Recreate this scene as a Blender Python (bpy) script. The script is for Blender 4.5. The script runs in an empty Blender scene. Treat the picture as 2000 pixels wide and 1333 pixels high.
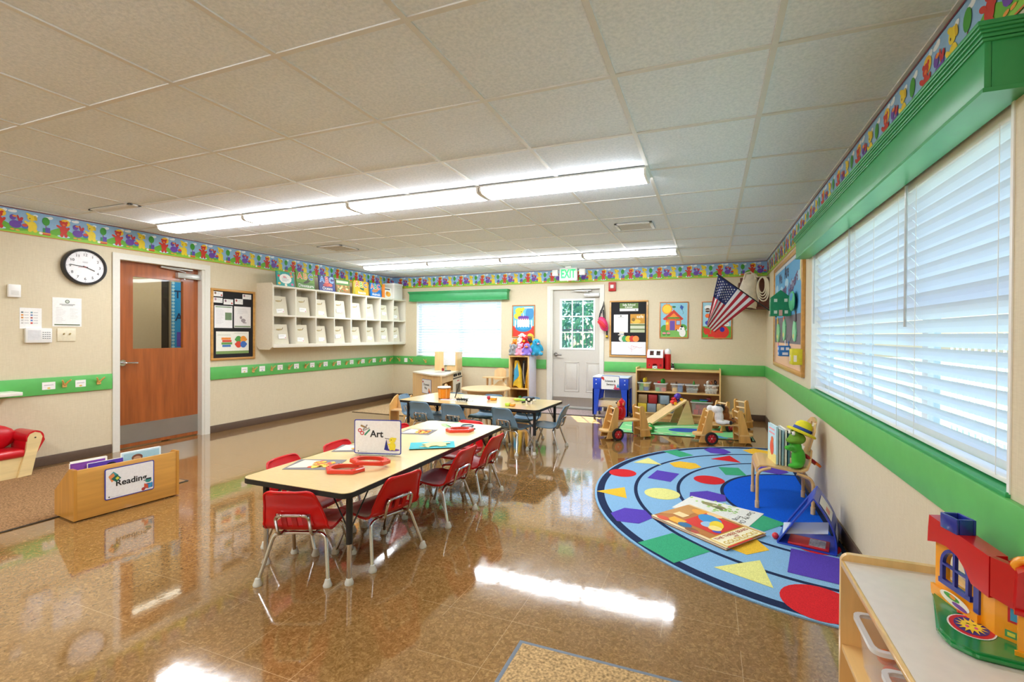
import bpy, bmesh, math, random
from mathutils import Vector, Matrix, Euler
random.seed(7)
PI = math.pi
R = math.radians
sc = bpy.context.scene
col = sc.collection
XL, XR, YB, HC = -5.982, 0.797, 7.921, 2.44
YF = -1.6                                   # wall behind the camera
V3 = Vector

# ------------------------------------------------------------------ materials
def lin(h):
    h = h.lstrip('#')
    o = []
    for i in (0, 2, 4):
        c = int(h[i:i + 2], 16) / 255
        o.append(c / 12.92 if c <= .04045 else ((c + .055) / 1.055) ** 2.4)
    return (*o, 1)

MATS = {}
def newmat(name):
    m = bpy.data.materials.new(name)
    m.use_nodes = True
    nt = m.node_tree
    return m, nt, nt.nodes['Principled BSDF'], nt.nodes['Material Output']

def M(hexc, rough=.5, metal=0., var=.06, scale=40., bump=0., spec=.5, coat=0., trans=0., sheen=0., stretch=None, emit=0., alpha=1.):
    """plain procedural material: colour with a little noise variation"""
    key = (hexc, rough, metal, var, scale, bump, spec, coat, trans, sheen, stretch, emit, alpha)
    if key in MATS: return MATS[key]
    m, nt, b, out = newmat('surface_' + hexc.strip('#') + '_%d' % len(MATS))
    N, L = nt.nodes, nt.links
    b.inputs['Roughness'].default_value = rough
    b.inputs['Metallic'].default_value = metal
    b.inputs['Specular IOR Level'].default_value = spec
    b.inputs['Coat Weight'].default_value = coat
    b.inputs['Coat Roughness'].default_value = .08
    if sheen:
        b.inputs['Sheen Weight'].default_value = sheen
    if trans: b.inputs['Transmission Weight'].default_value = trans
    if alpha < 1: b.inputs['Alpha'].default_value = alpha
    c = lin(hexc)
    b.inputs['Base Color'].default_value = c
    if emit:
        b.inputs['Emission Color'].default_value = c
        b.inputs['Emission Strength'].default_value = emit
    tc = N.new('ShaderNodeTexCoord')
    nz = N.new('ShaderNodeTexNoise'); nz.inputs['Scale'].default_value = scale; nz.inputs['Detail'].default_value = 4
    if stretch:
        mp = N.new('ShaderNodeMapping'); mp.inputs['Scale'].default_value = stretch
        L.new(tc.outputs['Object'], mp.inputs['Vector']); L.new(mp.outputs['Vector'], nz.inputs['Vector'])
    else:
        L.new(tc.outputs['Object'], nz.inputs['Vector'])
    if var:
        rp = N.new('ShaderNodeValToRGB')
        rp.color_ramp.elements[0].position = .3; rp.color_ramp.elements[1].position = .7
        rp.color_ramp.elements[0].color = tuple(x * (1 - var) for x in c[:3]) + (1,)
        rp.color_ramp.elements[1].color = tuple(min(1, x * (1 + var)) for x in c[:3]) + (1,)
        L.new(nz.outputs['Fac'], rp.inputs['Fac']); L.new(rp.outputs['Color'], b.inputs['Base Color'])
    if bump:
        bp = N.new('ShaderNodeBump'); bp.inputs['Strength'].default_value = bump; bp.inputs['Distance'].default_value = .004
        L.new(nz.outputs['Fac'], bp.inputs['Height']); L.new(bp.outputs['Normal'], b.inputs['Normal'])
    MATS[key] = m
    return m

def wood(hexc, axis=2, rough=.35, var=.16, coat=.25):
    s = [26, 26, 26]; s[axis] = 2.2
    return M(hexc, rough, var=var, scale=1.0, stretch=tuple(s), coat=coat)

MAPLE = 'e3bb7c'
def maple(axis=2): return wood(MAPLE, axis)
def ink(h): return M(h, .55, var=.0 if h in ('000000', 'ffffff') else .04, scale=60)
CHROME = lambda: M('d4d4d6', .16, 1., var=.03)
STEEL = lambda: M('c3c2be', .32, 1., var=.05, stretch=(200, 4, 4), scale=1.)

def clear_mat(name, tint='ffffff', refl=1.0, rough=.02):
    """thin clear pane: lets light straight through, mirrors by Fresnel"""
    k = ('clear', name)
    if k in MATS: return MATS[k]
    m, nt, b, out = newmat(name); N, L = nt.nodes, nt.links
    N.remove(b)
    t = N.new('ShaderNodeBsdfTransparent'); t.inputs['Color'].default_value = lin(tint)
    g = N.new('ShaderNodeBsdfGlossy'); g.inputs['Roughness'].default_value = rough
    f = N.new('ShaderNodeFresnel'); f.inputs['IOR'].default_value = 1.45
    mu = N.new('ShaderNodeMath'); mu.operation = 'MULTIPLY'; mu.inputs[1].default_value = refl
    mx = N.new('ShaderNodeMixShader')
    ge = N.new('ShaderNodeNewGeometry'); fr = N.new('ShaderNodeMath'); fr.operation = 'SUBTRACT'; fr.inputs[0].default_value = 1; L.new(ge.outputs['Backfacing'], fr.inputs[1])
    m2 = N.new('ShaderNodeMath'); m2.operation = 'MULTIPLY'; L.new(f.outputs[0], mu.inputs[0]); L.new(mu.outputs[0], m2.inputs[0]); L.new(fr.outputs[0], m2.inputs[1]); L.new(m2.outputs[0], mx.inputs[0]); L.new(t.outputs[0], mx.inputs[1]); L.new(g.outputs[0], mx.inputs[2])
    L.new(mx.outputs[0], out.inputs['Surface'])
    MATS[k] = m
    return m

def milky_mat(name, hexc, see=.55):
    """frosted clear plastic of storage tubs: part transparent, part diffuse and glossy"""
    k = ('milky', name)
    if k in MATS: return MATS[k]
    m, nt, b, out = newmat(name); N, L = nt.nodes, nt.links
    b.inputs['Base Color'].default_value = lin(hexc); b.inputs['Roughness'].default_value = .25
    t = N.new('ShaderNodeBsdfTransparent')
    mx = N.new('ShaderNodeMixShader'); mx.inputs[0].default_value = see
    L.new(b.outputs[0], mx.inputs[1]); L.new(t.outputs[0], mx.inputs[2]); L.new(mx.outputs[0], out.inputs['Surface'])
    MATS[k] = m
    return m

# ------------------------------------------------------------------ mesh builder
class MB:
    def __init__(s):
        s.bm = bmesh.new(); s.mats = []; s.T = Matrix.Identity(4); s.smooth = True
    def mi(s, m):
        if m not in s.mats: s.mats.append(m)
        return s.mats.index(m)
    def v(s, p): return s.bm.verts.new(s.T @ V3(p))
    def f(s, vs, m):
        try: fc = s.bm.faces.new(vs)
        except ValueError: return None
        fc.material_index = s.mi(m); fc.smooth = s.smooth
        return fc
    def poly(s, pts, m): return s.f([s.v(p) for p in pts], m)
    def box(s, x0, x1, y0, y1, z0, z1, m, bev=0., seg=2):
        a = [s.v(p) for p in ((x0,y0,z0),(x1,y0,z0),(x1,y1,z0),(x0,y1,z0),(x0,y0,z1),(x1,y0,z1),(x1,y1,z1),(x0,y1,z1))]
        fs = [s.f([a[i] for i in q], m) for q in ((0,3,2,1),(4,5,6,7),(0,1,5,4),(1,2,6,5),(2,3,7,6),(3,0,4,7))]
        if bev:
            es = list({e for f_ in fs for e in f_.edges})
            r = bmesh.ops.bevel(s.bm, geom=es, offset=bev, segments=seg, profile=.5, affect='EDGES')
            for f_ in r['faces']: f_.material_index = s.mi(m); f_.smooth = s.smooth
    def ring_faces(s, rings, m, caps=True, closed=False):
        n = len(rings[0])
        for i in range(len(rings) - (0 if closed else 1)):
            a, b = rings[i], rings[(i + 1) % len(rings)]
            for k in range(n): s.f([a[k], a[(k+1) % n], b[(k+1) % n], b[k]], m)
        if caps and not closed:
            s.f(rings[0][::-1], m); s.f(rings[-1], m)
    def tube(s, pts, r, m, seg=10, closed=False, caps=True, flat=1.):
        pts = [V3(p) for p in pts]; n = len(pts)
        rs = r if isinstance(r, (list, tuple)) else [r] * n
        tn = []
        for i in range(n):
            a = pts[(i - 1) % n] if (closed or i) else pts[i]
            b = pts[(i + 1) % n] if (closed or i < n - 1) else pts[i]
            d = (b - a); tn.append(d.normalized() if d.length > 1e-9 else V3((0,0,1)))
        up = V3((0,0,1)) if abs(tn[0].z) < .9 else V3((1,0,0))
        u = (up - tn[0] * up.dot(tn[0])).normalized()
        rings = []
        for i in range(n):
            u = (u - tn[i] * u.dot(tn[i])).normalized(); w = tn[i].cross(u)
            rings.append([s.v(pts[i] + (u * math.cos(2*PI*k/seg) + w * (flat * math.sin(2*PI*k/seg))) * rs[i]) for k in range(seg)])
        s.ring_faces(rings, m, caps, closed)
    def cyl(s, p0, p1, r, m, seg=16, r1=None): s.tube([p0, p1], [r, r if r1 is None else r1], m, seg)
    def lathe(s, prof, m, c=(0,0,0), seg=24, sy=1.):
        rings = [[s.v((c[0] + r*math.cos(2*PI*k/seg), c[1] + sy*r*math.sin(2*PI*k/seg), c[2] + z)) for k in range(seg)] for r, z in prof]
        s.ring_faces(rings, m, False)
    def ball(s, c, r, m, seg=16, rings=10, rot=None):
        r = (r, r, r) if isinstance(r, (int, float)) else r
        q = Euler(rot).to_matrix() if rot else Matrix.Identity(3)
        c = V3(c)
        def pt(th, ph): return c + q @ V3((r[0]*math.sin(th)*math.cos(ph), r[1]*math.sin(th)*math.sin(ph), r[2]*math.cos(th)))
        top, bot = s.v(pt(0,0)), s.v(pt(PI,0))
        rg = [[s.v(pt(PI*i/rings, 2*PI*k/seg)) for k in range(seg)] for i in range(1, rings)]
        for i in range(len(rg) - 1):
            for k in range(seg): s.f([rg[i][k], rg[i+1][k], rg[i+1][(k+1) % seg], rg[i][(k+1) % seg]], m)
        for k in range(seg):
            s.f([top, rg[0][k], rg[0][(k+1) % seg]], m); s.f([bot, rg[-1][(k+1) % seg], rg[-1][k]], m)
    def prism(s, poly, m, ext, frame, mtop=None):
        """poly: 2D outline; frame(u,v)->point; ext: extrusion vector"""
        e = V3(ext)
        a = [s.v(frame(*p)) for p in poly]; b = [s.v(V3(frame(*p)) + e) for p in poly]
        s.f(a[::-1], m); s.f(b, mtop or m)
        n = len(poly)
        for k in range(n): s.f([a[k], a[(k+1) % n], b[(k+1) % n], b[k]], m)
    def grid(s, fn, nu, nv, m, thick=0., skip=None, tdir=None):
        """surface fn(i/nu, j/nv), optionally thickened along its normal"""
        P = [[V3(fn(i/nu, j/nv)) for j in range(nv+1)] for i in range(nu+1)]
        skip = skip or (lambda i, j: False)
        if not thick:
            A = [[s.v(p) for p in r] for r in P]
            for i in range(nu):
                for j in range(nv):
                    if not skip(i, j): s.f([A[i][j], A[i+1][j], A[i+1][j+1], A[i][j+1]], m)
            return
        Nn = [[None]*(nv+1) for _ in range(nu+1)]
        for i in range(nu+1):
            for j in range(nv+1):
                a = P[min(i+1,nu)][j] - P[max(i-1,0)][j]; b = P[i][min(j+1,nv)] - P[i][max(j-1,0)]
                n = a.cross(b); Nn[i][j] = n.normalized() if n.length > 1e-12 else V3((0,0,1))
        A = [[s.v(P[i][j] + Nn[i][j]*thick/2) for j in range(nv+1)] for i in range(nu+1)]
        B = [[s.v(P[i][j] - Nn[i][j]*thick/2) for j in range(nv+1)] for i in range(nu+1)]
        ok = lambda i, j: 0 <= i < nu and 0 <= j < nv and not skip(i, j)
        for i in range(nu):
            for j in range(nv):
                if not ok(i, j): continue
                s.f([A[i][j], A[i+1][j], A[i+1][j+1], A[i][j+1]], m)
                s.f([B[i][j+1], B[i+1][j+1], B[i+1][j], B[i][j]], m)
                if not ok(i-1, j): s.f([A[i][j+1], B[i][j+1], B[i][j], A[i][j]], m)
                if not ok(i+1, j): s.f([A[i+1][j], B[i+1][j], B[i+1][j+1], A[i+1][j+1]], m)
                if not ok(i, j-1): s.f([A[i][j], B[i][j], B[i+1][j], A[i+1][j]], m)
                if not ok(i, j+1): s.f([A[i+1][j+1], B[i+1][j+1], B[i][j+1], A[i][j+1]], m)
    def build(s, name, parent=None, sharp=38):
        bmesh.ops.remove_doubles(s.bm, verts=s.bm.verts, dist=1e-6) if False else None
        loose = [v for v in s.bm.verts if not v.link_faces]
        if loose: bmesh.ops.delete(s.bm, geom=loose, context='VERTS')
        me = bpy.data.meshes.new(name)
        s.bm.normal_update(); s.bm.to_mesh(me); s.bm.free()
        for m in s.mats: me.materials.append(m)
        me.set_sharp_from_angle(angle=R(sharp))
        o = bpy.data.objects.new(name, me); col.objects.link(o)
        if parent: o.parent = parent
        return o

def xy(z=0): return lambda u, v: V3((u, v, z))
def xz(y=0): return lambda u, v: V3((u, y, v))
def yz(x=0): return lambda u, v: V3((x, u, v))
def rrect(x0, x1, y0, y1, r, n=5):
    o = []
    for cx, cy, a in ((x1-r, y1-r, 0), (x0+r, y1-r, 90), (x0+r, y0+r, 180), (x1-r, y0+r, 270)):
        for k in range(n+1):
            t = R(a + 90*k/n); o.append((cx + r*math.cos(t), cy + r*math.sin(t)))
    return o
def arc(cx, cy, rx, ry, a0, a1, n=16):
    return [(cx + rx*math.cos(R(a0+(a1-a0)*k/n)), cy + ry*math.sin(R(a0+(a1-a0)*k/n))) for k in range(n+1)]
def bend(pts, r=.03, n=4):
    """round the corners of a polyline"""
    P = [V3(p) for p in pts]; o = [P[0]]
    for i in range(1, len(P)-1):
        a, b, c = P[i-1], P[i], P[i+1]
        d1 = min(r, (a-b).length*.48); d2 = min(r, (c-b).length*.48)
        p, q = b + (a-b).normalized()*d1, b + (c-b).normalized()*d2
        for k in range(n+1):
            t = k/n; o.append(p*(1-t)**2 + b*2*t*(1-t) + q*t*t)
    o.append(P[-1]); return o

# ------------------------------------------------------------------ text and flat pictures
TXT = {}
def text_mesh(body, bold=0.):
    k = (body, bold)
    if k not in TXT:
        cu = bpy.data.curves.new('lettering', 'FONT'); cu.body = body; cu.size = 1; cu.resolution_u = 3
        cu.offset = bold; cu.align_x = 'CENTER'; cu.align_y = 'CENTER'
        ob = bpy.data.objects.new('lettering', cu)
        me = ob.to_mesh()
        vs = [(v.co.x, v.co.y) for v in me.vertices]; fs = [tuple(p.vertices) for p in me.polygons]
        ob.to_mesh_clear(); bpy.data.objects.remove(ob); bpy.data.curves.remove(cu)
        TXT[k] = (vs, fs)
    return TXT[k]

class Pic:
    """a flat printed picture: shapes laid over each other by a hair"""
    def __init__(s, mb, O, U, V, step=.0005, l0=1):
        s.mb, s.O, s.U, s.V = mb, V3(O), V3(U), V3(V); s.N = s.U.cross(s.V).normalized(); s.step = step; s.l = l0; s.n = 0
    def at(s, u, v, l): return s.O + s.U*u + s.V*v + s.N*(s.step*l)
    def poly(s, pts, c, l=1):
        m = c if not isinstance(c, str) else ink(c)
        s.n = (s.n + 1) % 14; l += s.n*.06               # never two shapes in one plane
        s.mb.f([s.mb.v(s.at(u, v, l + s.l - 1)) for u, v in pts], m)
    def rect(s, u0, v0, u1, v1, c, l=1, r=0): s.poly(rrect(u0,u1,v0,v1,r,4) if r else [(u0,v0),(u1,v0),(u1,v1),(u0,v1)], c, l)
    def disc(s, u, v, ru, rv, c, l=1, n=18, rot=0., a0=0, a1=360):
        cs, sn = math.cos(R(rot)), math.sin(R(rot)); o = []
        for k in range(n + (0 if a1-a0 == 360 else 1)):
            t = R(a0 + (a1-a0)*k/n); x, y = ru*math.cos(t), rv*math.sin(t); o.append((u + x*cs - y*sn, v + x*sn + y*cs))
        s.poly(o, c, l)
    def line(s, pts, w, c, l=1):
        for (a, b), (d, e) in zip(pts, pts[1:]):
            x, y = d-a, e-b; k = math.hypot(x, y) or 1; nx, ny = -y/k*w/2, x/k*w/2
            s.poly([(a-nx,b-ny),(d-nx,e-ny),(d+nx,e+ny),(a+nx,b+ny)], c, l)
    def frame(s, u0, v0, u1, v1, w, c, l=1):
        s.rect(u0,v0,u1,v0+w,c,l); s.rect(u0,v1-w,u1,v1,c,l); s.rect(u0,v0+w,u0+w,v1-w,c,l); s.rect(u1-w,v0+w,u1,v1-w,c,l)
    def text(s, body, u, v, size, c, l=2, bold=0., sx=1., rot=0.):
        vs, fs = text_mesh(body, bold); m = ink(c); cs, sn = math.cos(R(rot)), math.sin(R(rot))
        q = []
        for x, y in vs:
            x, y = x*size*sx, y*size; q.append(s.mb.v(s.at(u + x*cs - y*sn, v + x*sn + y*cs, l + s.l - .2)))
        for f in fs: s.mb.f([q[i] for i in f], m)
    def lines(s, u0, u1, v0, v1, n, w=.0022, c='9a9a98', l=1):
        rr = random.Random(int(u0*1e4) + n)
        for k in range(n):
            v = v1 + (v0-v1)*k/max(1, n-1); s.rect(u0, v-w/2, u0 + (u1-u0)*rr.uniform(.55, 1), v+w/2, c, l)

# ------------------------------------------------------------------ objects
def tag(o, label, cat, group=None):
    o['label'] = label; o['category'] = cat
    if group: o['group'] = group
    return o
def thing(name, label, cat, loc=(0,0,0), rz=0., group=None):
    o = bpy.data.objects.new(name, None); col.objects.link(o); o.empty_display_size = .05
    o.location = loc; o.rotation_euler = (0,0,rz)
    return tag(o, label, cat, group)
def single(name, mb, label, cat, loc=(0,0,0), rz=0., group=None, sharp=38):
    o = mb.build(name, None, sharp); o.location = loc; o.rotation_euler = (0,0,rz)
    return tag(o, label, cat, group)
def struct(name, mb, parent=None, sharp=38):
    o = mb.build(name, parent, sharp)
    if not parent: o['kind'] = 'structure'
    return o
def put(o, loc, rz=0., tilt=None):
    o.location = loc; o.rotation_euler = (*(tilt or (0,0)), rz); return o
def dup(src, loc, rz, label, group=None):
    o = src.copy(); col.objects.link(o); o.location = loc; o.rotation_euler = (src.rotation_euler.x, src.rotation_euler.y, rz)
    o['label'] = label
    if group: o['group'] = group
    for ch in list(src.children):
        c = ch.copy(); col.objects.link(c); c.parent = o
        for g in list(ch.children):
            d = g.copy(); col.objects.link(d); d.parent = c
    return o
def wall(side, along, z, off=0.):
    """place for an object built with x to its right, z up and -y out of the wall"""
    if side == 'L': return (XL + off, along, z), PI/2
    if side == 'B': return (along, YB - off, z), 0.
    return (XR - off, along, z), -PI/2
def card(name, w, h, label, cat, draw, place, t=.0015, base='f4f4f2', group=None, r=0., mat=None):
    """a sheet or panel hung flat: origin at its centre"""
    mb = MB(); m = mat or ink(base)
    if r: mb.prism(rrect(-w/2, w/2, -h/2, h/2, r), m, (0, -t, 0), xz(0))
    else: mb.box(-w/2, w/2, -t, 0, -h/2, h/2, m)
    if draw: draw(Pic(mb, (0, -t, 0), (1,0,0), (0,0,1)), w, h)
    loc, rz = place
    return single(name, mb, label, cat, loc, rz, group)
def blob(name, ells, m, parent, vox=.009):
    """soft body: overlapping rounded masses fused into one skin"""
    mb = MB()
    for e in ells: mb.ball(e[0], e[1], m, 14, 9, e[2] if len(e) > 2 else None)
    o = mb.build(name, parent, 180)
    md = o.modifiers.new('fuse', 'REMESH'); md.mode = 'VOXEL'; md.voxel_size = vox; md.use_smooth_shade = True
    sm = o.modifiers.new('soften', 'SMOOTH'); sm.factor = .5; sm.iterations = 4
    return o

# ================================================================== SETTING
def floor_mat():
    m, nt, b, out = newmat('speckled_vinyl_tile'); N, L = nt.nodes, nt.links
    tc = N.new('ShaderNodeTexCoord')
    mp = N.new('ShaderNodeMapping'); mp.inputs['Scale'].default_value = (1, 1, 1)
    L.new(tc.outputs['Object'], mp.inputs['Vector'])
    n1 = N.new('ShaderNodeTexNoise'); n1.inputs['Scale'].default_value = 55; n1.inputs['Detail'].default_value = 6; n1.inputs['Roughness'].default_value = .7; n1.inputs['Distortion'].default_value = 1.2
    n2 = N.new('ShaderNodeTexNoise'); n2.inputs['Scale'].default_value = 2.2; n2.inputs['Detail'].default_value = 3
    L.new(mp.outputs[0], n1.inputs['Vector']); L.new(mp.outputs[0], n2.inputs['Vector'])
    rp = N.new('ShaderNodeValToRGB')
    e = rp.color_ramp.elements
    e[0].position = .3; e[0].color = lin('6a4c24'); e[1].position = .72; e[1].color = lin('b5905c')
    k = e.new(.5); k.color = lin('8d683a')
    L.new(n1.outputs['Fac'], rp.inputs['Fac'])
    mx = N.new('ShaderNodeMixRGB'); mx.blend_type = 'MULTIPLY'; mx.inputs[0].default_value = .35
    r2 = N.new('ShaderNodeValToRGB'); r2.color_ramp.elements[0].color = (.62,.6,.58,1); r2.color_ramp.elements[0].position = .35; r2.color_ramp.elements[1].position = .65
    L.new(n2.outputs['Fac'], r2.inputs['Fac']); L.new(rp.outputs[0], mx.inputs[1]); L.new(r2.outputs[0], mx.inputs[2])
    # tile seams, 12 inch squares
    sx = N.new('ShaderNodeSeparateXYZ'); L.new(tc.outputs['Object'], sx.inputs[0])
    def seam(ch, off):
        a = N.new('ShaderNodeMath'); a.operation = 'ADD'; a.inputs[1].default_value = off; L.new(sx.outputs[ch], a.inputs[0])
        p = N.new('ShaderNodeMath'); p.operation = 'PINGPONG'; p.inputs[1].default_value = .3169/2; L.new(a.outputs[0], p.inputs[0])
        c = N.new('ShaderNodeMath'); c.operation = 'LESS_THAN'; c.inputs[1].default_value = .0011; L.new(p.outputs[0], c.inputs[0])
        return c
    s0, s1 = seam(0, 10.013), seam(1, 10.09)
    mxm = N.new('ShaderNodeMath'); mxm.operation = 'MAXIMUM'; L.new(s0.outputs[0], mxm.inputs[0]); L.new(s1.outputs[0], mxm.inputs[1])
    n3 = N.new('ShaderNodeTexNoise'); n3.inputs['Scale'].default_value = 1.6; L.new(tc.outputs['Object'], n3.inputs['Vector'])
    gt = N.new('ShaderNodeMath'); gt.operation = 'GREATER_THAN'; gt.inputs[1].default_value = .5; L.new(n3.outputs['Fac'], gt.inputs[0])
    sm = N.new('ShaderNodeMath'); sm.operation = 'MULTIPLY'; L.new(mxm.outputs[0], sm.inputs[0]); L.new(gt.outputs[0], sm.inputs[1])
    s2 = N.new('ShaderNodeMath'); s2.operation = 'MULTIPLY'; s2.inputs[1].default_value = .5; L.new(sm.outputs[0], s2.inputs[0])
    mc = N.new('ShaderNodeMixRGB'); mc.inputs[2].default_value = lin('d8b88c')
    L.new(s2.outputs[0], mc.inputs[0]); L.new(mx.outputs[0], mc.inputs[1]); L.new(mc.outputs[0], b.inputs['Base Color'])
    # waxed gloss, a little uneven
    n4 = N.new('ShaderNodeTexNoise'); n4.inputs['Scale'].default_value = 7; n4.inputs['Detail'].default_value = 5; L.new(tc.outputs['Object'], n4.inputs['Vector'])
    mr = N.new('ShaderNodeMapRange'); mr.inputs['To Min'].default_value = .05; mr.inputs['To Max'].default_value = .11; mr.inputs['From Min'].default_value = .3; mr.inputs['From Max'].default_value = .7
    L.new(n4.outputs['Fac'], mr.inputs['Value']); L.new(mr.outputs[0], b.inputs['Roughness'])
    b.inputs['Specular IOR Level'].default_value = .62
    b.inputs['Coat Weight'].default_value = .7; b.inputs['Coat Roughness'].default_value = .04
    bp = N.new('ShaderNodeBump'); bp.inputs['Strength'].default_value = .025; bp.inputs['Distance'].default_value = .01
    n5 = N.new('ShaderNodeTexNoise'); n5.inputs['Scale'].default_value = 14; n5.inputs['Detail'].default_value = 3; L.new(tc.outputs['Object'], n5.inputs['Vector'])
    L.new(n5.outputs['Fac'], bp.inputs['Height']); L.new(bp.outputs[0], b.inputs['Normal']); L.new(bp.outputs[0], b.inputs['Coat Normal'])
    return m

def wall_mat():
    m, nt, b, out = newmat('beige_vinyl_wallcovering'); N, L = nt.nodes, nt.links
    tc = N.new('ShaderNodeTexCoord')
    mp = N.new('ShaderNodeMapping'); mp.inputs['Scale'].default_value = (30, 30, 240)
    mp2 = N.new('ShaderNodeMapping'); mp2.inputs['Scale'].default_value = (240, 240, 12)
    n1 = N.new('ShaderNodeTexNoise'); n1.inputs['Scale'].default_value = 1; n2 = N.new('ShaderNodeTexNoise'); n2.inputs['Scale'].default_value = 1
    for a, c in ((mp, n1), (mp2, n2)): L.new(tc.outputs['Object'], a.inputs[0]); L.new(a.outputs[0], c.inputs['Vector'])
    ad = N.new('ShaderNodeMath'); ad.operation = 'ADD'; L.new(n1.outputs['Fac'], ad.inputs[0]); L.new(n2.outputs['Fac'], ad.inputs[1])
    rp = N.new('ShaderNodeValToRGB'); rp.color_ramp.elements[0].position = .35; rp.color_ramp.elements[1].position = .8
    rp.color_ramp.elements[0].color = lin('d3c6a8'); rp.color_ramp.elements[1].color = lin('e1d5b9')
    hf = N.new('ShaderNodeMath'); hf.operation = 'MULTIPLY'; hf.inputs[1].default_value = .5; L.new(ad.outputs[0], hf.inputs[0])
    L.new(hf.outputs[0], rp.inputs['Fac']); L.new(rp.outputs[0], b.inputs['Base Color'])
    b.inputs['Roughness'].default_value = .55
    return m

def ceiling_mat():
    m, nt, b, out = newmat('fissured_ceiling_tile'); N, L = nt.nodes, nt.links
    tc = N.new('ShaderNodeTexCoord')
    n1 = N.new('ShaderNodeTexNoise'); n1.inputs['Scale'].default_value = 70; n1.inputs['Detail'].default_value = 5; n1.inputs['Roughness'].default_value = .65
    L.new(tc.outputs['Object'], n1.inputs['Vector'])
    rp = N.new('ShaderNodeValToRGB'); rp.color_ramp.elements[0].position = .33; rp.color_ramp.elements[1].position = .62
    rp.color_ramp.elements[0].color = lin('d9e4f0'); rp.color_ramp.elements[1].color = lin('edf4fe')
    L.new(n1.outputs['Fac'], rp.inputs['Fac']); L.new(rp.outputs[0], b.inputs['Base Color'])
    b.inputs['Roughness'].default_value = .9
    bp = N.new('ShaderNodeBump'); bp.inputs['Strength'].default_value = .35; bp.inputs['Distance'].default_value = .004
    L.new(n1.outputs['Fac'], bp.inputs['Height']); L.new(bp.outputs[0], b.inputs['Normal'])
    return m

WALL, GREEN, WHITE = wall_mat(), M('5db65c', .4, var=.05, scale=12), M('e6e5df', .4, var=.02)
GREEN2 = M('3aa060', .35, var=.05, scale=12)
BASEM = M('5d4a3c', .45, var=.08)

mb = MB(); mb.box(XL-2.2, XR+.16, YF, YB+.16, -.1, 0, floor_mat()); struct('floor', mb)
mb = MB(); mb.box(XL-.1, XR+.16, YF, YB+.16, HC, HC+.1, ceiling_mat()); struct('ceiling', mb)
TX, TY, TS = -1.674, 1.441, .6338
mb = MB(); gm = M('dcdcda', .5, var=.02)
x = TX - 7*TS
while x < XR:
    if x > XL: mb.box(x-.012, x+.012, YF, YB, HC-.006, HC+.002, gm)
    x += TS
y = TY - 4*TS
while y < YB:
    if y > YF: mb.box(XL, XR, y-.012, y+.012, HC-.0055, HC+.002, gm)
    y += TS
for a in ((XL, XL+.022, YF, YB), (XR-.022, XR, YF, YB), (XL, XR, YB-.022, YB), (XL, XR, YF, YF+.022)):
    mb.box(*a, HC-.007, HC+.002, gm)
struct('trim_1', mb)['label'] = 'white grid of the suspended ceiling'

def holed(mb, f, a0, a1, z0, z1, holes, m, ext):
    """wall slab with rectangular openings: holes = (a0,a1,z0,z1) sorted along the wall"""
    cur = a0
    for h in holes:
        mb.prism([(cur,z0),(h[0],z0),(h[0],z1),(cur,z1)], m, ext, f)
        if h[2] > z0: mb.prism([(h[0],z0),(h[1],z0),(h[1],h[2]),(h[0],h[2])], m, ext, f)
        mb.prism([(h[0],h[3]),(h[1],h[3]),(h[1],z1),(h[0],z1)], m, ext, f)
        cur = h[1]
    mb.prism([(cur,z0),(a1,z0),(a1,z1),(cur,z1)], m, ext, f)
LD = (3.18, 4.10, 0, 2.085)      # opening of the door in the left wall (y0,y1,z0,z1)
BD = (-2.63, -1.745, 0, 2.085)   # opening of the outside door (x)
BW = (-5.43, -3.59, .852, 1.96)  # far window
RWN = (1.727, 4.53, .852, 2.0)   # side window
mb = MB(); holed(mb, yz(XL), YF, YB+.16, 0, HC, [LD], WALL, (-.12,0,0)); struct('wall_left', mb)
mb = MB(); holed(mb, xz(YB), XL, XR, 0, HC, [BW, BD], WALL, (0,.16,0)); struct('wall_back', mb)
mb = MB(); holed(mb, yz(XR), YF, YB, 0, HC, [RWN], WALL, (.16,0,0)); struct('wall_right', mb)
mb = MB(); mb.box(XL, XR+.16, YF-.1, YF, 0, HC, WALL); struct('wall_front', mb)

# baseboards
mb = MB()
for a, b_ in ((YF, 3.108), (4.172, YB)): mb.box(XL, XL+.012, a, b_, 0, .094, BASEM, .003)
struct('baseboard_left', mb)
mb = MB()
for a, b_ in ((XL+.012, -2.712), (-1.668, XR-.012)): mb.box(a, b_, YB-.012, YB, 0, .094, BASEM, .003)
struct('baseboard_back', mb)
mb = MB(); mb.box(XR-.012, XR, YF, YB, 0, .094, BASEM, .003); struct('baseboard_right', mb)

# green chair rails
def rail(name, boxes):
    mb = MB()
    for b_ in boxes: mb.box(*b_, GREEN, .003)
    struct(name, mb)
rail('trim_2', [(XL, XL+.02, YF, 3.108, .687, .85), (XL, XL+.02, 4.172, YB, .687, .85)])
rail('trim_3', [(XL+.02, -2.712, YB-.02, YB, .687, .85), (-1.668, XR-.02, YB-.02, YB, .68, .845)])
rail('trim_4', [(XR-.02, XR, YF, YB, .68, .842)])

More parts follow.
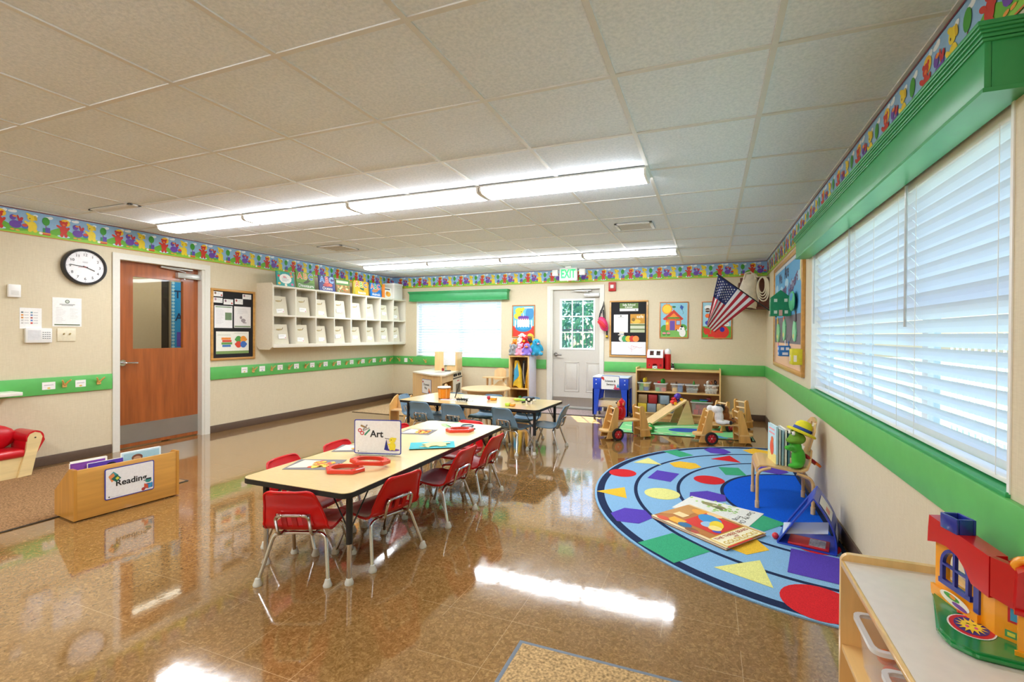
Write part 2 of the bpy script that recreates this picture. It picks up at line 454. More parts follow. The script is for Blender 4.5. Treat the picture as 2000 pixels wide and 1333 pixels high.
# wallpaper border of toy animals in a park
def border(name, O, U, length, start):
    mb = MB(); V = V3((0,0,1)); U = V3(U)
    P = Pic(mb, O, U, V, .0006, 1); h = .232; per = .458
    P.rect(0, 0, length, h, '8fb9de', 1)
    P.rect(0, h-.007, length, h, '7b2f4a', 7); P.rect(0, 0, length, .006, 'd9702c', 7)
    u0 = start - per
    g, g2 = '66b02f', '8fc83a'
    def clip(pts): return [(min(max(u, 0), length), v) for u, v in pts]
    while u0 < length:
        def disc(u, v, ru, rv, c, l, rot=0, n=12):
            if u0+u-ru < 0 or u0+u+ru > length: return
            P.disc(u0+u, v, ru, rv, c, l, n, rot)
        hill = [(u0 + per*k/12, .075 + .03*math.sin(2*PI*k/12 + .6) + .012*math.sin(4*PI*k/12)) for k in range(13)]
        pts = clip([(u0, 0), (u0+per, 0)] + hill[::-1])
        if pts[1][0] - pts[0][0] > .02: P.poly(pts, g, 2)
        low = [(u0 + per*k/12, .035 + .016*math.sin(2*PI*k/12 + 3)) for k in range(13)]
        pts = clip([(u0, 0), (u0+per, 0)] + low[::-1])
        if pts[1][0] - pts[0][0] > .02: P.poly(pts, g2, 3)
        for cu, cv in ((.10, .198), (.165, .2), (.31, .185), (.42, .19)):
            disc(cu, cv, .03, .012, 'eef4fa', 2); disc(cu+.015, cv+.006, .018, .012, 'eef4fa', 3)
        # red bear with a straw hat, standing in a puddle
        disc(.075, .036, .05, .012, 'bfe0f2', 4)
        disc(.088, .172, .038, .034, 'f2c52e', 4, -20); c = 'c8321f'
        disc(.075, .158, .028, .026, c, 5); disc(.052, .178, .01, .01, c, 5); disc(.098, .178, .01, .01, c, 5)
        disc(.075, .098, .03, .042, c, 5); disc(.06, .048, .014, .02, c, 5); disc(.092, .048, .014, .02, c, 5)
        disc(.04, .125, .026, .011, c, 6, 150); disc(.108, .115, .02, .011, c, 6, 60)
        disc(.075, .15, .012, .009, 'e6792f', 6)
        # purple duck lifting a red boot
        c = '6a3fa6'
        disc(.185, .085, .042, .036, c, 4); disc(.168, .145, .022, .026, c, 5); disc(.215, .11, .022, .014, c, 5, 40)
        disc(.18, .158, .016, .009, 'e98a2c', 6); disc(.165, .036, .016, .007, 'ee9a35', 5); disc(.2, .033, .016, .007, 'ee9a35', 5)
        disc(.205, .145, .007, .03, 'b72a35', 6, 12); disc(.225, .14, .012, .02, 'c12d33', 6, -25)
        # yellow puppy with a ball
        c = 'ecd12b'
        disc(.3, .09, .036, .046, c, 4); disc(.296, .165, .03, .03, c, 5, 10); disc(.28, .19, .026, .012, c, 5, -30); disc(.325, .168, .011, .024, 'd9b71e', 6, 15)
        disc(.285, .05, .016, .018, c, 5); disc(.322, .05, .016, .018, c, 5); disc(.284, .158, .004, .006, '3a2a10', 6)
        disc(.262, .115, .022, .011, c, 5, -40); disc(.25, .078, .024, .024, '4a66bd', 5); disc(.25, .087, .021, .014, 'd2452c', 6)
        # round tree and a stack of books
        P.rect(max(0, min(length-.006, u0+.397)), .08, max(.006, min(length, u0+.403)), .13, '8b5a2b', 4) if 0 < u0+.4 < length else None
        disc(.4, .155, .028, .04, '3d9a2e', 5)
        if u0+.37 > 0 and u0+.45 < length:
            P.rect(u0+.395, .048, u0+.43, .098, '5b49a8', 6); P.rect(u0+.377, .048, u0+.395, .09, '2f8f58', 6)
            P.rect(u0+.37, .034, u0+.436, .048, 'e08a2a', 6); P.rect(u0+.374, .024, u0+.432, .034, 'c9362c', 6)
            disc(.362, .036, .014, .012, 'f2efe6', 6)
        u0 += per
    struct(name, mb)
border('trim_5', (XL+.001, YF, 2.2), (0,1,0), YB-YF, 2.71-YF-.075)
border('trim_6', (XL, YB-.001, 2.2), (1,0,0), XR-XL, XL*-1-5.361-.075+.0)
border('trim_7', (XR-.001, YB, 2.2), (0,-1,0), YB-YF, YB-2.318-.075-.458*12)

# ------------------------------------------------------------------ door in the left wall
FRM = M('dedcd2', .4, var=.02)
def door_frame(mb, f, a0, a1, z1, w, ext, m):
    """jambs and head casing around an opening"""
    mb.prism([(a0-w,0),(a0,0),(a0,z1),(a0-w,z1)], m, ext, f); mb.prism([(a1,0),(a1+w,0),(a1+w,z1),(a1,z1)], m, ext, f)
    mb.prism([(a0-w,z1),(a1+w,z1),(a1+w,z1+w),(a0-w,z1+w)], m, ext, f)
def slab_glass(mb, f, ext, a0, a1, z0, z1, g, m):
    holed(mb, f, a0, a1, z0, z1, [g], m, ext)
dm = wood('9c5426', 2, .3, .22, .4)
mb = MB(); slab_glass(mb, yz(XL-.075), (-.045,0,0), LD[0]+.004, LD[1]-.004, .012, 2.08, (3.352, 3.893, 1.108, 1.922), dm)
d1 = struct('door_1', mb); d1['label'] = 'reddish brown wooden door with a vision panel and steel kick plate'
mb = MB(); door_frame(mb, yz(XL+.016), LD[0], LD[1], LD[3], .066, (-.02,0,0), FRM)
for a0, a1 in ((LD[0]-.002, LD[0]+.002), (LD[1]-.03, LD[1]+.002)):
    mb.box(XL-.12, XL+.005, a0, a1, 0, LD[3], FRM)
mb.box(XL-.12, XL+.005, LD[0], LD[1], LD[3]-.003, LD[3]+.02, FRM); struct('door_frame', mb, d1)
mb = MB(); mb.box(XL-.1, XL-.096, 3.352, 3.893, 1.108, 1.922, clear_mat('door_glass', 'f4f7f5', .8)); struct('door_glass', mb, d1)
mb = MB(); mb.box(XL-.075, XL-.072, LD[0]+.012, LD[1]-.012, .05, .262, STEEL()); struct('kick_plate', mb, d1)
mb = MB(); st = CHROME()
mb.cyl((XL-.075, 3.245, .955), (XL-.058, 3.245, .955), .034, st, 24)
mb.tube(bend([(XL-.058,3.245,.955),(XL-.02,3.245,.955),(XL-.02,3.37,.95)], .02), .011, st); struct('door_handle', mb, d1)
mb = MB(); al = M('c9c9c6', .3, .6)
mb.box(XL-.075, XL-.02, 3.80, 4.085, 1.955, 2.02, al, .004)
mb.box(XL-.06, XL-.03, 3.62, 3.98, 2.055, 2.075, al, .003)
mb.tube([(XL-.04, 3.9, 2.03), (XL-.03, 3.82, 2.045), (XL-.045, 3.63, 2.06)], .007, al); mb.cyl((XL-.04,3.885,1.94),(XL-.04,3.885,1.955),.01,al)
struct('door_closer', mb, d1)

# hallway beyond the glass
mb = MB(); hw = M('b9ab92', .6, var=.03)
mb.box(-7.62, -7.5, 2.4, 4.515, 0, HC, hw); mb.box(-7.62, -7.5, 4.64, 6.2, 0, HC, hw); mb.box(-7.62, XL-.12, 2.3, 2.4, 0, HC, hw); mb.box(-7.62, XL-.12, 6.2, 6.3, 0, HC, hw)
mb.box(-7.6, -7.54, 4.515, 4.64, 0, HC, M('2a241f', .5)); struct('wall_hallway', mb)
mb = MB(); mb.box(-7.62, XL-.12, 2.3, 6.3, HC, HC+.05, M('e0ded6', .8)); struct('ceiling_hallway', mb)
mb = MB(); mb.box(-7.1, -6.5, 3.2, 5.2, HC-.05, HC-.002, M('fff6e4', .5, emit=5., var=0)); struct('trim_8', mb)['label'] = 'hallway ceiling light panel'
def dr(P, w, h):
    for k in range(22): P.disc(-w/2+.02, -h/2+.03+k*h/22, .022, .02, '9fd0ea', 1)
    P.text('TH', -.03, .36, .16, '14325c', 3, .02); P.text('T', .09, .2, .12, '14325c', 3, .02)
    P.text('AL', -.03, .02, .16, '14325c', 3, .02); P.text('U', .09, -.12, .14, '14325c', 3, .02)
    P.rect(-.1, -.42, .2, -.2, '5a46b8', 2); P.disc(.03, -.24, .014, .045, 'f3e6c8', 3)
card('bulletin_board', .34, 1.1, 'bright blue bulletin board with dark letters in the hallway behind the door glass', 'bulletin board', dr, ((-7.5, 4.82, 1.5), PI/2), .012, '1f8fd6')

# ------------------------------------------------------------------ outside door in the back wall
dm2 = M('c9c5ba', .4, var=.02)
GB = (-2.45, -1.876, 1.062, 1.895)
mb = MB(); slab_glass(mb, xz(YB+.05), (0,.045,0), BD[0]+.004, BD[1]-.004, .02, 2.08, GB, dm2)
for cx in (-2.395, -2.0):
    for z0, z1 in ((.30, .82),):
        w = .27
        for q in ((cx, cx+w, z0, z0+.014), (cx, cx+w, z1-.014, z1), (cx, cx+.014, z0, z1), (cx+w-.014, cx+w, z0, z1)):
            mb.box(q[0], q[1], YB+.044, YB+.05, q[2], q[3], dm2, .002)
        mb.box(cx+.04, cx+w-.04, YB+.045, YB+.05, z0+.04, z1-.04, dm2, .004)
d2 = struct('door_2', mb); d2['label'] = 'pale grey steel door with a nine pane window to the playground'
mb = MB(); door_frame(mb, xz(YB-.016), BD[0], BD[1], BD[3], .066, (0,.02,0), FRM)
mb.box(BD[0]-.002, BD[0]+.03, YB-.005, YB+.16, 0, BD[3], FRM); mb.box(BD[1]-.012, BD[1]+.002, YB-.005, YB+.16, 0, BD[3], FRM); mb.box(BD[0], BD[1], YB-.005, YB+.16, BD[3]-.003, BD[3]+.02, FRM)
struct('door_frame', mb, d2)
mb = MB(); mb.box(GB[0], GB[1], YB+.07, YB+.074, GB[2], GB[3], clear_mat('window_glass', 'eaf4fb', .6)); struct('door_glass', mb, d2)
mb = MB(); wm = M('f0f0ee', .4, var=.01)
for q in ((GB[0]-.03, GB[1]+.03, GB[3], GB[3]+.03), (GB[0]-.03, GB[1]+.03, GB[2]-.03, GB[2]), (GB[0]-.03, GB[0], GB[2], GB[3]), (GB[1], GB[1]+.03, GB[2], GB[3])): mb.box(q[0], q[1], YB+.042, YB+.05, q[2], q[3], wm, .003)
for k in (1, 2):
    x = GB[0] + (GB[1]-GB[0])*k/3; mb.box(x-.01, x+.01, YB+.058, YB+.07, GB[2], GB[3], wm)
    z = GB[2] + (GB[3]-GB[2])*k/3; mb.box(GB[0], GB[1], YB+.057, YB+.069, z-.01, z+.01, wm)
struct('muntins', mb, d2)
mb = MB(); mb.box(BD[0]+.012, BD[1]-.012, YB+.047, YB+.05, .05, .2, STEEL()); struct('kick_plate', mb, d2)
mb = MB(); st = M('8d8a86', .3, 1.)
mb.cyl((-2.55, YB+.05, .945), (-2.55, YB+.03, .945), .034, st, 24); mb.tube(bend([(-2.55,YB+.03,.945),(-2.55,YB-.012,.945),(-2.43,YB-.012,.94)], .02), .012, st); struct('door_handle', mb, d2)
mb = MB(); mb.box(-2.03, -1.765, YB-.01, YB+.05, 1.945, 2.01, al, .004); mb.box(-2.2, -1.9, YB+.0, YB+.03, 2.05, 2.07, al, .003)
mb.tube([(-1.95, YB+.01, 2.02), (-1.96, YB-.03, 2.04), (-2.25, YB-.02, 2.055)], .008, al); struct('door_closer', mb, d2)
mb = MB(); mb.box(BD[0], BD[1], YB-.02, YB+.16, .0, .018, M('b8b6b0', .35, .8)); struct('threshold', mb, d2)

# ------------------------------------------------------------------ windows, blinds and valances
def slat_mat(k=.45, c='f2f4f6'):
    m, nt, b, out = newmat('white_blind_slat'); N, L = nt.nodes, nt.links
    b.inputs['Base Color'].default_value = lin(c); b.inputs['Roughness'].default_value = .35
    t = N.new('ShaderNodeBsdfTranslucent'); t.inputs['Color'].default_value = lin('e2ebf8')
    mx = N.new('ShaderNodeMixShader'); mx.inputs[0].default_value = k
    L.new(b.outputs[0], mx.inputs[1]); L.new(t.outputs[0], mx.inputs[2]); L.new(mx.outputs[0], out.inputs['Surface'])
    return m
SLAT, SLATB = slat_mat(), slat_mat(.05, 'd3dde6'); WHT = M('f2f2f0', .4, var=.01)
def window(n, side, a0, a1, z0, z1, mid):
    """frame, glass and painted sill, built along the wall: a is the wall axis"""
    P = (lambda a, d, z: (XR+d, a, z)) if side == 'R' else (lambda a, d, z: (a, YB+d, z))
    def bx(mb, a, b_, d0, d1, z, w, m, bev=0.):
        p, q = P(a, d0, z), P(b_, d1, w)
        mb.box(min(p[0],q[0]), max(p[0],q[0]), min(p[1],q[1]), max(p[1],q[1]), z, w, m, bev)
    mb = MB(); t = .05
    bx(mb, a0, a0+t, .1, .15, z0+t, z1-t, WHT); bx(mb, a1-t, a1, .1, .15, z0+t, z1-t, WHT); bx(mb, a0, a1, .1, .15, z0, z0+t, WHT); bx(mb, a0, a1, .1, .15, z1-t, z1, WHT)
    for m_ in mid: bx(mb, m_-.03, m_+.03, .102, .148, z0+t, z1-t, WHT)
    bx(mb, a0+t, a1-t, .11, .14, (z0+z1)/2-.02, (z0+z1)/2+.02, WHT)
    w = struct('window_%d' % n, mb)
    mb = MB(); bx(mb, a0+.01, a1-.01, .122, .126, z0+.01, z1-.01, clear_mat('window_glass', 'eaf4fb', .6)); struct('window_glass', mb, w)
    mb = MB(); bx(mb, a0, a1, -.012, .1, z0-.012, z0+.004, GREEN2, .003); struct('window_sill', mb, w)
    mb = MB()
    for a, b_ in ((a0-.001, a0+.012), (a1-.012, a1+.001)): bx(mb, a, b_, -.004, .1, z0, z1, WHT)
    struct('window_jamb', mb, w)
    return P, bx
def blind(side, a0, a1, z0, z1, label, wand, d=.045, tilt=52, group=None, pitch=.0575):
    P = (lambda a, e, z: (XR+d+e, a, z)) if side == 'R' else (lambda a, e, z: (a, YB+d+e, z))
    def bx(mb, a, b_, e0, e1, z, w, m, bev=0.):
        p, q = P(a, e0, z), P(b_, e1, w); mb.box(min(p[0],q[0]), max(p[0],q[0]), min(p[1],q[1]), max(p[1],q[1]), z, w, m, bev)
    t = thing('window_blind', label, 'blind', (0,0,0), 0, group)
    mb = MB(); bx(mb, a0, a1, -.025, .03, z1-.055, z1, WHT, .004); mb.build('headrail', t)
    mb = MB(); z = z1-.075; ca, sa = math.cos(R(tilt))*.033, math.sin(R(tilt))*.033
    while z > z0+.04:
        # gently crowned slat, inner edge raised
        A = [(-ca, sa), (-ca*.35+.0022, sa*.35+.003), (ca*.35+.0022, -sa*.35+.003), (ca, -sa)]
        B = [(p+.0022, q+.0018) for p, q in A]
        for (p, q), (r_, s_) in zip(A, A[1:]): mb.poly([P(a0,p,z+q), P(a1,p,z+q), P(a1,r_,z+s_), P(a0,r_,z+s_)], SLAT if side == 'R' else SLATB)
        z -= pitch
    sl = mb.build('slats', t, 60)
    mb = MB(); bx(mb, a0, a1, -.025, .025, z0+.006, z0+.024, WHT, .004); mb.build('bottom_rail', t)
    mb = MB(); n = max(2, int((a1-a0)/.42)+1)
    for k in range(n):
        a = a0+.1+(a1-a0-.2)*k/(n-1); mb.tube([P(a,-.028,z1-.05), P(a,-.028,z0+.02)], .0014, WHT, 5)
    mb.build('ladder_cord', t)
    if wand:
        mb = MB(); mb.tube([P(wand[0],-.04,z1-.03), P(wand[0],-.04,wand[1])], .006, M('c2c6ca', .25), 8); mb.build('tilt_wand', t)
    return t
window(1, 'R', *RWN, [2.6, 3.5])
blind('R', 1.742, 2.559, .858, 1.99, 'white slatted blind filling the near third of the side window', (2.53, 1.34), group='blinds of the side window')
blind('R', 2.561, 3.463, .858, 1.99, 'white slatted blind in the middle third of the side window', (3.44, 1.45), group='blinds of the side window')
blind('R', 3.465, 4.515, .858, 1.99, 'white slatted blind at the far end of the side window by the bulletin board', (4.49, 1.4), group='blinds of the side window')
window(2, 'B', *BW, [-4.51])
blind('B', -5.416, -3.604, .86, 1.95, 'white slatted blind on the window at the far end of the room', None, tilt=38, pitch=.05)
def valance(name, side, a0, a1, z0, z1, d):
    P = (lambda a, e, z: (XR-e, a, z)) if side == 'R' else (lambda a, e, z: (a, YB-e, z))
    mb = MB()
    def bx(a, b_, e0, e1, z, w, bev=.002):
        p, q = P(a, e0, z), P(b_, e1, w); mb.box(min(p[0],q[0]), max(p[0],q[0]), min(p[1],q[1]), max(p[1],q[1]), z, w, GREEN2, bev)
    bx(a0, a1, d-.016, d, z0+.0125, z1); bx(a0+.0005, a0+.016, 0, d-.0165, z0+.0125, z1); bx(a1-.016, a1-.0005, 0, d-.0165, z0+.0125, z1)
    bx(a0-.004, a1+.004, 0, d+.004, z0, z0+.012, 0); bx(a0-.006, a1+.006, 0, d+.006, z1-.014, z1-.006)
    # crown moulding stepping outwards
    for e, za, zb in ((.008, z1-.004, z1+.006), (.014, z1+.006, z1+.014), (.02, z1+.014, z1+.022), (.024, z1+.022, z1+.034)):
        bx(a0-e, a1+e, 0, d+e, za, zb)
    struct(name, mb)
valance('trim_9', 'R', 1.645, 4.66, 1.963, 2.115, .105)
valance('trim_10', 'B', -5.535, -3.435, 1.93, 2.085, .105)

# ================================================================== CEILING FIXTURES
def diffuser_mat():
    m, nt, b, out = newmat('glowing_prismatic_lens'); N, L = nt.nodes, nt.links
    b.inputs['Base Color'].default_value = lin('f6f6f2'); b.inputs['Roughness'].default_value = .3
    b.inputs['Emission Color'].default_value = (.92, .955, 1, 1); b.inputs['Emission Strength'].default_value = LAMP
    return m
LAMP = 26.0
DIF = diffuser_mat()
def make_light(label):
    t = thing('ceiling_light', label, 'light', (0,0,0), 0, 'fluorescent ceiling lights')
    mb = MB(); mb.box(-.631, .631, -.12, .12, -.012, 0, WHT, .002); mb.build('housing', t)
    mb = MB(); prof = [(-.113, -.012), (-.108, -.04), (-.088, -.054), (0, -.057), (.088, -.054), (.108, -.04), (.113, -.012)]
    ra = [[mb.v((x, y, z)) for y, z in prof] for x in (-.612, .612)]
    for k in range(len(prof)-1): mb.f([ra[0][k], ra[0][k+1], ra[1][k+1], ra[1][k]], DIF)
    mb.build('diffuser', t, 70)
    for s in (-1, 1):
        mb = MB(); mb.prism(prof, WHT, (.016*s, 0, 0), lambda u, v, s=s: V3((.612*s, u, v)), None); mb.build('end_cap', t)
    return t
row1 = 3.36; row2 = 6.525
xs = [-.4064 - .6338 - 1.2676*(3-k) for k in range(4)]
where = ['left end', 'second from the left', 'third from the left', 'right end']
L0 = None
for yy, nm in ((row1, 'nearer ceiling row'), (row2, 'far ceiling row by the exit')):
    for k, x in enumerate(xs):
        lb = 'white fluorescent fixture, %s of the %s' % (where[k], nm)
        if L0 is None: L0 = make_light(lb); put(L0, (x, yy, HC-.006))
        else: dup(L0, (x, yy, HC-.006), 0, lb)
for k, x in enumerate(xs): dup(L0, (x, row1-5*TS, HC-.006), 0, 'fluorescent ceiling fixture above the camera, %s of its row' % where[k])

def vent(label, loc, w, d, rz=0):
    t = thing('ceiling_vent', label, 'vent', loc, rz, 'ceiling air vents')
    mb = MB(); fm = M('d6d6d4', .45, var=.02)
    for q in ((-w/2,w/2,-d/2,-d/2+.03),(-w/2,w/2,d/2-.03,d/2),(-w/2,-w/2+.03,-d/2,d/2),(w/2-.03,w/2,-d/2,d/2)): mb.box(*q, -.012, 0, fm, .002)
    mb.build('frame', t)
    mb = MB(); mb.box(-w/2+.02, w/2-.02, -d/2+.02, d/2-.02, -.003, 0, M('2c2c2e', .8)); mb.build('duct_opening', t)
    mb = MB(); n = 5
    for k in range(n):
        y = -d/2+.04+(d-.08)*k/(n-1)
        mb.poly([(-w/2+.03,y-.008,-.003),(w/2-.03,y-.008,-.003),(w/2-.03,y+.01,-.011),(-w/2+.03,y+.01,-.011)], fm)
    mb.build('louvers', t)
vent('square air vent in the ceiling over the wall cubbies', (-4.64, 4.96, HC-.004), .4, .34)
vent('air vent in the ceiling in front of the exit sign', (-.74, 4.98, HC-.004), .38, .3)
vent('narrow slotted air vent in the ceiling above the clock', (-5.1, 2.675, HC-.004), .6, .1)

# EXIT sign
t = thing('exit_sign', 'white exit sign with glowing green letters hung above the outside door', 'sign', (-2.22, 7.6, 2.2))
mb = MB(); mb.box(-.155, .155, -.025, .025, 0, .215, M('dfe6df', .35, var=.01), .012); mb.box(-.05,.05,-.02,.02,.215,HC-2.2,WHT); mb.build('housing', t)
mb = MB(); P = Pic(mb, (0,-.0255,.108), (1,0,0), (0,0,1)); gl = M('1fbf6a', .4, emit=.9, var=0)
vs, fs = text_mesh('EXIT', .03)
q = [mb.v(P.at(x*.2*.62, y*.2, 1)) for x, y in vs]
for f in fs: mb.f([q[i] for i in f], gl)
mb.build('lettering', t)
mb = MB()
for s in (-1, 1): mb.box(s*.235-.05, s*.235+.05, -.02, .04, .09, .19, M('e8e8e4', .4), .01)
mb.build('lamp_head', t)

# ================================================================== LEFT WALL
def drclock(mb):
    pass
loc, rz = wall('L', 2.868, 1.956)
t = thing('wall_clock', 'round black rimmed wall clock with white face above the light switches', 'clock', loc, rz)
mb = MB(); mb.T = Matrix.Rotation(PI/2, 4, 'X'); mb.lathe([(.0,0),(.183,0),(.186,.02),(.18,.045),(.168,.05),(.16,.042),(.158,.03),(0,.03)], M('2f2f31', .35), seg=48); mb.build('rim', t)
mb = MB(); P = Pic(mb, (0,-.0305,0), (1,0,0), (0,0,1), .0008)
P.disc(0,0,.158,.158,'f1f1f4',1,48)
for k in range(12):
    a = R(90-30*(k+1)); P.text(str(k+1), .122*math.cos(a), .122*math.sin(a), .038, '2c2c2e', 3, .0)
for k in range(60):
    a = R(6*k); l = .006 if k % 5 == 0 else .0025; P.disc(.149*math.cos(a), .149*math.sin(a), l/2, l/2, '2c2c2e', 2, 8)
P.rect(-.022,.04,.022,.055,'cfcfd2',2)
mb.build('dial', t)
for nm, ang, ln, w, c, lay in (('hour_hand', 90-30*3.76, .085, .008, '1b1b1d', 6), ('minute_hand', 90-6*46, .125, .006, '1b1b1d', 8), ('second_hand', 90-6*43.5, .06, .0025, 'a02020', 10)):
    mb = MB(); P = Pic(mb, (0,-.0305,0), (1,0,0), (0,0,1), .0008); a = R(ang)
    P.line([(-.02*math.cos(a), -.02*math.sin(a)), (ln*math.cos(a), ln*math.sin(a))], w, c, lay); P.disc(0,0,.006,.006,c,lay); mb.build(nm, t)

def simple_box(name, w, h, d, m, label, cat, place, bev=.006, extra=None):
    loc, rz = place; t = thing(name, label, cat, loc, rz)
    mb = MB(); mb.box(-w/2, w/2, -d, 0, -h/2, h/2, m, bev); mb.build('casing', t)
    if extra: extra(t, w, h, d)
    return t
IV = M('e9e6dc', .4, var=.02)
def ex(t, w, h, d):
    mb = MB()
    for k in range(5): mb.box(-w*.3, w*.3, -d-.001, -d, -h*.3+k*.008, -h*.3+k*.008+.003, M('cfcfc8', .5))
    mb.build('grille', t)
simple_box('thermostat', .085, .118, .03, WHT, 'small blank white sensor box high on the left wall beside the clock', 'sensor', wall('L', 2.349, 1.668), extra=ex)
def ex(t, w, h, d):
    mb = MB()
    for i in range(4):
        for j in range(4): mb.box(.028+i*.016-.005, .028+i*.016+.005, -d-.003, -d, .03-j*.019-.003, .03-j*.019+.003, M('7c8084', .5), .001)
    mb.build('keypad', t)
    mb = MB(); mb.box(-w*.42, .01, -d-.001, -d, -h*.32, h*.36, M('dcdde0', .3)); mb.build('screen', t)
simple_box('alarm_panel', .19, .14, .03, M('ececea', .35, var=.01), 'white alarm keypad panel under the small chart on the left wall', 'alarm panel', wall('L', 2.517, 1.258), extra=ex)
def ex(t, w, h, d):
    for s in (-.024, .024):
        mb = MB(); mb.cyl((s, -d, .005), (s, -d-.012, .015), .006, M('b7a46c', .3, .6), 8); mb.build('toggle', t)
simple_box('light_switch', .145, .128, .008, M('e8dfc4', .4), 'ivory double light switch plate beside the alarm panel', 'switch', wall('L', 2.731, 1.264), .003, ex)
def dr(P, w, h):
    for i, cx in enumerate((-.06, .005)):
        for j in range(5): P.rect(cx-.008, .055-j*.025-.007, cx+.008, .055-j*.025+.007, [['6f7b80','d98f3c','d9923e','c9c9c6','c9c9c6'],['6f9aa8','6a86b8','a8564e','5c82c0','cf4a4a']][i][j], 2); P.rect(cx+.014, .055-j*.025-.003, cx+.045, .055-j*.025+.003, 'c6c6c8', 2)
card('notice', .155, .195, 'small white chart with coloured symbols above the alarm panel', 'notice', dr, wall('L', 2.468, 1.42, .001))
def dr(P, w, h):
    P.disc(0, .105, .018, .018, '5d6b5a', 2); P.disc(0, .105, .012, .012, 'c9d0c4', 3)
    P.rect(-.06,.074,.06,.08,'8a8a88',2); P.rect(-.045,.064,.045,.069,'8a8a88',2); P.lines(-.09,-.01,-.1,.04,10,.002,'c4c4c2',2); P.lines(.02,.09,-.06,.04,8,.002,'c4c4c2',2)
    P.rect(-.1,-.131,.1,-.12,'5d6b4c',2)
card('notice', .228, .285, 'white letter sized notice with a round seal below the clock', 'notice', dr, wall('L', 2.738, 1.49, .001))

# name cards and coat hooks on the green rail
def make_hook(label, loc, rz, group):
    t = thing('coat_hook', label, 'hook', loc, rz, group); w = wood('d8ac66', 2)
    mb = MB(); mb.box(-.018, .018, -.012, 0, -.03, .01, w, .003); mb.build('base', t)
    for s in (-1, 1):
        mb = MB(); mb.tube([(s*.006, -.008, -.004), (s*.022, -.03, .028), (s*.034, -.045, .045)], [.009, .008, .006], w, 8); mb.build('prong', t)
    mb = MB(); mb.tube([(0, -.012, -.012), (0, -.0135, -.012)], .004, M('8a5a2a', .4), 8); mb.build('screw', t)
    return t
def tagdraw(c):
    def dr(P, w, h):
        P.rect(-w*.36, .002, w*.36, .01, 'c9c4cc', 2); P.disc(0, -h*.32, .012, .008, c, 2)
    return dr
ordn = ['first','second','third','fourth','fifth','sixth','seventh','eighth','ninth','tenth','eleventh','twelfth']
tagc = ['e8c65a','8a9ac0','c46a5a','6aa66a','d0a050','7a8ab0','b86a8a','8ab07a','caa04a','8aa0c0','c08a6a','9ab08a']
G1, G2 = 'name cards along the green rail', 'wooden coat hooks along the green rail'
H0 = None
def hook(a, z, side, label):
    global H0
    loc, rz = wall(side, a, z, .02)
    if H0 is None: H0 = make_hook(label, loc, rz, G2)
    else: dup(H0, loc, rz, label)
card('name_card', .098, .072, 'white name card left of the wooden hooks, nearest the red armchair', 'name card', tagdraw('e8c65a'), wall('L', 2.588, .772, .021), group=G1)
card('name_card', .085, .07, 'white name card between the two wooden hooks left of the brown door', 'name card', tagdraw('e0b84a'), wall('L', 2.835, .772, .021), group=G1)
hook(2.705, .775, 'L', 'wooden double coat hook between the two cards left of the brown door')
hook(2.985, .778, 'L', 'wooden double coat hook on the green rail right beside the brown door frame')
for k, a in enumerate((4.636, 4.911, 5.211, 5.507, 5.818, 6.098, 6.398, 6.708, 6.999, 7.31, 7.611)):
    card('name_card', .09, .075, 'white name card, %s from the brown door on the rail' % ordn[k], 'name card', tagdraw(tagc[k]), wall('L', a, .785, .021), group=G1)
for k, a in enumerate((4.767, 5.063, 5.366, 5.675, 5.967, 6.269, 6.569, 6.878, 7.166, 7.474, 7.785)):
    hook(a, .772, 'L', 'wooden coat hook, %s from the brown door under the cubbies' % ordn[k])
hook(-5.813, .772, 'B', 'wooden coat hook on the back wall rail nearest the left corner')
hook(-5.52, .77, 'B', 'wooden coat hook on the back wall rail just right of the white card')
hook(-5.199, .755, 'B', 'wooden coat hook on the back wall rail under the window behind the play kitchen')
card('name_card', .075, .08, 'blank white card on the back wall rail near the left corner', 'name card', None, wall('B', -5.666, .77, .021), group=G1)

# framed notice boards
def framed(name, w, h, fw, m, inner, label, cat, place, depth=.022, pic=None, framewood=None):
    loc, rz = place; t = thing(name, label, cat, loc, rz); fm = framewood or wood('c9964f', 0)
    mb = MB()
    for q in ((-w/2,w/2,-h/2,-h/2+fw),(-w/2,w/2,h/2-fw,h/2),(-w/2,-w/2+fw,-h/2+fw,h/2-fw),(w/2-fw,w/2,-h/2+fw,h/2-fw)): mb.box(q[0],q[1],-depth,0,q[2],q[3],fm,.003)
    mb.build('frame', t)
    mb = MB(); mb.box(-w/2+fw*.8, w/2-fw*.8, -depth*.5, 0, -h/2+fw*.8, h/2-fw*.8, m)
    if pic: pic(Pic(mb, (0,-depth*.5,0), (1,0,0), (0,0,1), .0006), w-2*fw, h-2*fw)
    mb.build(inner, t)
    return t
BLK = M('1b1a1d', .85, var=.1, scale=300)
framed('notice_board', .625, .935, .03, BLK, 'board', 'black notice board in a wooden frame hung beside the brown door', 'notice board', wall('L', 4.488, 1.402))
o = .0125
def pin(name, a, z, w, h, label, draw, side='L', cat='notice', base='f0f0ee', group=None): return card(name, w, h, label, cat, draw, wall(side, a, z, o), base=base, group=group)
def drb(c1, c2):
    def dr(P, w, h): P.disc(-w*.3, h*.18, .014, .016, c1, 2); P.disc(w*.36, -h*.2, .011, .011, c2, 2); P.lines(-w*.1, w*.35, h*.05, h*.25, 2, .003, 'b9b9bd', 2)
    return dr
GC = 'small cards on the black board by the brown door'
pin('index_card', 4.27, 1.798, .125, .062, 'white card at the top left of the black board by the brown door', drb('8a6a5a','c4453a'), group=GC)
pin('index_card', 4.27, 1.718, .118, .066, 'white card just under the top left card of the black board', drb('b08a9a','d8d8d8'), group=GC)
pin('index_card', 4.41, 1.703, .132, .072, 'lower white card left of centre in the board\'s card row', drb('7a5a6a','c4453a'), group=GC)
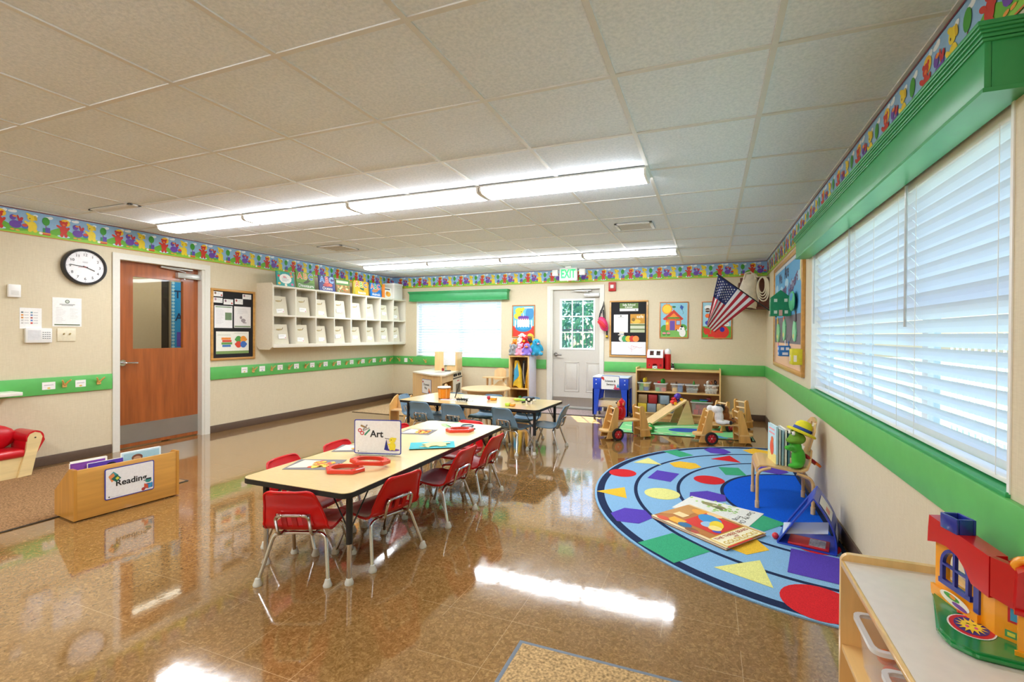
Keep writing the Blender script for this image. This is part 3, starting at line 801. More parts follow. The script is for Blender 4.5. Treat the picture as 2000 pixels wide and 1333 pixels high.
pin('index_card', 4.558, 1.717, .118, .072, 'white card right of centre in the board\'s card row', drb('a85a5a','e2e2e2'), group=GC)
pin('index_card', 4.677, 1.79, .13, .066, 'white card at the top right of the black board by the brown door', drb('9a7a8a','dedede'), group=GC)
def dr(P, w, h): P.rect(-w*.45,h*.42,w*.45,h*.47,'7d9a78',2); P.lines(-w*.42,w*.05,-h*.3,h*.34,11,.0025,'b4b4ba',2); P.rect(w*.08,-h*.14,w*.46,h*.2,'6f8a68',2)
pin('notice', 4.344, 1.503, .245, .292, 'printed sheet with a green box, left of the two on the black board', dr, base='f0f0f2')
def dr(P, w, h):
    P.lines(-w*.3,w*.3,h*.16,h*.4,6,.0025,'bcbcbe',2); P.rect(-w*.48,-h*.47,w*.48,-h*.41,'76906a',2)
    P.disc(.01,-.045,.034,.026,'9c9298',2); P.disc(-.025,-.005,.018,.02,'9c9298',2); P.disc(.03,-.075,.03,.008,'9c9298',2)
pin('notice', 4.613, 1.507, .246, .288, 'printed sheet with a grey animal, right of the two on the black board', dr, base='eceaea')
def dr(P, w, h):
    for k, c in enumerate(('e8862e','d9482f','5d9a4a','3f74b8')): P.rect(-.16+.012*(k%2), .04-k*.032, -.03+.01*(k%3), .068-k*.032, c, 2)
    P.rect(-w*.46,.1,-.03,.104,'9aa08a',2); P.rect(.02,.125,.2,.128,'9aa08a',2)
    for (x, y, c) in ((-.035,.035,'4f9a4a'),(.035,.035,'e8962e'),(-.035,-.035,'d8432f'),(.035,-.035,'3a6ab8')):
        P.disc(.115+x, .01+y, .045, .045, c, 2); P.disc(.115+x*2.1, .01+y*.9, .016, .016, c, 3)
    P.rect(-w/2,-h/2,w/2,-h/2+.038,'7c9a58',2)
pin('notice', 4.474, 1.163, .462, .296, 'wide printed sheet with coloured blocks at the bottom of the black board', dr, base='efefe4')

# corner of a white shelf at the picture's left edge
mb = MB(); mb.box(-.8, .04, -.2, 0, -.016, .016, M('ece9e0', .35, var=.02), .004); mb.box(-.7, -.66, -.15, 0, -.12, -.016, WHT); mb.box(-.1, -.06, -.03, 0, -.1, -.016, WHT)
loc, rz = wall('L', 2.285, .735, .021)
single('wall_shelf', mb, 'end of a white shelf fixed over the green rail at the left edge', 'shelf', loc, rz)

# ---- wall cubbies
CW, CD, CH0, CH1 = 3.048, .3, 1.087, 1.968
CREAM = M('e4dfd0', .42, var=.02)
loc, rz = wall('L', 4.857, 0)
cub = thing('wall_cubby', 'long white wall cubby unit with two rows of eight compartments', 'cubby', loc, rz)
mb = MB()
for x in (-.012,):
    mb.prism([(-.0,1.11),(-.05,1.06),(-CD+.05,1.06),(-CD,1.1),(-CD,1.97),(-CD+.03,2.0),(0,2.0)], M('d9cfb8', .45, var=.04), (.02,0,0), yz(-.02))
mb.build('side_panel', cub)
mb = MB(); mb.prism([(-.0,1.11),(-.05,1.06),(-CD+.05,1.06),(-CD,1.1),(-CD,1.97),(-CD+.03,2.0),(0,2.0)], CREAM, (.02,0,0), yz(CW)); mb.build('side_panel', cub)
cw = CW/8
for z, n in ((CH0, 'bottom_panel'), (1.529, 'shelf'), (1.942, 'top_panel')):
    mb = MB(); mb.box(0, CW, -CD, -.004, z, z+.026 if z > 1.2 else z+.05, CREAM, .002); mb.build(n, cub)
for k in range(9):
    mb = MB(); w = .016 if k == 4 else .009; mb.box(max(0,k*cw-w), min(CW,k*cw+w), -CD+.001, -.004, CH0+.05, 1.942, CREAM, .001); mb.build('divider', cub)
mb = MB(); mb.box(0, CW, -.006, 0, CH0, 1.96, M('d6d0c2', .5)); mb.build('back_panel', cub)
# fabric bins standing in the cubbies
FELT = M('dcd6c2', .85, var=.06, scale=120, bump=.1)
def make_bin(label, loc, rz):
    t = thing('fabric_bin', label, 'bin', loc, rz, 'cream fabric bins in the wall cubbies')
    mb = MB()
    A = [(-.135,0,0),(.135,0,0),(.125,.035,.27),(-.125,.035,.27)]     # leaning tapered front
    pts = lambda dy: [V3(p)+V3((0,dy,0)) for p in A]
    mb.prism([(p[0],p[2]) for p in A], FELT, (0,.012,0), lambda u, v: V3((u, v*.13, v)))
    mb.box(-.13,.13,.01,.2,0,.012,FELT); mb.box(-.13,-.12,.03,.2,0,.2,FELT); mb.box(.12,.13,.03,.2,0,.2,FELT); mb.box(-.13,.13,.19,.2,0,.2,FELT)
    mb.build('body', t)
    mb = MB(); d = M('bba97c', .8); d2 = M('8d7850', .8)
    mb.tube([(-.05,.0235,.2),(-.02,.0235,.197),(.01,.0235,.199),(.04,.0235,.201)], [.007,.011,.010,.005], d, 8, flat=.35)
    mb.tube([(.038,.0235,.198),(.054,.026,.226)], [.004,.003], d2, 6); mb.build('handle_slot', t)
    mb = MB(); mb.box(-.06,.062,-.002,.002,-.03,.03, ink('f4f4f4')); P = Pic(mb,(0,-.002,0),(1,0,0),(0,0,1)); P.rect(-.045,.004,.03,.009,'c8c8cc',1); P.disc(.048,-.018,.007,.008,'d0606a',1)
    tg = mb.build('name_tag', t); tg.location = (0, .006, .085); tg.rotation_euler = (-.129, 0, 0)
    return t
B0 = None; rr = random.Random(3)
for row, zb, rn in ((0, 1.556, 'top'), (1, 1.138, 'bottom')):
    for k in range(8):
        a = 4.857 + cw*(k+.5) - .02 + rr.uniform(-.015,.01)
        lb = 'cream fabric bin, %s from the left in the %s cubby row' % (ordn[k], rn)
        loc, rz = wall('L', a, zb, CD-.05 - rr.uniform(0,.03))
        if B0 is None: b = B0 = make_bin(lb, loc, rz)
        else: b = dup(B0, loc, rz + rr.uniform(-.05,.05), lb)
        b.scale = (1.02, 1, rr.uniform(.95, 1.06))
        for ch in b.children:
            if ch.name.startswith('name_tag'): ch.location = (rr.uniform(-.015,.03), .006+rr.uniform(0,.003), .075+rr.uniform(-.02,.04)); ch.rotation_euler = (-.129, rr.uniform(-.12,.12), 0)
# picture books standing on top of the cubbies
def book(a, w, h, cov, label, draw, lean=.12, th=.014, place=None):
    t = thing('picture_book', label, 'book', (XL+.235, a, 1.9685), PI/2, 'picture books on top of the cubbies')
    Tm = Matrix.Rotation(-lean, 4, 'X')
    mb = MB(); mb.T = Tm; mb.box(-w/2, w/2, -th, -th+.002, 0, h, ink(cov)); mb.box(-w/2, w/2, -.002, 0, 0, h, ink(cov)); mb.box(-w/2, -w/2+.002, -th, 0, 0, h, ink(cov))
    P = Pic(mb, (0,-th,h/2), (1,0,0), (0,0,1), .0006); draw(P, w, h); mb.build('cover', t)
    mb = MB(); mb.T = Tm; mb.box(-w/2+.003, w/2-.004, -th+.002, -.002, .003, h-.003, M('f1eee4', .8)); mb.build('pages', t)
    return t
def abc(word, cols, pic):
    def dr(P, w, h):
        for k, (ch, c) in enumerate(zip('ABC', cols)): P.text(ch, -w*.3+k*w*.29, h*.24, .125, c, 4, .03); P.text(ch, -w*.3+k*w*.29, h*.24, .125, 'ffffff', 3, .06)
        pic(P, w, h); P.text(word, 0, -h*.33, .07, 'f6f6f0', 5, .012)
    return dr
def dr(P, w, h):
    for k in range(16): a = 2*PI*k/16; P.disc(.075*math.cos(a), .05*math.sin(a)+.005, .03, .022, 'f2f2ee', 2)
    P.disc(0,.005,.08,.055,'f2f2ee',3)
    for (x,y,c) in ((-.11,.04,'e05a4a'),(.11,.05,'e8a24a'),(-.11,-.07,'e8c04a'),(.11,-.07,'d86a9a'),(0,-.085,'f0e6d0'),(-.1,.085,'7ac07a'),(.1,.09,'e06a5a')): P.disc(x,y,.022,.018,c,2)
    P.lines(-.04,.03,.022,.04,3,.006,'d0506a',4); P.lines(-.06,.06,-.03,.012,4,.004,'8aa0b0',4)
book(5.11, .3, .212, '2f9d97', 'teal picture book with a white cloud title, leftmost on the cubbies', dr)
def p1(P, w, h): P.disc(.02,-.02,.07,.02,'3c3a22',2,rot=20); P.line([(.02,-.02),(.06,.05)],.02,'3c3a22',3); P.rect(-w/2,-h/2,w/2,-h*.12,'4f7f2a',1)
book(5.475, .345, .25, '6f9a35', 'green ABC dinosaurs picture book, second from the left on the cubbies', abc('Dinosaurs', ('e06a2a','e0a030','3a6ac0'), p1))
def p2(P, w, h): P.disc(0,-.01,.06,.04,'c23a2a',2); P.disc(.07,-.02,.04,.025,'d85a3a',2); P.disc(-.05,-.03,.04,.02,'a82a2a',2)
book(5.905, .335, .245, '1f2f78', 'dark blue ABC oceans picture book on the cubbies', abc('Oceans', ('3a8ad0','d0453a','4a9ad8'), p2))
def dr(P, w, h):
    P.rect(-w/2,.02,w/2,h/2,'4a7a3a',1); P.rect(-w*.45,.05,w*.4,.09,'d8cfae',2); rr2 = random.Random(1)
    for k in range(26): P.disc(rr2.uniform(-w*.42,w*.42), rr2.uniform(-h*.4,.01), .018, .014, rr2.choice(['c8a25a','b8703a','8a5a2a','e0c890','5a7a3a']), 2+k%3)
book(6.255, .315, .225, '8a6a3a', 'brown and green picture book with crowded cover, between the oceans and insects books', dr)
mb = MB(); mb.box(-.008,.008,-.035,0,0,.22,ink('c8b03a'),.002); mb.box(.012,.026,-.03,0,0,.21,ink('3f8a4a'),.002)
single('book_stack', mb, 'thin spines wedged upright behind the insects book on the cubbies', 'book', (XL+.05+.19, 6.47, 1.9685), PI/2)
def p3(P, w, h): P.disc(.01,-.015,.06,.018,'2a5a3a',2,rot=-15); P.disc(.05,0,.02,.012,'3a7a5a',3)
book(6.705, .35, .25, 'e89a28', 'orange ABC insects picture book on the cubbies', abc('Insects', ('d85a2a','6aa03a','2a3a6a'), p3))
def p4(P, w, h): P.disc(-.02,-.01,.09,.035,'b87a4a',2,rot=10); P.disc(.07,.03,.03,.03,'c88a5a',3)
book(7.085, .3, .25, '1f74c0', 'bright blue ABC animals picture book on the cubbies', abc('Animals', ('e0703a','3f9a5a','c84a5a'), p4))
mb = MB(); mb.box(-.012,.012,-.05,0,0,.25,ink('e8862e'),.002)
single('picture_book', mb, 'orange book turned spine outwards just right of the animals book', 'book', (XL+.235, 7.265, 1.9685), PI/2+.2, 'picture books on top of the cubbies')
def dr(P, w, h): P.disc(.01,-.02,.075,.05,'e8a83a',2); P.disc(-.02,.0,.03,.03,'d88a2a',3); P.rect(-w*.4,h*.3,w*.3,h*.42,'5a5a62',2)
book(7.425, .245, .2, 'f0eee6', 'small white picture book with an orange drawing, rightmost book on the cubbies', dr)
t = thing('storage_box', 'white lidded storage box at the far end of the cubby top', 'box', (XL+.15, 7.7, 1.9685), PI/2)
mb = MB(); mb.prism(rrect(-.15,.15,-.13,.13,.03), M('e2e0d8', .5, var=.02), (0,0,.27), xy()); mb.build('body', t)
mb = MB(); mb.prism(rrect(-.156,.156,-.136,.136,.03), WHT, (0,0,.035), xy(.268)); mb.build('lid', t)
mb = MB(); mb.tube(arc(0,.0,.04,.03,180,360,8) and [(-.04+.08*k/8, -.136-.012*math.sin(PI*k/8), .22) for k in range(9)], .006, WHT, 6); mb.build('handle', t)

# ================================================================== BACK WALL
def bday(P, w, h):
    P.rect(-w/2,-h/2,w/2,h/2,'6fc0d8',1); P.rect(-w/2,-h/2,w/2,-h*.16,'d8382a',2)
    P.disc(0,-h*.2,w*.4,h*.15,'2a8ac0',3); P.disc(0,-h*.17,w*.3,h*.11,'3aa0d0',4)
    P.rect(-w*.26,-h*.18,w*.26,h*.14,'f4f2ee',5); P.disc(0,h*.14,w*.26,h*.04,'6a3aa0',6); P.rect(-w*.26,h*.08,w*.26,h*.14,'6a3aa0',6)
    for k in range(7): P.rect(-w*.42+k*w*.13,-h*.2,-w*.36+k*w*.13,h*.03,'f4f2ee',6)
    for k in range(5): P.disc(-w*.2+k*w*.1,h*.06,w*.03,h*.02,'e0507a',7)
    c = 'ecd43a'; P.disc(-w*.28,h*.17,w*.18,h*.1,c,5); P.disc(-w*.2,h*.34,w*.19,h*.11,c,6); P.disc(-w*.02,h*.4,w*.07,h*.06,c,6,rot=-40); P.disc(-w*.1,h*.31,w*.03,h*.018,'2a2210',7)
    P.disc(w*.3,h*.25,w*.2,h*.2,'3f90c8',3); P.line([(0,h*.16),(0,h*.27)],w*.03,'f0f0f0',7); P.rect(w*.02,h*.42,w*.44,h*.46,'e8e8ee',4)
framed('poster', .44, .585, .018, ink('6fc0d8'), 'print', 'framed poster of a yellow dog by a birthday cake above the soft toys', 'poster', wall('B', -3.15, 1.535), .018, bday, wood('c07a3c', 0))
t = thing('fire_alarm', 'red square fire alarm strobe right of the outside door', 'fire alarm', *wall('B', -1.54, 2.108))
mb = MB(); mb.box(-.062,.062,-.04,0,-.075,.075,M('b8201f', .35),.008); mb.build('housing', t)
mb = MB(); mb.box(-.028,.028,-.058,-.04,-.03,.03,M('e6e2dc', .2),.006); mb.build('strobe_lens', t)
framed('notice_board', .635, .945, .028, BLK, 'board', 'black notice board in a wooden frame right of the outside door', 'notice board', wall('B', -1.267, 1.402))
o = .0125
def dr(P, w, h): P.rect(-w/2,-h*.18,w/2,h/2,'5d7d3f',2); P.text('Safe School', 0, h*.27, .046, 'f0f0e8', 3, .015); P.text('Center', 0, h*.0, .046, 'f0f0e8', 3, .015); P.disc(w*.36,-h*.36,.012,.012,'8a8a86',2)
pin('notice', -1.262, 1.762, .305, .135, 'green and white heading card at the top of the right hand black board', dr, 'B')
def dr(P, w, h): P.disc(0,h*.42,.013,.013,'5a5a56',2); P.rect(-.05,h*.33,.05,h*.345,'a0a0a0',2); P.lines(-w*.4,w*.4,-h*.35,h*.25,13,.002,'c2c2c4',2)
pin('notice', -1.394, 1.488, .235, .3, 'white letter with a small seal pinned on the right hand black board', dr, 'B')
def dr(P, w, h):
    P.rect(-w/2,-h*.02,w/2,h/2,'c8902f',2); P.disc(-w*.1,h*.1,w*.32,h*.12,'e6b84a',3); P.disc(-w*.28,h*.2,w*.12,h*.1,'8a6a2a',3); P.text('safe', w*.18, h*.36, .075, 'f8f0d8', 4, .01)
    for k, c in enumerate(('b9c09a','7a8a5a','c9cdb0','6a7a4a')): P.rect(-w/2,-h*.5+k*h*.12,w/2,-h*.5+k*h*.12+h*.1,c,2)
pin('notice', -1.12, 1.492, .236, .305, 'golden photo leaflet on the right hand black board', dr, 'B', base='e9ead8')
mb = MB(); P = Pic(mb, (0,-.004,0), (1,0,0), (0,0,1), .0006)
for k, (x, c) in enumerate(((-.085,'dcdcd4'),(-.035,'3f9a5a'),(.025,'e2b93a'),(.09,'c9372f'),(.145,'ee8a42'))):
    mb.prism([(x+.052*math.cos(2*PI*j/18), -.03+.05*math.sin(2*PI*j/18)) for j in range(18)], ink(c), (0,-.002-.001*k,0), xz(-.0005*k))
mb.prism([(-.15,.03),(-.06,.015),(-.045,.03),(-.055,.04),(-.045,.085),(-.125,.095),(-.128,.045),(-.145,.045)], ink('e0d8c6'), (0,-.008,0), xz(0))
P = Pic(mb, (0,-.008,0), (1,0,0), (0,0,1)); P.rect(-.128,.04,-.055,.05,'5a86b8',2)
loc, rz = wall('B', -1.29, 1.265, o)
single('paper_caterpillar', mb, 'paper caterpillar of coloured circles in a hat on the right hand black board', 'artwork', loc, rz)
def dr(P, w, h):
    c = 'c8506a'; P.line([(.1,.03),(.05,.05),(.04,.0),(.06,-.02),(.05,-.06)],.003,c,2); P.line([(.06,.02),(.12,.03),(.18,.01),(.22,.015)],.003,c,2); P.line([(.0,.03),(.03,-.01),(.09,-.01),(.14,.03)],.0025,c,2); P.line([(-.2,.01),(-.1,.02)],.0015,'e4c4cc',2)
pin('whiteboard_sheet', -1.267, 1.075, .565, .215, 'white sheet with red scribbles at the bottom of the right hand black board', dr, 'B', base='eff0f4')

def house(P, w, h):
    P.rect(-w/2,-h/2,w/2,h/2,'8cc8dc',1); P.disc(-w*.18,-h*.36,w*.31,h*.14,'6ab04a',2); P.rect(-w/2,-h/2,w/2,-h*.3,'7ab85a',2); P.disc(-w*.34,-h*.26,w*.15,h*.12,'4f9a3a',3); P.disc(w*.32,-h*.22,w*.17,h*.1,'5aa63f',2)
    for k in range(12):
        a = R(30*k); P.poly([(-w*.28+.085*math.cos(a-.2), h*.32+.085*math.sin(a-.2)), (-w*.26+.095*math.cos(a), h*.32+.095*math.sin(a)), (-w*.28+.085*math.cos(a+.2), h*.32+.085*math.sin(a+.2))], 'ee9a35', 3)
    P.disc(-w*.26,h*.32,.08,.08,'f0962f',4); P.disc(-w*.26,h*.32,.066,.066,'f4cf3a',5)
    P.rect(-w*.3,-h*.3,w*.27,h*.03,'ee8a2f',4); P.poly([(-w*.42,h*.03),(0,h*.3),(w*.36,h*.03),(w*.3,-.0),(-w*.36,-.0)],'cf3a2a',5); P.poly([(-w*.26,h*.02),(0,h*.2),(w*.24,h*.02)],'ee8a2f',6)
    P.rect(-w*.22,h*.035,w*.2,h*.085,'6aa63a',7); P.text('Discovery House', -.004, h*.06, .033, '2f5a22', 8, .015)
    P.rect(-w*.15,-h*.3,w*.04,-h*.02,'6a4fa8',6); P.rect(w*.09,-h*.14,w*.24,-h*.02,'9cc8e0',6); P.frame(w*.08,-h*.15,w*.25,-h*.01,.008,'b83a2f',7)
    for k in range(5): a = R(90+72*k); P.poly([(-w*.25+.035*math.cos(a), -h*.1+.035*math.sin(a)), (-w*.25+.016*math.cos(a+.63), -h*.1+.016*math.sin(a+.63)), (-w*.25,-h*.1), (-w*.25+.016*math.cos(a-.63), -h*.1+.016*math.sin(a-.63))], 'f4df4a', 6)
    P.poly([(w*.22,h*.36),(w*.26,h*.44),(w*.36,h*.38),(w*.31,h*.28)],'2a55a8',4); P.line([(w*.3,h*.3),(w*.36,h*.22),(w*.33,h*.17)],.004,'3a3a3a',4); P.disc(0,h*.38,.03,.015,'2f7a3a',4); P.line([(0,h*.3),(0,h*.38)],.004,'3a3a3a',4)
    P.disc(w*.32,-h*.37,w*.12,h*.12,'f2f2ee',7); P.disc(w*.3,-h*.26,w*.1,h*.075,'f2f2ee',8); P.disc(w*.19,-h*.31,w*.09,h*.03,'f2f2ee',8,18,-20); P.disc(w*.3,-h*.19,w*.05,h*.03,'1c1c1e',9); P.disc(w*.1,-h*.29,w*.025,h*.018,'1c1c1e',9); P.disc(w*.27,-h*.26,w*.025,h*.02,'1c1c1e',9)
    for x in (-w*.36, -w*.2):
        P.disc(x,-h*.42,.03,.022,'4a8a3a',6); P.disc(x-.012,-h*.385,.014,.016,'e88a9a',7); P.disc(x+.012,-h*.385,.014,.016,'e88a9a',7)
framed('poster', .445, .585, .016, ink('8cc8dc'), 'print', 'framed poster of an orange house with sun and kite on the back wall', 'poster', wall('B', -.545, 1.543), .018, house, wood('c07a3c', 0))
def train(P, w, h):
    P.rect(-w/2,-h/2,w/2,h/2,'9cd0e2',1); P.rect(-w/2,-h/2,w/2,-h*.18,'5aa83a',2)
    P.disc(-w*.3,h*.36,w*.14,h*.06,'f0f4f6',2); P.disc(-w*.2,h*.34,w*.12,h*.05,'f0f4f6',3)
    for y, c in ((.28,'5a3a30'),(.12,'ea6a2a'),(-.08,'3a4ab0')): P.disc(-w*.32,h*y,.036,.034,c,3); P.disc(-w*.32,h*y,.03,.028,c,4)
    P.rect(-w*.42,h*.27,-w*.22,h*.29,'e8e4da',5)
    P.disc(w*.12,-h*.34,w*.32,h*.2,'d8301f',4); P.disc(-w*.34,-h*.32,w*.13,h*.09,'d8301f',4,rot=-25); P.poly([(-w*.48,-h*.18),(-w*.34,-h*.26),(-w*.28,-h*.4),(-w*.4,-h*.42)],'d8301f',5); P.rect(-w*.3,-h*.48,w*.34,-h*.38,'d8301f',5)
    P.disc(w*.2,-h*.27,.035,.038,'1f2a9a',6); P.disc(w*.36,-h*.12,w*.09,h*.055,'f4f2ea',6); P.line([(w*.32,-h*.12),(w*.4,-h*.12)],.006,'6a6a6a',7)
    for k, c in enumerate(('f0d03a','7ac04a','e86a9a')): P.disc(w*.3,h*(.36-k*.16),.034,.034,c,3)
framed('poster', .445, .585, .016, ink('9cd0e2'), 'print', 'framed poster with a red shape and coloured dots behind the flag', 'poster', wall('B', .095, 1.54), .018, train, wood('c07a3c', 0))

# red and pink waist pack with black strap, hung right of the door
t = thing('waist_pack', 'pink and red waist pack hanging by a black strap beside the outside door', 'bag', (-1.685, YB-.03, 1.36))
mb = MB()
def pk(u, v):
    a = 2*PI*u; k = math.sin(PI*min(max(v,0.02),.98))**.5
    return V3((.005 + (v-.5)*.2*.72 + .06*k*math.cos(a)*.7, -.035 + .045*k*math.sin(a), .12 - (v-.5)*.2 + .075*k*math.cos(a)))
mb.grid(pk, 18, 10, M('d42a6a', .5, bump=.1)); mb.build('pouch', t)
mb = MB(); mb.tube([(-.075,-.07,.17),(-.02,-.095,.13),(.05,-.085,.055)], [.028,.045,.03], M('c9202c', .5), 10, flat=.4); mb.build('front_pocket', t)
mb = MB(); mb.tube([(-.08,-.075,.2),(.075,-.08,.075)], .004, M('1c1c1e', .4), 6); mb.build('zipper', t)
mb = MB(); bk = M('17171a', .6)
mb.tube([(-.07,-.03,.19),(-.05,-.03,.3),(.0,-.03,.42),(.012,-.028,.5),(.022,-.028,.42),(.04,-.028,.2),(.075,-.03,.06)], .012, bk, 8, flat=.3)
mb.tube([(.0,-.025,.36),(.012,-.024,.24),(.02,-.024,.16)], .012, bk, 8, flat=.3); mb.build('strap', t)
mb = MB(); mb.box(-.05,-.02,-.045,-.03,.3,.35,bk,.004); mb.build('buckle', t)
t = thing('flashlight', 'small black and yellow torch hanging under the waist pack strap', 'flashlight', (-1.625, YB-.03, 1.24))
mb = MB(); mb.lathe([(.0,0),(.02,0),(.02,.05),(.014,.06),(.014,.13),(0,.13)], bk, seg=14); mb.build('body', t)
mb = MB(); mb.lathe([(.0205,.015),(.022,.02),(.022,.045),(.0205,.05)], M('e0b820', .4), seg=14); mb.build('grip_band', t)
mb = MB(); mb.tube([(0,0,.13),(.002,.01,.2)], .003, bk, 6); mb.build('lanyard', t)

# flag on an angled pole from the side wall
def flag_pt(u, v, sag=0.):
    """u along the pole from tip, v down the hanging cloth"""
    tip, foot = V3((.083, 6.65, 2.105)), V3((.777, 6.65, 1.558))
    p = tip.lerp(foot, u)
    return p
t = thing('flag', 'red, white and blue striped flag with white stars on an angled black pole', 'flag', (.777, 6.65, 1.558))
O_ = V3((.777, 6.65, 1.558))
tip, foot = V3((.083, 6.65, 2.105)) - O_, V3((0,0,0))
mb = MB(); mb.tube([foot + V3((.018,0,-.014)), tip], .007, M('19181a', .35), 10); mb.ball(tip, .012, M('19181a', .35), 10, 8); mb.build('pole', t)
mb = MB(); mb.cyl((.019,0,-.02), (-.012,0,.012), .02, M('3a3734', .4, .6), 12); mb.build('bracket', t)
c0 = tip.lerp(foot, .015); c1 = tip.lerp(foot, .66)             # hoist edge along the pole
def cloth(u, v):                                              # u along hoist from tip, v down the fly
    a = c0.lerp(c1, u)
    g = max(0., (u-.42)/.58)                                      # the stripes by the tip fold away behind the others
    e = V3((-.04, 6.65, 1.42)).lerp(V3((.062, 6.65, 1.34)), g) - O_
    p = a.lerp(e, v)
    fold = (u if u < .42 else .42)
    p.y += .05*v*math.sin(fold*22) + .05*v*(1-g) - .04*math.sin(2.6*g+2*v)*v
    return p
mb = MB(); nu, nv = 26, 26
cr, cwh, cb = M('b01c2e', .7, var=.04), M('eeecec', .7, var=.03), M('262f66', .7, var=.05)
P_ = [[mb.v(cloth(i/nu, j/nv)) for j in range(nv+1)] for i in range(nu+1)]
for i in range(nu):
    for j in range(nv):
        st = i//2
        m_ = cb if (i < 14 and j < 11) else (cr if st % 2 == 0 else cwh)
        mb.f([P_[i][j], P_[i+1][j], P_[i+1][j+1], P_[i][j+1]], m_)
for r_ in range(9):
    for c_ in range(6 if r_ % 2 == 0 else 5):
        u = (r_+1)/10*14/nu; v = (c_ + (1 if r_ % 2 == 0 else 1.5))/7*11/nv*.98
        p = cloth(u, v); du = (cloth(u+.01, v)-p).normalized(); dv = (cloth(u, v+.01)-p).normalized(); n = du.cross(dv).normalized()
        if n.y > 0: n = -n
        for sgn in (1, -1): mb.f([mb.v(p + n*.0015*sgn + (du*math.cos(R(90+36*k)) + dv*math.sin(R(90+36*k)))*(.0125 if k % 2 == 0 else .0052)) for k in range(10)], cwh)
cl = mb.build('flag_cloth', t, 180)
sd = cl.modifiers.new('thickness', 'SOLIDIFY'); sd.thickness = .0016; sd.offset = 0

# dark brown corner shelf with a bag and coiled rope
dw = wood('5a2a1c', 0, .4, .2)
t = thing('corner_shelf', 'dark brown shelf box mounted high in the back right corner', 'shelf', (.79, YB-.002, 1.72))
mb = MB(); mb.box(-.4,.0,-.34,0,-.03,.0,dw,.004); mb.build('base_board', t)
mb = MB(); mb.box(-.4,-.38,-.3,0,0,.36,dw); mb.box(-.02,0,-.3,0,0,.43,dw); mb.box(-.38,-.02,-.3,-.28,0,.43,dw,.002); mb.build('cabinet_panel', t)
mb = MB(); mb.box(-.17,-.13,-.304,-.3,.06,.19,M('e9e7e2', .4),.006); mb.build('latch', t)
t = thing('tote_bag', 'pale see-through bag slumped over the brown corner shelf', 'bag', (.475, 7.58, 1.76))
mb = MB(); bgm = M('d8cdb8', .6, var=.1, scale=20, bump=.3)
def bag(u, v):
    a = 2*PI*u; w = .14*(1-.55*v**1.5)*(1+.08*math.sin(3*a+2)) + .02
    return V3((.05*v + w*math.cos(a)*.95 + .03*v*v, .03 + .09*(1-.5*v)*math.sin(a), -.06 + .5*v + .015*math.sin(4*a)))
mb.grid(bag, 20, 12, bgm); mb.f([mb.v(bag(k/20, 0)) for k in range(20)][::-1], bgm); mb.build('sack', t)
mb = MB(); mb.tube([(-.02,.0,.36),(0,-.01,.45),(.07,-.01,.47),(.12,0,.42),(.14,0,.36)], .012, bgm, 8); mb.build('knotted_handle', t)
mb = MB(); rm = M('e2d9c2', .8, bump=.3, scale=200)
for k in range(4):
    w, h, x = .05+.012*k, .115+.02*k, .006*k
    mb.tube([(x + w*math.cos(2*PI*j/20)*(.8+.2*math.sin(PI*j/20)), -.004*k - .01, -h + h*math.sin(2*PI*j/20)) for j in range(20)], .009, rm, 8, closed=True)
mb.tube([(-.05,-.01,0),(-.11,-.005,.03),(-.15,0,0)], .008, rm, 8)
single('rope_coil', mb, 'coil of cream rope hanging in front of the brown corner shelf', 'rope', (.70, 7.59, 2.15))
mb = MB(); mb.bm.free()

# ================================================================== SIDE WALL BULLETIN BOARD
def brd(P, w, h):
    P.rect(-w/2,-h*.02,w/2,h/2,'5aa6d6',1); P.rect(-w/2,-h*.28,w/2,-h*.02,'6f6a72',1); P.rect(-w/2,-h/2,w/2,-h*.28,'e0b896',1)
    for k in range(5): P.disc(-w*.4+k*w*.2,h*.3-.05*(k%2),.12,.05,'a8d0e8',2)
    for k in range(30):
        P.disc(-w/2+k*w/29,h/2-.02,.04,.022,'cfd6de',3,10); P.disc(w/2-.012,-h/2+k*h/29,.02,.03,'d6d6da',3,10)
    for k in range(24): P.disc(-w/2+.012,-h/2+k*h/23,.02,.03,'d6d6da',3,10)
    P.text('We', -w*.24, h*.38, .17, '4a4a6a', 4, .02); P.text('Are', -w*.0, h*.41, .2, '2e2e52', 4, .02); P.text('Community', -w*.18, h*.235, .15, '6a4a78', 4, .02, rot=4); P.text('Helpers', w*.22, h*.26, .19, '6a4a78', 4, .02, rot=14)
    P.disc(w*.46,h*.36,.06,.14,'ead98a',3)
    for k in range(7): P.line([(-w*.45+k*w*.15,-h*.25),(-w*.38+k*w*.15,-h*.2)],.012,'2f2f36',2)
framed('bulletin_board', 2.03, 1.225, .045, ink('e0b896'), 'backing_paper', 'large decorated bulletin board on the side wall beyond the window', 'bulletin board', wall('R', 5.84, 1.535), .03, brd)
o = .0165
def dcut(c, c2):
    def dr(P, w, h): P.disc(-w*.1,-h*.2,w*.2,h*.1,c2,2); P.line([(0,-h*.4),(w*.1,h*.3)],.008,c2,2)
    return dr
GP = 'paper hands on the bulletin board road'
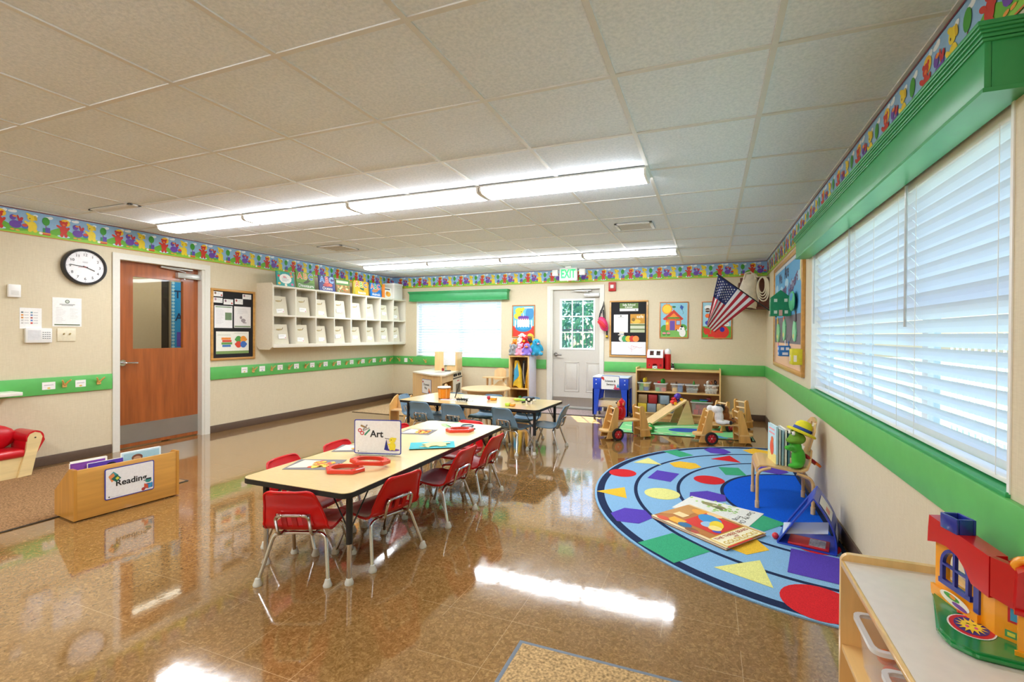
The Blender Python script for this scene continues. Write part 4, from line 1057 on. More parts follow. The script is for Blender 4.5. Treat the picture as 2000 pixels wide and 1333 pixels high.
for k, (a, z, w, h, c, lb) in enumerate(((6.42,1.335,.28,.24,'86c98f','light green paper cutout at the far end of the bulletin board road'), (5.93,1.36,.24,.26,'86d0a0','light green paper cutout in the middle of the bulletin board road'), (5.25,1.34,.2,.23,'8ad8a6','light green paper cutout at the window end of the bulletin board road'))):
    loc, rz = wall('R', a, z, o); mb = MB(); rq = random.Random(k)
    mb.prism([(w/2*rq.uniform(.75,1.05)*math.cos(2*PI*j/14), h/2*rq.uniform(.8,1.05)*math.sin(2*PI*j/14)) for j in range(14)], ink(c), (0,-.012,0), xz(0)); P = Pic(mb,(0,-.012,0),(1,0,0),(0,0,1)); dcut('', 'd9cf7a')(P, w, h)
    single('paper_cutout', mb, lb, 'artwork', loc, rz, GP)
for a, z, c, lb in ((6.5,1.47,'e0b83a','small yellow paper figure at the far edge of the bulletin board'), (5.98,1.5,'e8806a','small salmon paper figure above the middle green cutout'), (5.2,1.49,'4a4048','small dark paper figure above the green cutout nearest the window'), (6.45,1.2,'e69ab0','small pink paper figure low on the far side of the board'), (5.85,1.2,'dfe3ea','small white paper figure under the middle green cutout'), (5.62,1.19,'3f7ab8','small blue paper figure right of the white one on the board')):
    loc, rz = wall('R', a, z, o); mb = MB(); mb.ball((0,-.006,.035), (.02,.005,.022), ink(c), 10, 6); mb.prism([(-.035,-.05),(.035,-.05),(.02,.02),(-.02,.02)], ink(c), (0,-.008,0), xz(0)); single('paper_figure', mb, lb, 'artwork', loc, rz, 'small paper figures on the bulletin board')
def milk_house(a, z, w, d, h, c, roof, label, wins):
    t = thing('paper_house', label, 'artwork', (XR-.0185-w/2, a, z), 0); m = M(c, .6, var=.08, bump=.1)
    mb = MB()
    if roof: mb.prism([(-w/2,0),(w/2,0),(w*.47,h*.72),(0,h),(-w*.47,h*.72)], m, (0,-d,0), xz(0))
    else: mb.box(-w/2,w/2,-d,0,0,h,m,.008)
    mb.build('box', t)
    mb = MB(); P = Pic(mb, (0,-d,0), (1,0,0), (0,0,1), .0008); Q = Pic(mb, (-w/2,-d/2,0), (0,-1,0), (0,0,1), .0008)
    for (x, y, ww, hh, cc) in wins: P.rect(x*w-ww/2*w, y*h-hh/2*h, x*w+ww/2*w, y*h+hh/2*h, cc, 1); Q.rect(x*d-ww/2*d, y*h-hh/2*h, x*d+ww/2*d, y*h+hh/2*h, cc, 1)
    mb.build('windows', t)
    return t
wn = [(-.25,.6,.16,.12,'d8e8d8'),(.25,.6,.16,.12,'d8e8d8'),(-.25,.15,.16,.12,'d8e8d8'),(.27,.15,.16,.12,'d8e8d8'),(0,.12,.17,.22,'d8a89a')]
milk_house(5.62, 1.505, .19, .12, .27, '178a5c', True, 'dark green paper house standing out from the bulletin board', wn)
mb = MB(); mb.ball((0,-.03,0), (.16,.02,.1), M('3fae7a', .6)); mb.ball((.04,-.034,.03), (.08,.02,.05), M('3a8ac0', .6))
loc, rz = wall('R', 5.25, 1.64, o); single('paper_globe', mb, 'blue and green paper globe half behind the green paper house', 'artwork', loc, rz)
milk_house(5.62, 1.085, .105, .1, .11, '2273bd', False, 'blue paper box house low on the bulletin board', [(-.2,.72,.3,.26,'d8e4f0'),(.25,.72,.3,.26,'d8e4f0'),(.05,.25,.5,.24,'d8e4f0')])
milk_house(4.98, 1.035, .085, .16, .145, 'd6cc2c', False, 'yellow paper box house low on the bulletin board near the window', [(-.2,.4,.3,.4,'ece6d8')])

# ================================================================== RUGS AND MATS
def carpet(c, sc_=260, var=.22): return M(c, .95, var=var, scale=sc_, bump=.5, spec=.1)
def mat_thing(name, x0, x1, y0, y1, c, edge, label, cat='mat', ew=.03, h=.008):
    t = thing(name, label, cat, (0,0,0))
    mb = MB(); mb.box(x0+ew, x1-ew, y0+ew, y1-ew, .0005, h, carpet(c, 95, .5)); mb.build('pile', t)
    mb = MB(); em = M(edge, .7)
    for q in ((x0,x1,y0,y0+ew),(x0,x1,y1-ew,y1),(x0,x0+ew,y0+ew,y1-ew),(x1-ew,x1,y0+ew,y1-ew)): mb.box(*q, .0005, h*.8, em, .002)
    mb.build('edging', t)
    return t
mat_thing('door_mat', -.738, .25, .2, 1.838, 'b29368', '6c7580', 'tan bristle mat with a slate blue edge in the foreground', ew=.018)
mat_thing('area_rug', -5.86, -4.235, -1.2, 2.77, '93714f', '3f382f', 'brown carpet piece under the red armchair and the reading bin', 'rug', .014)
mat_thing('area_rug', -4.98, -1.15, 7.33, 7.88, 'a89690', '3a3a44', 'greyish pink carpet strip inside the outside door', 'rug', .018)
mat_thing('area_rug', -5.5, -4.5, 6.2, 7.26, 'b59a76', '4a3c2c', 'light brown carpet piece in front of the play kitchen', 'rug', .014)

# half round rug with rings of coloured shapes
RC, RA, RB = V3((.772, 4.215, 0)), 1.69, 1.80
t = thing('area_rug', 'large half round light blue rug with rings of coloured shapes', 'rug', (RC.x, RC.y, 0))
def half(k, n=72): return [(-RA*k*math.cos(R(a)), RB*k*math.sin(R(a))) for a in [-90+180*i/n for i in range(n+1)]]
NAVY, LB = carpet('232f4f'), carpet('86b2d8')
mb = MB(); mb.prism(half(1.0), LB, (0,0,.008), xy(.0005), None); mb.build('backing', t)
mb = MB(); P = Pic(mb, (0,0,.0086), (1,0,0), (0,1,0), .0004)
def ringp(k0, k1, m, l):
    a, b = half(k0), half(k1); mm = m
    for i in range(len(a)-1): mb.f([mb.v(P.at(*a[i],l)), mb.v(P.at(*a[i+1],l)), mb.v(P.at(*b[i+1],l)), mb.v(P.at(*b[i],l))], mm)
ringp(.955, .99, NAVY, 1); ringp(.795, .812, NAVY, 1); ringp(.592, .608, NAVY, 1); ringp(.388, .404, NAVY, 1)
P.poly([(x*.388/1., y*.388) for x, y in half(1.)], carpet('0f58cf'), 1)
for s in (-1, 1): pass
# straight edge binding
P.rect(-.03, -RB*.99, 0, RB*.99, NAVY, 2)
RED, PUR, GRN, YEL, ORG = carpet('cf2a30'), carpet('5a44ae'), carpet('3fa377'), carpet('e3e08e'), carpet('ecbb3c')
def shp(px, py, kind, r, m, rot=0.):
    c = (px-RC.x, py-RC.y); th = math.atan2(c[1]/RB, c[0]/RA)
    ang = th + R(rot)
    if kind == 'disc': pts = [(r*math.cos(2*PI*k/28), r*math.sin(2*PI*k/28)) for k in range(28)]
    elif kind == 'tri': pts = [(r*1.05*math.cos(R(a)), r*1.05*math.sin(R(a))) for a in (0,120,240)]
    elif kind == 'hex': pts = [(r*math.cos(R(60*k)), r*.9*math.sin(R(60*k))) for k in range(6)]
    elif kind == 'rect': pts = [(-r*.72,-r*1.0),(r*.72,-r*1.0),(r*.72,r*1.0),(-r*.72,r*1.0)]
    elif kind == 'pent': pts = [(r*math.cos(R(72*k)), r*math.sin(R(72*k))) for k in range(5)]
    else: pts = [(-r*.85,-r*.85),(r*.85,-r*.85),(r*.85,r*.85),(-r*.85,r*.85)]
    P.poly([(c[0] + x*math.cos(ang) - y*math.sin(ang), c[1] + x*math.sin(ang) + y*math.cos(ang)) for x, y in pts], m, 3)
shp(.503,2.617,'disc',.17,RED); shp(.207,2.825,'tri',.17,YEL,60); shp(-.198,2.981,'sq',.175,GRN); shp(-.513,3.392,'hex',.16,PUR,30); shp(-.709,3.85,'tri',.15,ORG,0); shp(-.751,4.413,'disc',.125,RED)
shp(-.581,4.9,'tri',.15,YEL,180); shp(-.311,5.365,'rect',.13,GRN,90); shp(.087,5.649,'hex',.155,PUR,0); shp(.50,5.78,'pent',.15,ORG)
shp(.557,3.037,'rect',.17,PUR,90); shp(.198,3.184,'pent',.15,ORG,180); shp(-.353,3.953,'disc',.14,YEL); shp(-.386,4.459,'rect',.145,PUR,0); shp(-.22,4.907,'hex',.155,ORG,25); shp(.177,5.316,'tri',.16,RED,200); shp(.62,5.46,'disc',.14,YEL)
shp(.321,3.617,'sq',.15,GRN,0); shp(-.007,4.015,'hex',.16,PUR,20); shp(.003,4.487,'disc',.13,RED); shp(.207,4.856,'rect',.13,GRN,60); shp(.573,5.05,'hex',.15,PUR); shp(.62,3.33,'disc',.13,RED)
mb.build('pattern', t)

# city play mat under the ramp
t = thing('play_mat', 'green printed play mat with roads and ponds under the wooden ramp', 'mat', (-.27, 6.75, 0), R(3))
mb = MB(); gmt = carpet('7fc887'); mb.box(-.92,.78,-.44,.52,.0005,.007,M('1c2622',.7)); mb.box(-.9,.76,-.42,.5,.002,.0085,gmt)
P = Pic(mb, (0,0,.0086), (1,0,0), (0,1,0), .0004)
P.disc(-.02,-.02,.24,.14,'1c4fa6',2,22,15); P.disc(.1,.02,.12,.1,'1c4fa6',3,18); P.poly([(.2,-.36),(.32,-.2),(.44,-.34),(.36,-.4)],'2f7fc4',2)
P.disc(.32,.0,.13,.07,'e2905a',2,14,20); P.disc(.38,-.02,.07,.04,'d8703a',3,10)
P.disc(.5,.12,.16,.05,'2f7a44',2,14,-10); P.disc(.55,-.36,.1,.04,'2f9a6a',2); P.disc(.5,-.38,.035,.02,'d8506a',4); P.disc(.43,-.37,.06,.03,'3a8ac8',3); P.disc(.62,-.37,.1,.035,'dfe3e8',2)
for k in range(14):
    P.disc(-.85+k*.085, -.33+.05*math.sin(k*1.7), .035, .018, ['3a6ac0','d8b090','e6e2d8','2f7a6a'][k % 4], 2, 10)
P.line([(-.85,.1),(-.5,-.05),(-.2,.2),(.2,.3),(.7,.2)],.05,'c8d8b0',1); P.line([(-.9,-.2),(-.6,-.26),(-.3,-.3),(.2,-.3)],.04,'b8d89a',1)
P.disc(-.6,.12,.1,.05,'2f6a7a',3,12,30); P.disc(-.7,-.05,.05,.04,'1f3f6a',4); P.disc(-.45,-.1,.06,.03,'20355a',4)
mb.build('printed_top', t)

# ================================================================== TABLES
LAM = M('dfc48c', .22, var=.05, scale=8, stretch=(3, 40, 40), coat=.35, spec=.55)
BLKP = M('17181b', .45, var=.04)
def table(label, cx, cy, w, l, rz, z=.505):
    t = thing('activity_table', label, 'table', (cx, cy, 0), rz)
    mb = MB(); mb.prism(rrect(-w/2+.002, w/2-.002, -l/2+.002, l/2-.002, .05), LAM, (0,0,.008), xy(z-.008)); mb.build('tabletop', t)
    mb = MB(); mb.prism(rrect(-w/2, w/2, -l/2, l/2, .052), BLKP, (0,0,.026), xy(z-.0285)); mb.build('edge_band', t)
    mb = MB()
    for q in ((-w/2+.09,w/2-.09,-l/2+.12,-l/2+.135),(-w/2+.09,w/2-.09,l/2-.135,l/2-.12),(-w/2+.09,-w/2+.105,-l/2+.12,l/2-.12),(w/2-.105,w/2-.09,-l/2+.12,l/2-.12)): mb.box(*q, z-.06, z-.028, BLKP)
    mb.build('apron', t)
    for sx in (-1, 1):
        for sy in (-1, 1):
            x, y = sx*(w/2-.075), sy*(l/2-.1)
            mb = MB(); mb.cyl((x,y,.21),(x,y,z-.028),.0165,BLKP,16); mb.cyl((x,y,z-.036),(x,y,z-.028),.04,BLKP,12); lg = mb.build('leg', t)
            mb = MB(); mb.cyl((x,y,.03),(x,y,.212),.013,CHROME(),14); mb.build('leg_extension', lg)
            mb = MB(); mb.lathe([(0,0),(.022,0),(.023,.01),(.016,.028),(.012,.036),(0,.036)], M('cfcfc6',.4), (x,y,0), 16); mb.build('foot_glide', lg)
            mb = MB(); mb.tube([(x,y,.27),(x-sx*.0,y-sy*.16,z-.04)],.004,BLKP,6); mb.tube([(x,y,.27),(x-sx*.12,y,z-.04)],.004,BLKP,6); mb.build('brace', lg)
    return t
table('long wooden topped table with the red chairs, in the foreground', -2.023, 2.77, .735, 1.87, 0.)
t2a = R(-3.2)
table('long wooden topped table with the blue chairs, behind the first table', -2.575, 5.09, 1.83, .80, t2a, .50)

# ================================================================== SCHOOL CHAIRS
def make_chair(c, label, cname):
    t = thing('school_chair', label, 'chair', (0,0,0), 0)
    pl = M(c, .33, var=.03, scale=15, coat=.08, spec=.4)
    prof = [(.178,.252,.150),(.176,.266,.153),(.150,.275,.156),(.09,.270,.160),(.02,.262,.163),(-.05,.258,.165),(-.10,.262,.166),(-.135,.276,.166),(-.152,.300,.164),(-.162,.325,.161),(-.170,.345,.158),(-.180,.372,.152),(-.188,.398,.146),(-.201,.428,.139),(-.217,.458,.132),(-.2275,.478,.126),(-.232,.488,.118),(-.2345,.494,.107),(-.2355,.4975,.088)]
    n = len(prof)-1; nu = 24
    def fn(u, v):
        k = min(int(v*n+1e-6), n-1); f = v*n-k
        y, z, w = [a+(b-a)*f for a, b in zip(prof[k], prof[k+1])]
        s = 2*u-1; e = abs(s)**4
        if z > .3 and y < -.14: return V3((s*w, y + .012*e, z))
        return V3((s*w, y, z + (.008*e if y < .14 else -.004*e) - .004*(1-s*s)))
    slots = {(i, j) for i in (7, 8, 10, 11, 13, 14) for j in (8, 9, 10) if False}
    cols = {4, 5, 8, 9, 12, 13, 16, 17}
    def skip(i, j): return j in (8, 9, 10) and i in cols and i % 2 == 0 if False else (j in (8, 9, 10) and i in (5, 6, 9, 10, 13, 14, 17, 18))
    mb = MB(); mb.grid(fn, nu, n, pl, .007, skip)
    # rolled rim down both sides and over the top
    rim = [fn(0, k/n) for k in range(n+1)] + [fn(u/10, 1) for u in range(1, 10)] + [fn(1, k/n) for k in range(n, -1, -1)]
    mb.tube([p - V3((0,.004 if p.z > .3 else 0,.0 if p.z > .3 else .004)) for p in rim], .0065, pl, 6)
    mb.build('seat_shell', t, 50)
    ch = CHROME()
    def leg(sx, fr):
        y0, y1 = (.175, .085) if fr else (-.178, -.105)
        x0, x1 = (.172, .135) if fr else (.18, .137)
        mb = MB(); mb.tube(bend([(sx*x0,y0,.022),(sx*x1,y1,.238),(sx*.03,y1,.242)], .04, 5), .0105, ch, 10); lg = mb.build('leg', t)
        mb = MB(); d = V3((x1-x0, y1-y0, .216)).normalized(); mb.lathe([(0,0),(.021,0),(.023,.008),(.017,.022),(.0125,.038),(0,.038)], M('d2d2c8',.4), (sx*x0,y0-(.004 if not fr else -.004),0), 14); mb.build('foot_cap', lg)
    for sx in (-1, 1):
        leg(sx, True); leg(sx, False)
    for y, nm in ((.085, 'front'), (-.105, 'rear')):
        mb = MB(); mb.tube([(-.06,y,.242),(.06,y,.242)], .0104, ch, 10); mb.build('crossbar', t)
    mb = MB(); mb.tube(bend([(-.086,-.03,.247),(-.086,-.16,.25),(-.086,-.196,.366),(.086,-.196,.366),(.086,-.16,.25),(.086,-.03,.247)], .03, 4), .0078, ch, 8)
    for x in (-.05, .05): mb.ball((x,-.2,.368), .008, ch, 8, 6)
    mb.build('back_brace', t)
    return t
SRC = {}
def chair(kind, x, y, face, label, s=1.):
    """face: compass direction (degrees) the sitter looks, 0 = +x"""
    g = 'red chairs around the near table' if kind == 'r' else 'blue chairs around the far table'
    rz = R(face-90)
    if kind not in SRC: SRC[kind] = put(make_chair('d20c14' if kind == 'r' else '6f8fa6', label, kind), (x,y,0), rz); SRC[kind]['group'] = g; return SRC[kind]
    return dup(SRC[kind], (x,y,0), rz, label, g)
chair('r', -2.05, 1.985, 110.5, 'red chair at the near end of the table, its back to the camera')
chair('r', -1.835, 2.30, 166, 'red chair nearest the camera on the right side of the table')
chair('r', -1.80, 2.93, 178, 'middle red chair on the right side of the table')
chair('r', -1.785, 3.375, 180, 'red chair farthest along the right side of the table')
chair('r', -2.33, 2.27, 5, 'red chair nearest the camera on the left side of the table')
chair('r', -2.33, 2.72, 0, 'middle red chair on the left side of the table, partly behind the Art sign')
chair('r', -2.30, 3.42, 0, 'red chair farthest along the left side of the table, seen under the tabletop')
chair('r', -2.055, 3.615, 266, 'red chair at the far end of the table, facing the camera')
chair('b', -3.17, 4.90, 88, 'blue chair on the near side of the far table, leftmost of the three')
chair('b', -2.725, 4.885, 86, 'blue chair on the near side of the far table, middle of the three')
chair('b', -2.05, 4.85, 77, 'blue chair on the near side of the far table, turned, nearest its right end')
chair('b', -1.725, 5.09, 182, 'blue chair at the right end of the far table, seen from its side')
chair('b', -3.52, 5.20, 8, 'blue chair at the left end of the far table')
chair('b', -3.2, 5.36, 268, 'blue chair on the far side of the far table behind the drum')
chair('b', -2.665, 5.41, 268, 'blue chair on the far side of the far table, middle of the three')
chair('b', -2.13, 5.37, 266, 'blue chair on the far side of the far table nearest the outside door')

# ================================================================== THINGS ON THE RED-CHAIR TABLE
ZT = .5055
def on_table(x, y, z=ZT): return (x, y, z)
def sign(name, w, h, place, label, word, size, art, rz=0., lean=0., foot=True, two=None, bs=.02):
    """white sign with rounded blue border and pictures, standing up; x right, z up, faces -y"""
    t = thing(name, label, 'sign', place, rz)
    Tm = Matrix.Rotation(-lean, 4, 'X')
    mb = MB(); mb.T = Tm; bl = ink('2a3aa0')
    mb.prism(rrect(-w/2, w/2, .004, h+.004, .012), bl, (0,-.003,0), xz(.0015))
    P = Pic(mb, (0,-.0015,.004), (1,0,0), (0,0,1), .0005); P.poly(rrect(-w/2+.006, w/2-.006, .006, h-.006, .008), 'eef0f4', 1)
    if two: P.text(word, two[0], h*.62, size, '1d1d22', 3, bs); P.text(two[2], two[1], h*.38, size, '1d1d22', 3, bs)
    else: P.text(word, *art['pos'], size, '1d1d22', 3, bs)
    art['draw'](P, w, h); mb.build('panel', t)
    if foot: mb = MB(); mb.box(-w*.4, w*.4, -.03, .05, 0, .004, clear_mat('clear_acrylic', 'f2f6f8', 1.), .001); mb.build('clear_stand', t)
    return t
def a_art(P, w, h):
    P.line([(-.115,.185),(-.075,.17)],.012,'9a7a4a',2); P.line([(-.07,.19),(-.1,.155)],.008,'8a8a8e',2); P.line([(-.055,.17),(-.1,.15)],.008,'a2a2a6',3)
    for x, y in ((-.12,.153),(-.105,.135)): P.disc(x,y,.014,.013,'c22a35',2); P.disc(x,y,.008,.007,'eef0f4',3)
    P.line([(-.088,.122),(-.052,.16)],.01,'2a8a6a',2)
    P.poly([(.045,.03),(.06,.1),(.075,.03)],'1f2f8a',3); P.line([(.05,.105),(.085,.1)],.004,'5a4a3a',3); P.rect(.064,.045,.082,.095,'e8dccb',2); P.disc(.1,.03,.05,.008,'6a4ab0',2)
    c='ecdc3c'; P.disc(.1,.055,.022,.026,c,4); P.disc(.1,.093,.021,.019,c,5); P.disc(.118,.103,.01,.007,c,5); P.disc(.088,.034,.009,.007,c,5); P.disc(.112,.034,.009,.007,c,5); P.disc(.078,.065,.012,.005,c,5); P.disc(.093,.095,.003,.003,'3a3010',6)
    P.disc(-.13,.016,.004,.004,'3a3a3a',2); P.rect(-.12,.012,-.07,.014,'b9b9bd',2)
sign('table_sign', .318, .224, (-2.02, 2.515, ZT), 'white sign reading Art standing on the near table', 'Art', .062, dict(pos=(-.006,.13), draw=a_art), R(15))

def collage(label, x, y, rz, seed, w=.29, h=.22, pale=True):
    t = thing('collage', label, 'artwork', (x, y, ZT), rz)
    mb = MB(); mb.box(-w/2,w/2,-h/2,h/2,0,.0012,ink('6b6668')); mb.build('backing_paper', t)
    mb = MB(); rq = random.Random(seed); P = Pic(mb, (0,0,.0014), (1,0,0), (0,1,0), .0005)
    if pale: P.poly([(-w*.46,-h*.36),(-w*.05,-h*.3),(w*.02,h*.36),(-w*.38,h*.42)],'e6d3b8',1)
    mb.build('pale_sheet', t) if pale else mb.bm.free()
    mb = MB(); P = Pic(mb, (0,0,.0014), (1,0,0), (0,1,0), .0005)
    for k in range(34):
        u, v = w*rq.uniform(-.06,.34), h*rq.uniform(-.32,.3); s = rq.uniform(.008,.022)
        mb.prism([(u+s*math.cos(R(a)+k)*rq.uniform(.7,1.3), v+s*math.sin(R(a)+k)*rq.uniform(.7,1.3)) for a in (0,72,144,216,288)], ink(rq.choice(['f0a020','f4b428','e8701e','dc4a22','f6c640','ee8a2a'])), (0,0,.001+.0004*(k % 6)), xy(.0016))
    mb.build('leaf_pieces', t)
    return t
collage('grey paper collage of orange leaves at the near left corner of the near table', -2.21, 2.185, R(20), 1)
collage('grey paper collage of orange leaves half behind the Art sign', -2.27, 2.60, R(22), 2, .26, .2)
collage('grey paper collage of orange leaves beyond the Art sign', -2.19, 3.225, R(12), 4, .25, .2, True)
def magnifier(label, x, y, rz, z=ZT, tilt=(0,0), c='d8351c', lens='c9ccd0'):
    t = thing('magnifier', label, 'magnifier', (x,y,z), rz, 'red six-sided magnifiers on the near table'); t.rotation_euler = (tilt[0], tilt[1], rz)
    m = M(c, .3, coat=.3); mb = MB()
    o = [(.115*math.cos(R(a)), .088*math.sin(R(a))) for a in (0,50,130,180,230,310)]
    n = 36
    def outer(a):
        d = V3((math.cos(a), math.sin(a), 0)); best = 9
        for (p, q) in zip(o, o[1:]+o[:1]):
            ex, ey = q[0]-p[0], q[1]-p[1]; den = d.x*ey - d.y*ex
            if abs(den) > 1e-9:
                tt = (p[0]*ey - p[1]*ex)/den; ss = (p[0]*d.y - p[1]*d.x)/den
                if tt > 0 and -1e-6 <= ss <= 1+1e-6: best = min(best, tt)
        return (d.x*best, d.y*best)
    rg = []
    for r_, z_ in ((1.,.002),(1.,.02),(.96,.024),('i',.024),('i',.004),):
        rg.append([mb.v((outer(2*PI*k/n)[0]*r_, outer(2*PI*k/n)[1]*r_, z_) if r_ != 'i' else (.078*math.cos(2*PI*k/n), .056*math.sin(2*PI*k/n), z_)) for k in range(n)])
    mb.ring_faces(rg + [rg[0]], m, False)
    for p in o[::1]: mb.ball((p[0]*.86, p[1]*.86, .0235), (.006,.006,.003), M('9a1a10',.5), 8, 6)
    mb.build('frame', t)
    mb = MB(); mb.lathe([(0,.009),(.05,.0085),(.0785,.007),(.0785,.0095),(.05,.0125),(0,.014)], clear_mat('lens_glass', 'fbfbfb', 1.6), seg=28, sy=.72); mb.build('lens', t)
    return t
magnifier('red six-sided magnifier lying at the near end of the table, under the other one', -1.95, 2.145, R(18))
magnifier('red six-sided magnifier resting its edge on the one at the near end of the table', -1.865, 2.255, R(35), ZT+.0275, (0, R(5)))
magnifier('red six-sided magnifier alone at the far end of the near table', -1.895, 3.375, R(25))
t = thing('hand_lens', 'black rimmed round magnifying glass with handle at the far end of the near table', 'magnifier', (-1.905, 3.52, ZT+.0105), R(-38))
mb = MB(); mb.tube([(.05*math.cos(2*PI*k/28), .05*math.sin(2*PI*k/28), .006) for k in range(28)], .0065, M('33454d',.35), 8, closed=True); mb.build('rim', t)
mb = MB(); mb.tube([(.055,0,.006),(.075,0,.006),(.15,0,.006)], [.004,.006,.0065], M('3f5058',.4), 10); mb.build('handle', t)
mb = MB(); mb.lathe([(0,.004),(.049,.005),(.049,.007),(0,.008)], clear_mat('lens_glass', 'fbfbfb', 1.6)); mb.build('lens', t)
t = thing('paper_sheet', 'pale green folded paper with a drawing under the round magnifying glass', 'paper', (-2.035, 3.55, ZT), R(-38))
mb = MB(); gp = ink('9fd488')
mb.grid(lambda u, v: V3((-.12+.24*u, -.09+.18*v, .001 + .03*max(0,.25-u)**1.0*4*.2)), 10, 4, gp, .0012); mb.build('folder', t)
mb = MB(); mb.box(-.07,.085,-.06,.065,.0085,.0092,ink('eef0dc')); P = Pic(mb,(0,0,.0092),(1,0,0),(0,1,0)); P.frame(-.07,-.06,.085,.065,.003,'7c8a6a',1); mb.build('inner_sheet', t)
t = thing('artwork', 'turquoise paper with a cut out pale yellow animal at the table edge', 'artwork', (-1.828, 2.865, ZT), R(32))
mb = MB(); mb.grid(lambda u, v: V3((-.155+.31*u, -.11+.22*v, .001+.006*(1-v)**3)), 8, 6, M('3aa9b0',.7), .001); mb.build('backing_paper', t)
mb = MB(); P = Pic(mb, (0,0,.0075), (1,0,0), (0,1,0), .0005)
mb.prism([(-.09,-.06),(-.04,-.02),(-.075,.02),(-.02,.06),(.06,.07),(.085,.05),(.115,.03),(.09,.0),(.1,-.05),(.06,-.07),(.03,-.04),(-.01,-.05),(-.03,-.09),(-.05,-.06)], ink('ecdc86'), (0,0,.0015), xy(.008)); mb.build('yellow_animal', t)
mb = MB(); mb.box(.1,.125,.02,.045,.0075,.0085,ink('e0a890')); mb.build('pink_square', t)

# ================================================================== THINGS ON THE BLUE-CHAIR TABLE
Z2 = .5005
t = thing('drum', 'orange toy bongo drum with white head on the far table', 'drum', (-3.045, 5.03, Z2))
mb = MB(); mb.T = Matrix.Scale(.76, 4); mb.lathe([(0,0),(.083,0),(.085,.006),(.087,.03),(.093,.1),(.1,.165),(.102,.178),(0,.178)], M('dd8318',.4), seg=28); mb.build('shell', t)
mb = MB(); mb.T = Matrix.Scale(.76, 4); mb.lathe([(.098,.165),(.1035,.166),(.1035,.176),(.098,.177)], M('5c2d18',.4), seg=28); mb.lathe([(.08,.002),(.088,.002),(.089,.014),(.08,.014)], M('5c2d18',.4), seg=28); mb.build('hoop', t)
mb = MB(); mb.T = Matrix.Scale(.76, 4); mb.lathe([(.09,.178),(.107,.178),(.109,.188),(.102,.196),(.08,.194),(0,.194)], M('ece6da',.55), seg=28); mb.build('drumhead', t)
mb = MB(); mb.T = Matrix.Scale(.76, 4)
for k in range(6): a = R(60*k+20); mb.tube([(.091*math.cos(a), .091*math.sin(a), .01), (.105*math.cos(a), .105*math.sin(a), .17)], .003, M('e8c878',.4), 6)
mb.build('cord', t)
mb = MB(); mb.tube([(0,0,.008),(.05,.02,.18)], .006, M('1f1c1a',.5), 8); mb.ball((.05,.02,.185), .011, M('1f1c1a',.5), 10, 8)
single('drumstick', mb, 'black drumstick standing up beside the orange drum', 'drumstick', (-2.935, 5.10, Z2), 0)
t = thing('xylophone_board', 'pink and white flat packet lying in front of the orange drum', 'packet', (-2.83, 4.96, Z2), R(6))
mb = MB(); mb.box(-.2,.2,-.03,.03,0,.006,ink('eef2f6')); mb.build('sheet', t)
mb = MB(); mb.box(-.18,-.07,-.022,.022,.006,.009,ink('d8a0a8')); mb.box(-.035,-.03,-.03,.03,.006,.008,ink('5a6ab0')); mb.build('printed_label', t)
rq = random.Random(5)
mb = MB(); bk, wh = M('1d1b1a',.6), M('e2ddd0',.6)
for k in range(7): mb.ball((-.06+.02*k, rq.uniform(-.015,.015), .022), (.014,.014,.02), bk, 10, 8); mb.ball((-.055+.02*k, -.018, .013), (.008,.008,.011), wh, 8, 6)
for k in range(9): mb.tube([(-.07+.017*k,.0,.03),(-.075+.018*k, rq.uniform(-.02,.02), .05)], .003, bk, 5)
single('toy_animals', mb, 'small black and white toy cow lying near the drum on the far table', 'toy', (-2.70, 4.86, Z2), R(10))
t = thing('toy_fruit', 'red toy strawberry with a purple top on the far table', 'toy', (-2.50, 5.16, Z2))
mb = MB(); mb.ball((0,0,.024),(.024,.024,.024),M('b5203a',.35),14,10); mb.build('body', t); mb = MB(); mb.ball((-.012,.01,.034),(.018,.016,.014),M('5a4a9a',.4),12,8); mb.build('top', t)
t = thing('toy_cup', 'orange and white toy pot lid beside the red toy strawberry', 'toy', (-2.435, 5.15, Z2), R(5))
mb = MB(); mb.box(-.035,.04,-.025,.025,0,.03,M('e09a2a',.35),.006); mb.build('body', t); mb = MB(); mb.box(-.034,.042,-.026,.026,.03,.036,M('f0ece0',.4),.002); mb.build('lid', t)
t = thing('toy_food', 'lime green and orange toy sandwich near the front edge of the far table', 'toy', (-2.06, 4.80, Z2), R(-4))
mb = MB(); mb.box(-.06,-.002,-.026,.026,0,.034,M('b6d23a',.35),.01); mb.build('green_half', t); mb = MB(); mb.box(.0,.055,-.026,.026,0,.03,M('e39a34',.35),.01); mb.build('orange_half', t)
t = thing('toy_food', 'green and yellow toy vegetable near the back edge of the far table', 'toy', (-2.1, 5.19, Z2), R(-6))
mb = MB(); mb.ball((-.04,0,.018),(.05,.028,.018),M('b2cc3c',.35),14,8); mb.ball((.03,.01,.016),(.055,.02,.013),M('8fc84a',.35),14,8); mb.build('body', t); mb = MB(); mb.ball((-.085,.01,.02),(.02,.015,.015),M('e8b46a',.4),12,8); mb.build('tip', t)
mb = MB(); mb.ball((0,0,.045),(.05,.03,.03),bk,14,10); mb.ball((.05,0,.04),(.028,.022,.022),wh,12,8); mb.ball((.045,.0,.062),(.02,.02,.014),bk,10,8)
for x, y in ((-.03,-.018),(-.03,.018),(.025,-.018),(.025,.018)): mb.cyl((x,y,0),(x,y,.035),.011,wh,8)
mb.ball((-.005,-.02,.05),(.018,.014,.016),wh,10,8); mb.tube([(-.05,0,.02),(-.09,0,.012)],.01,bk,6)
single('toy_cow', mb, 'black and white toy cow standing at the right of the far table', 'toy', (-1.93, 5.05, Z2), R(15))

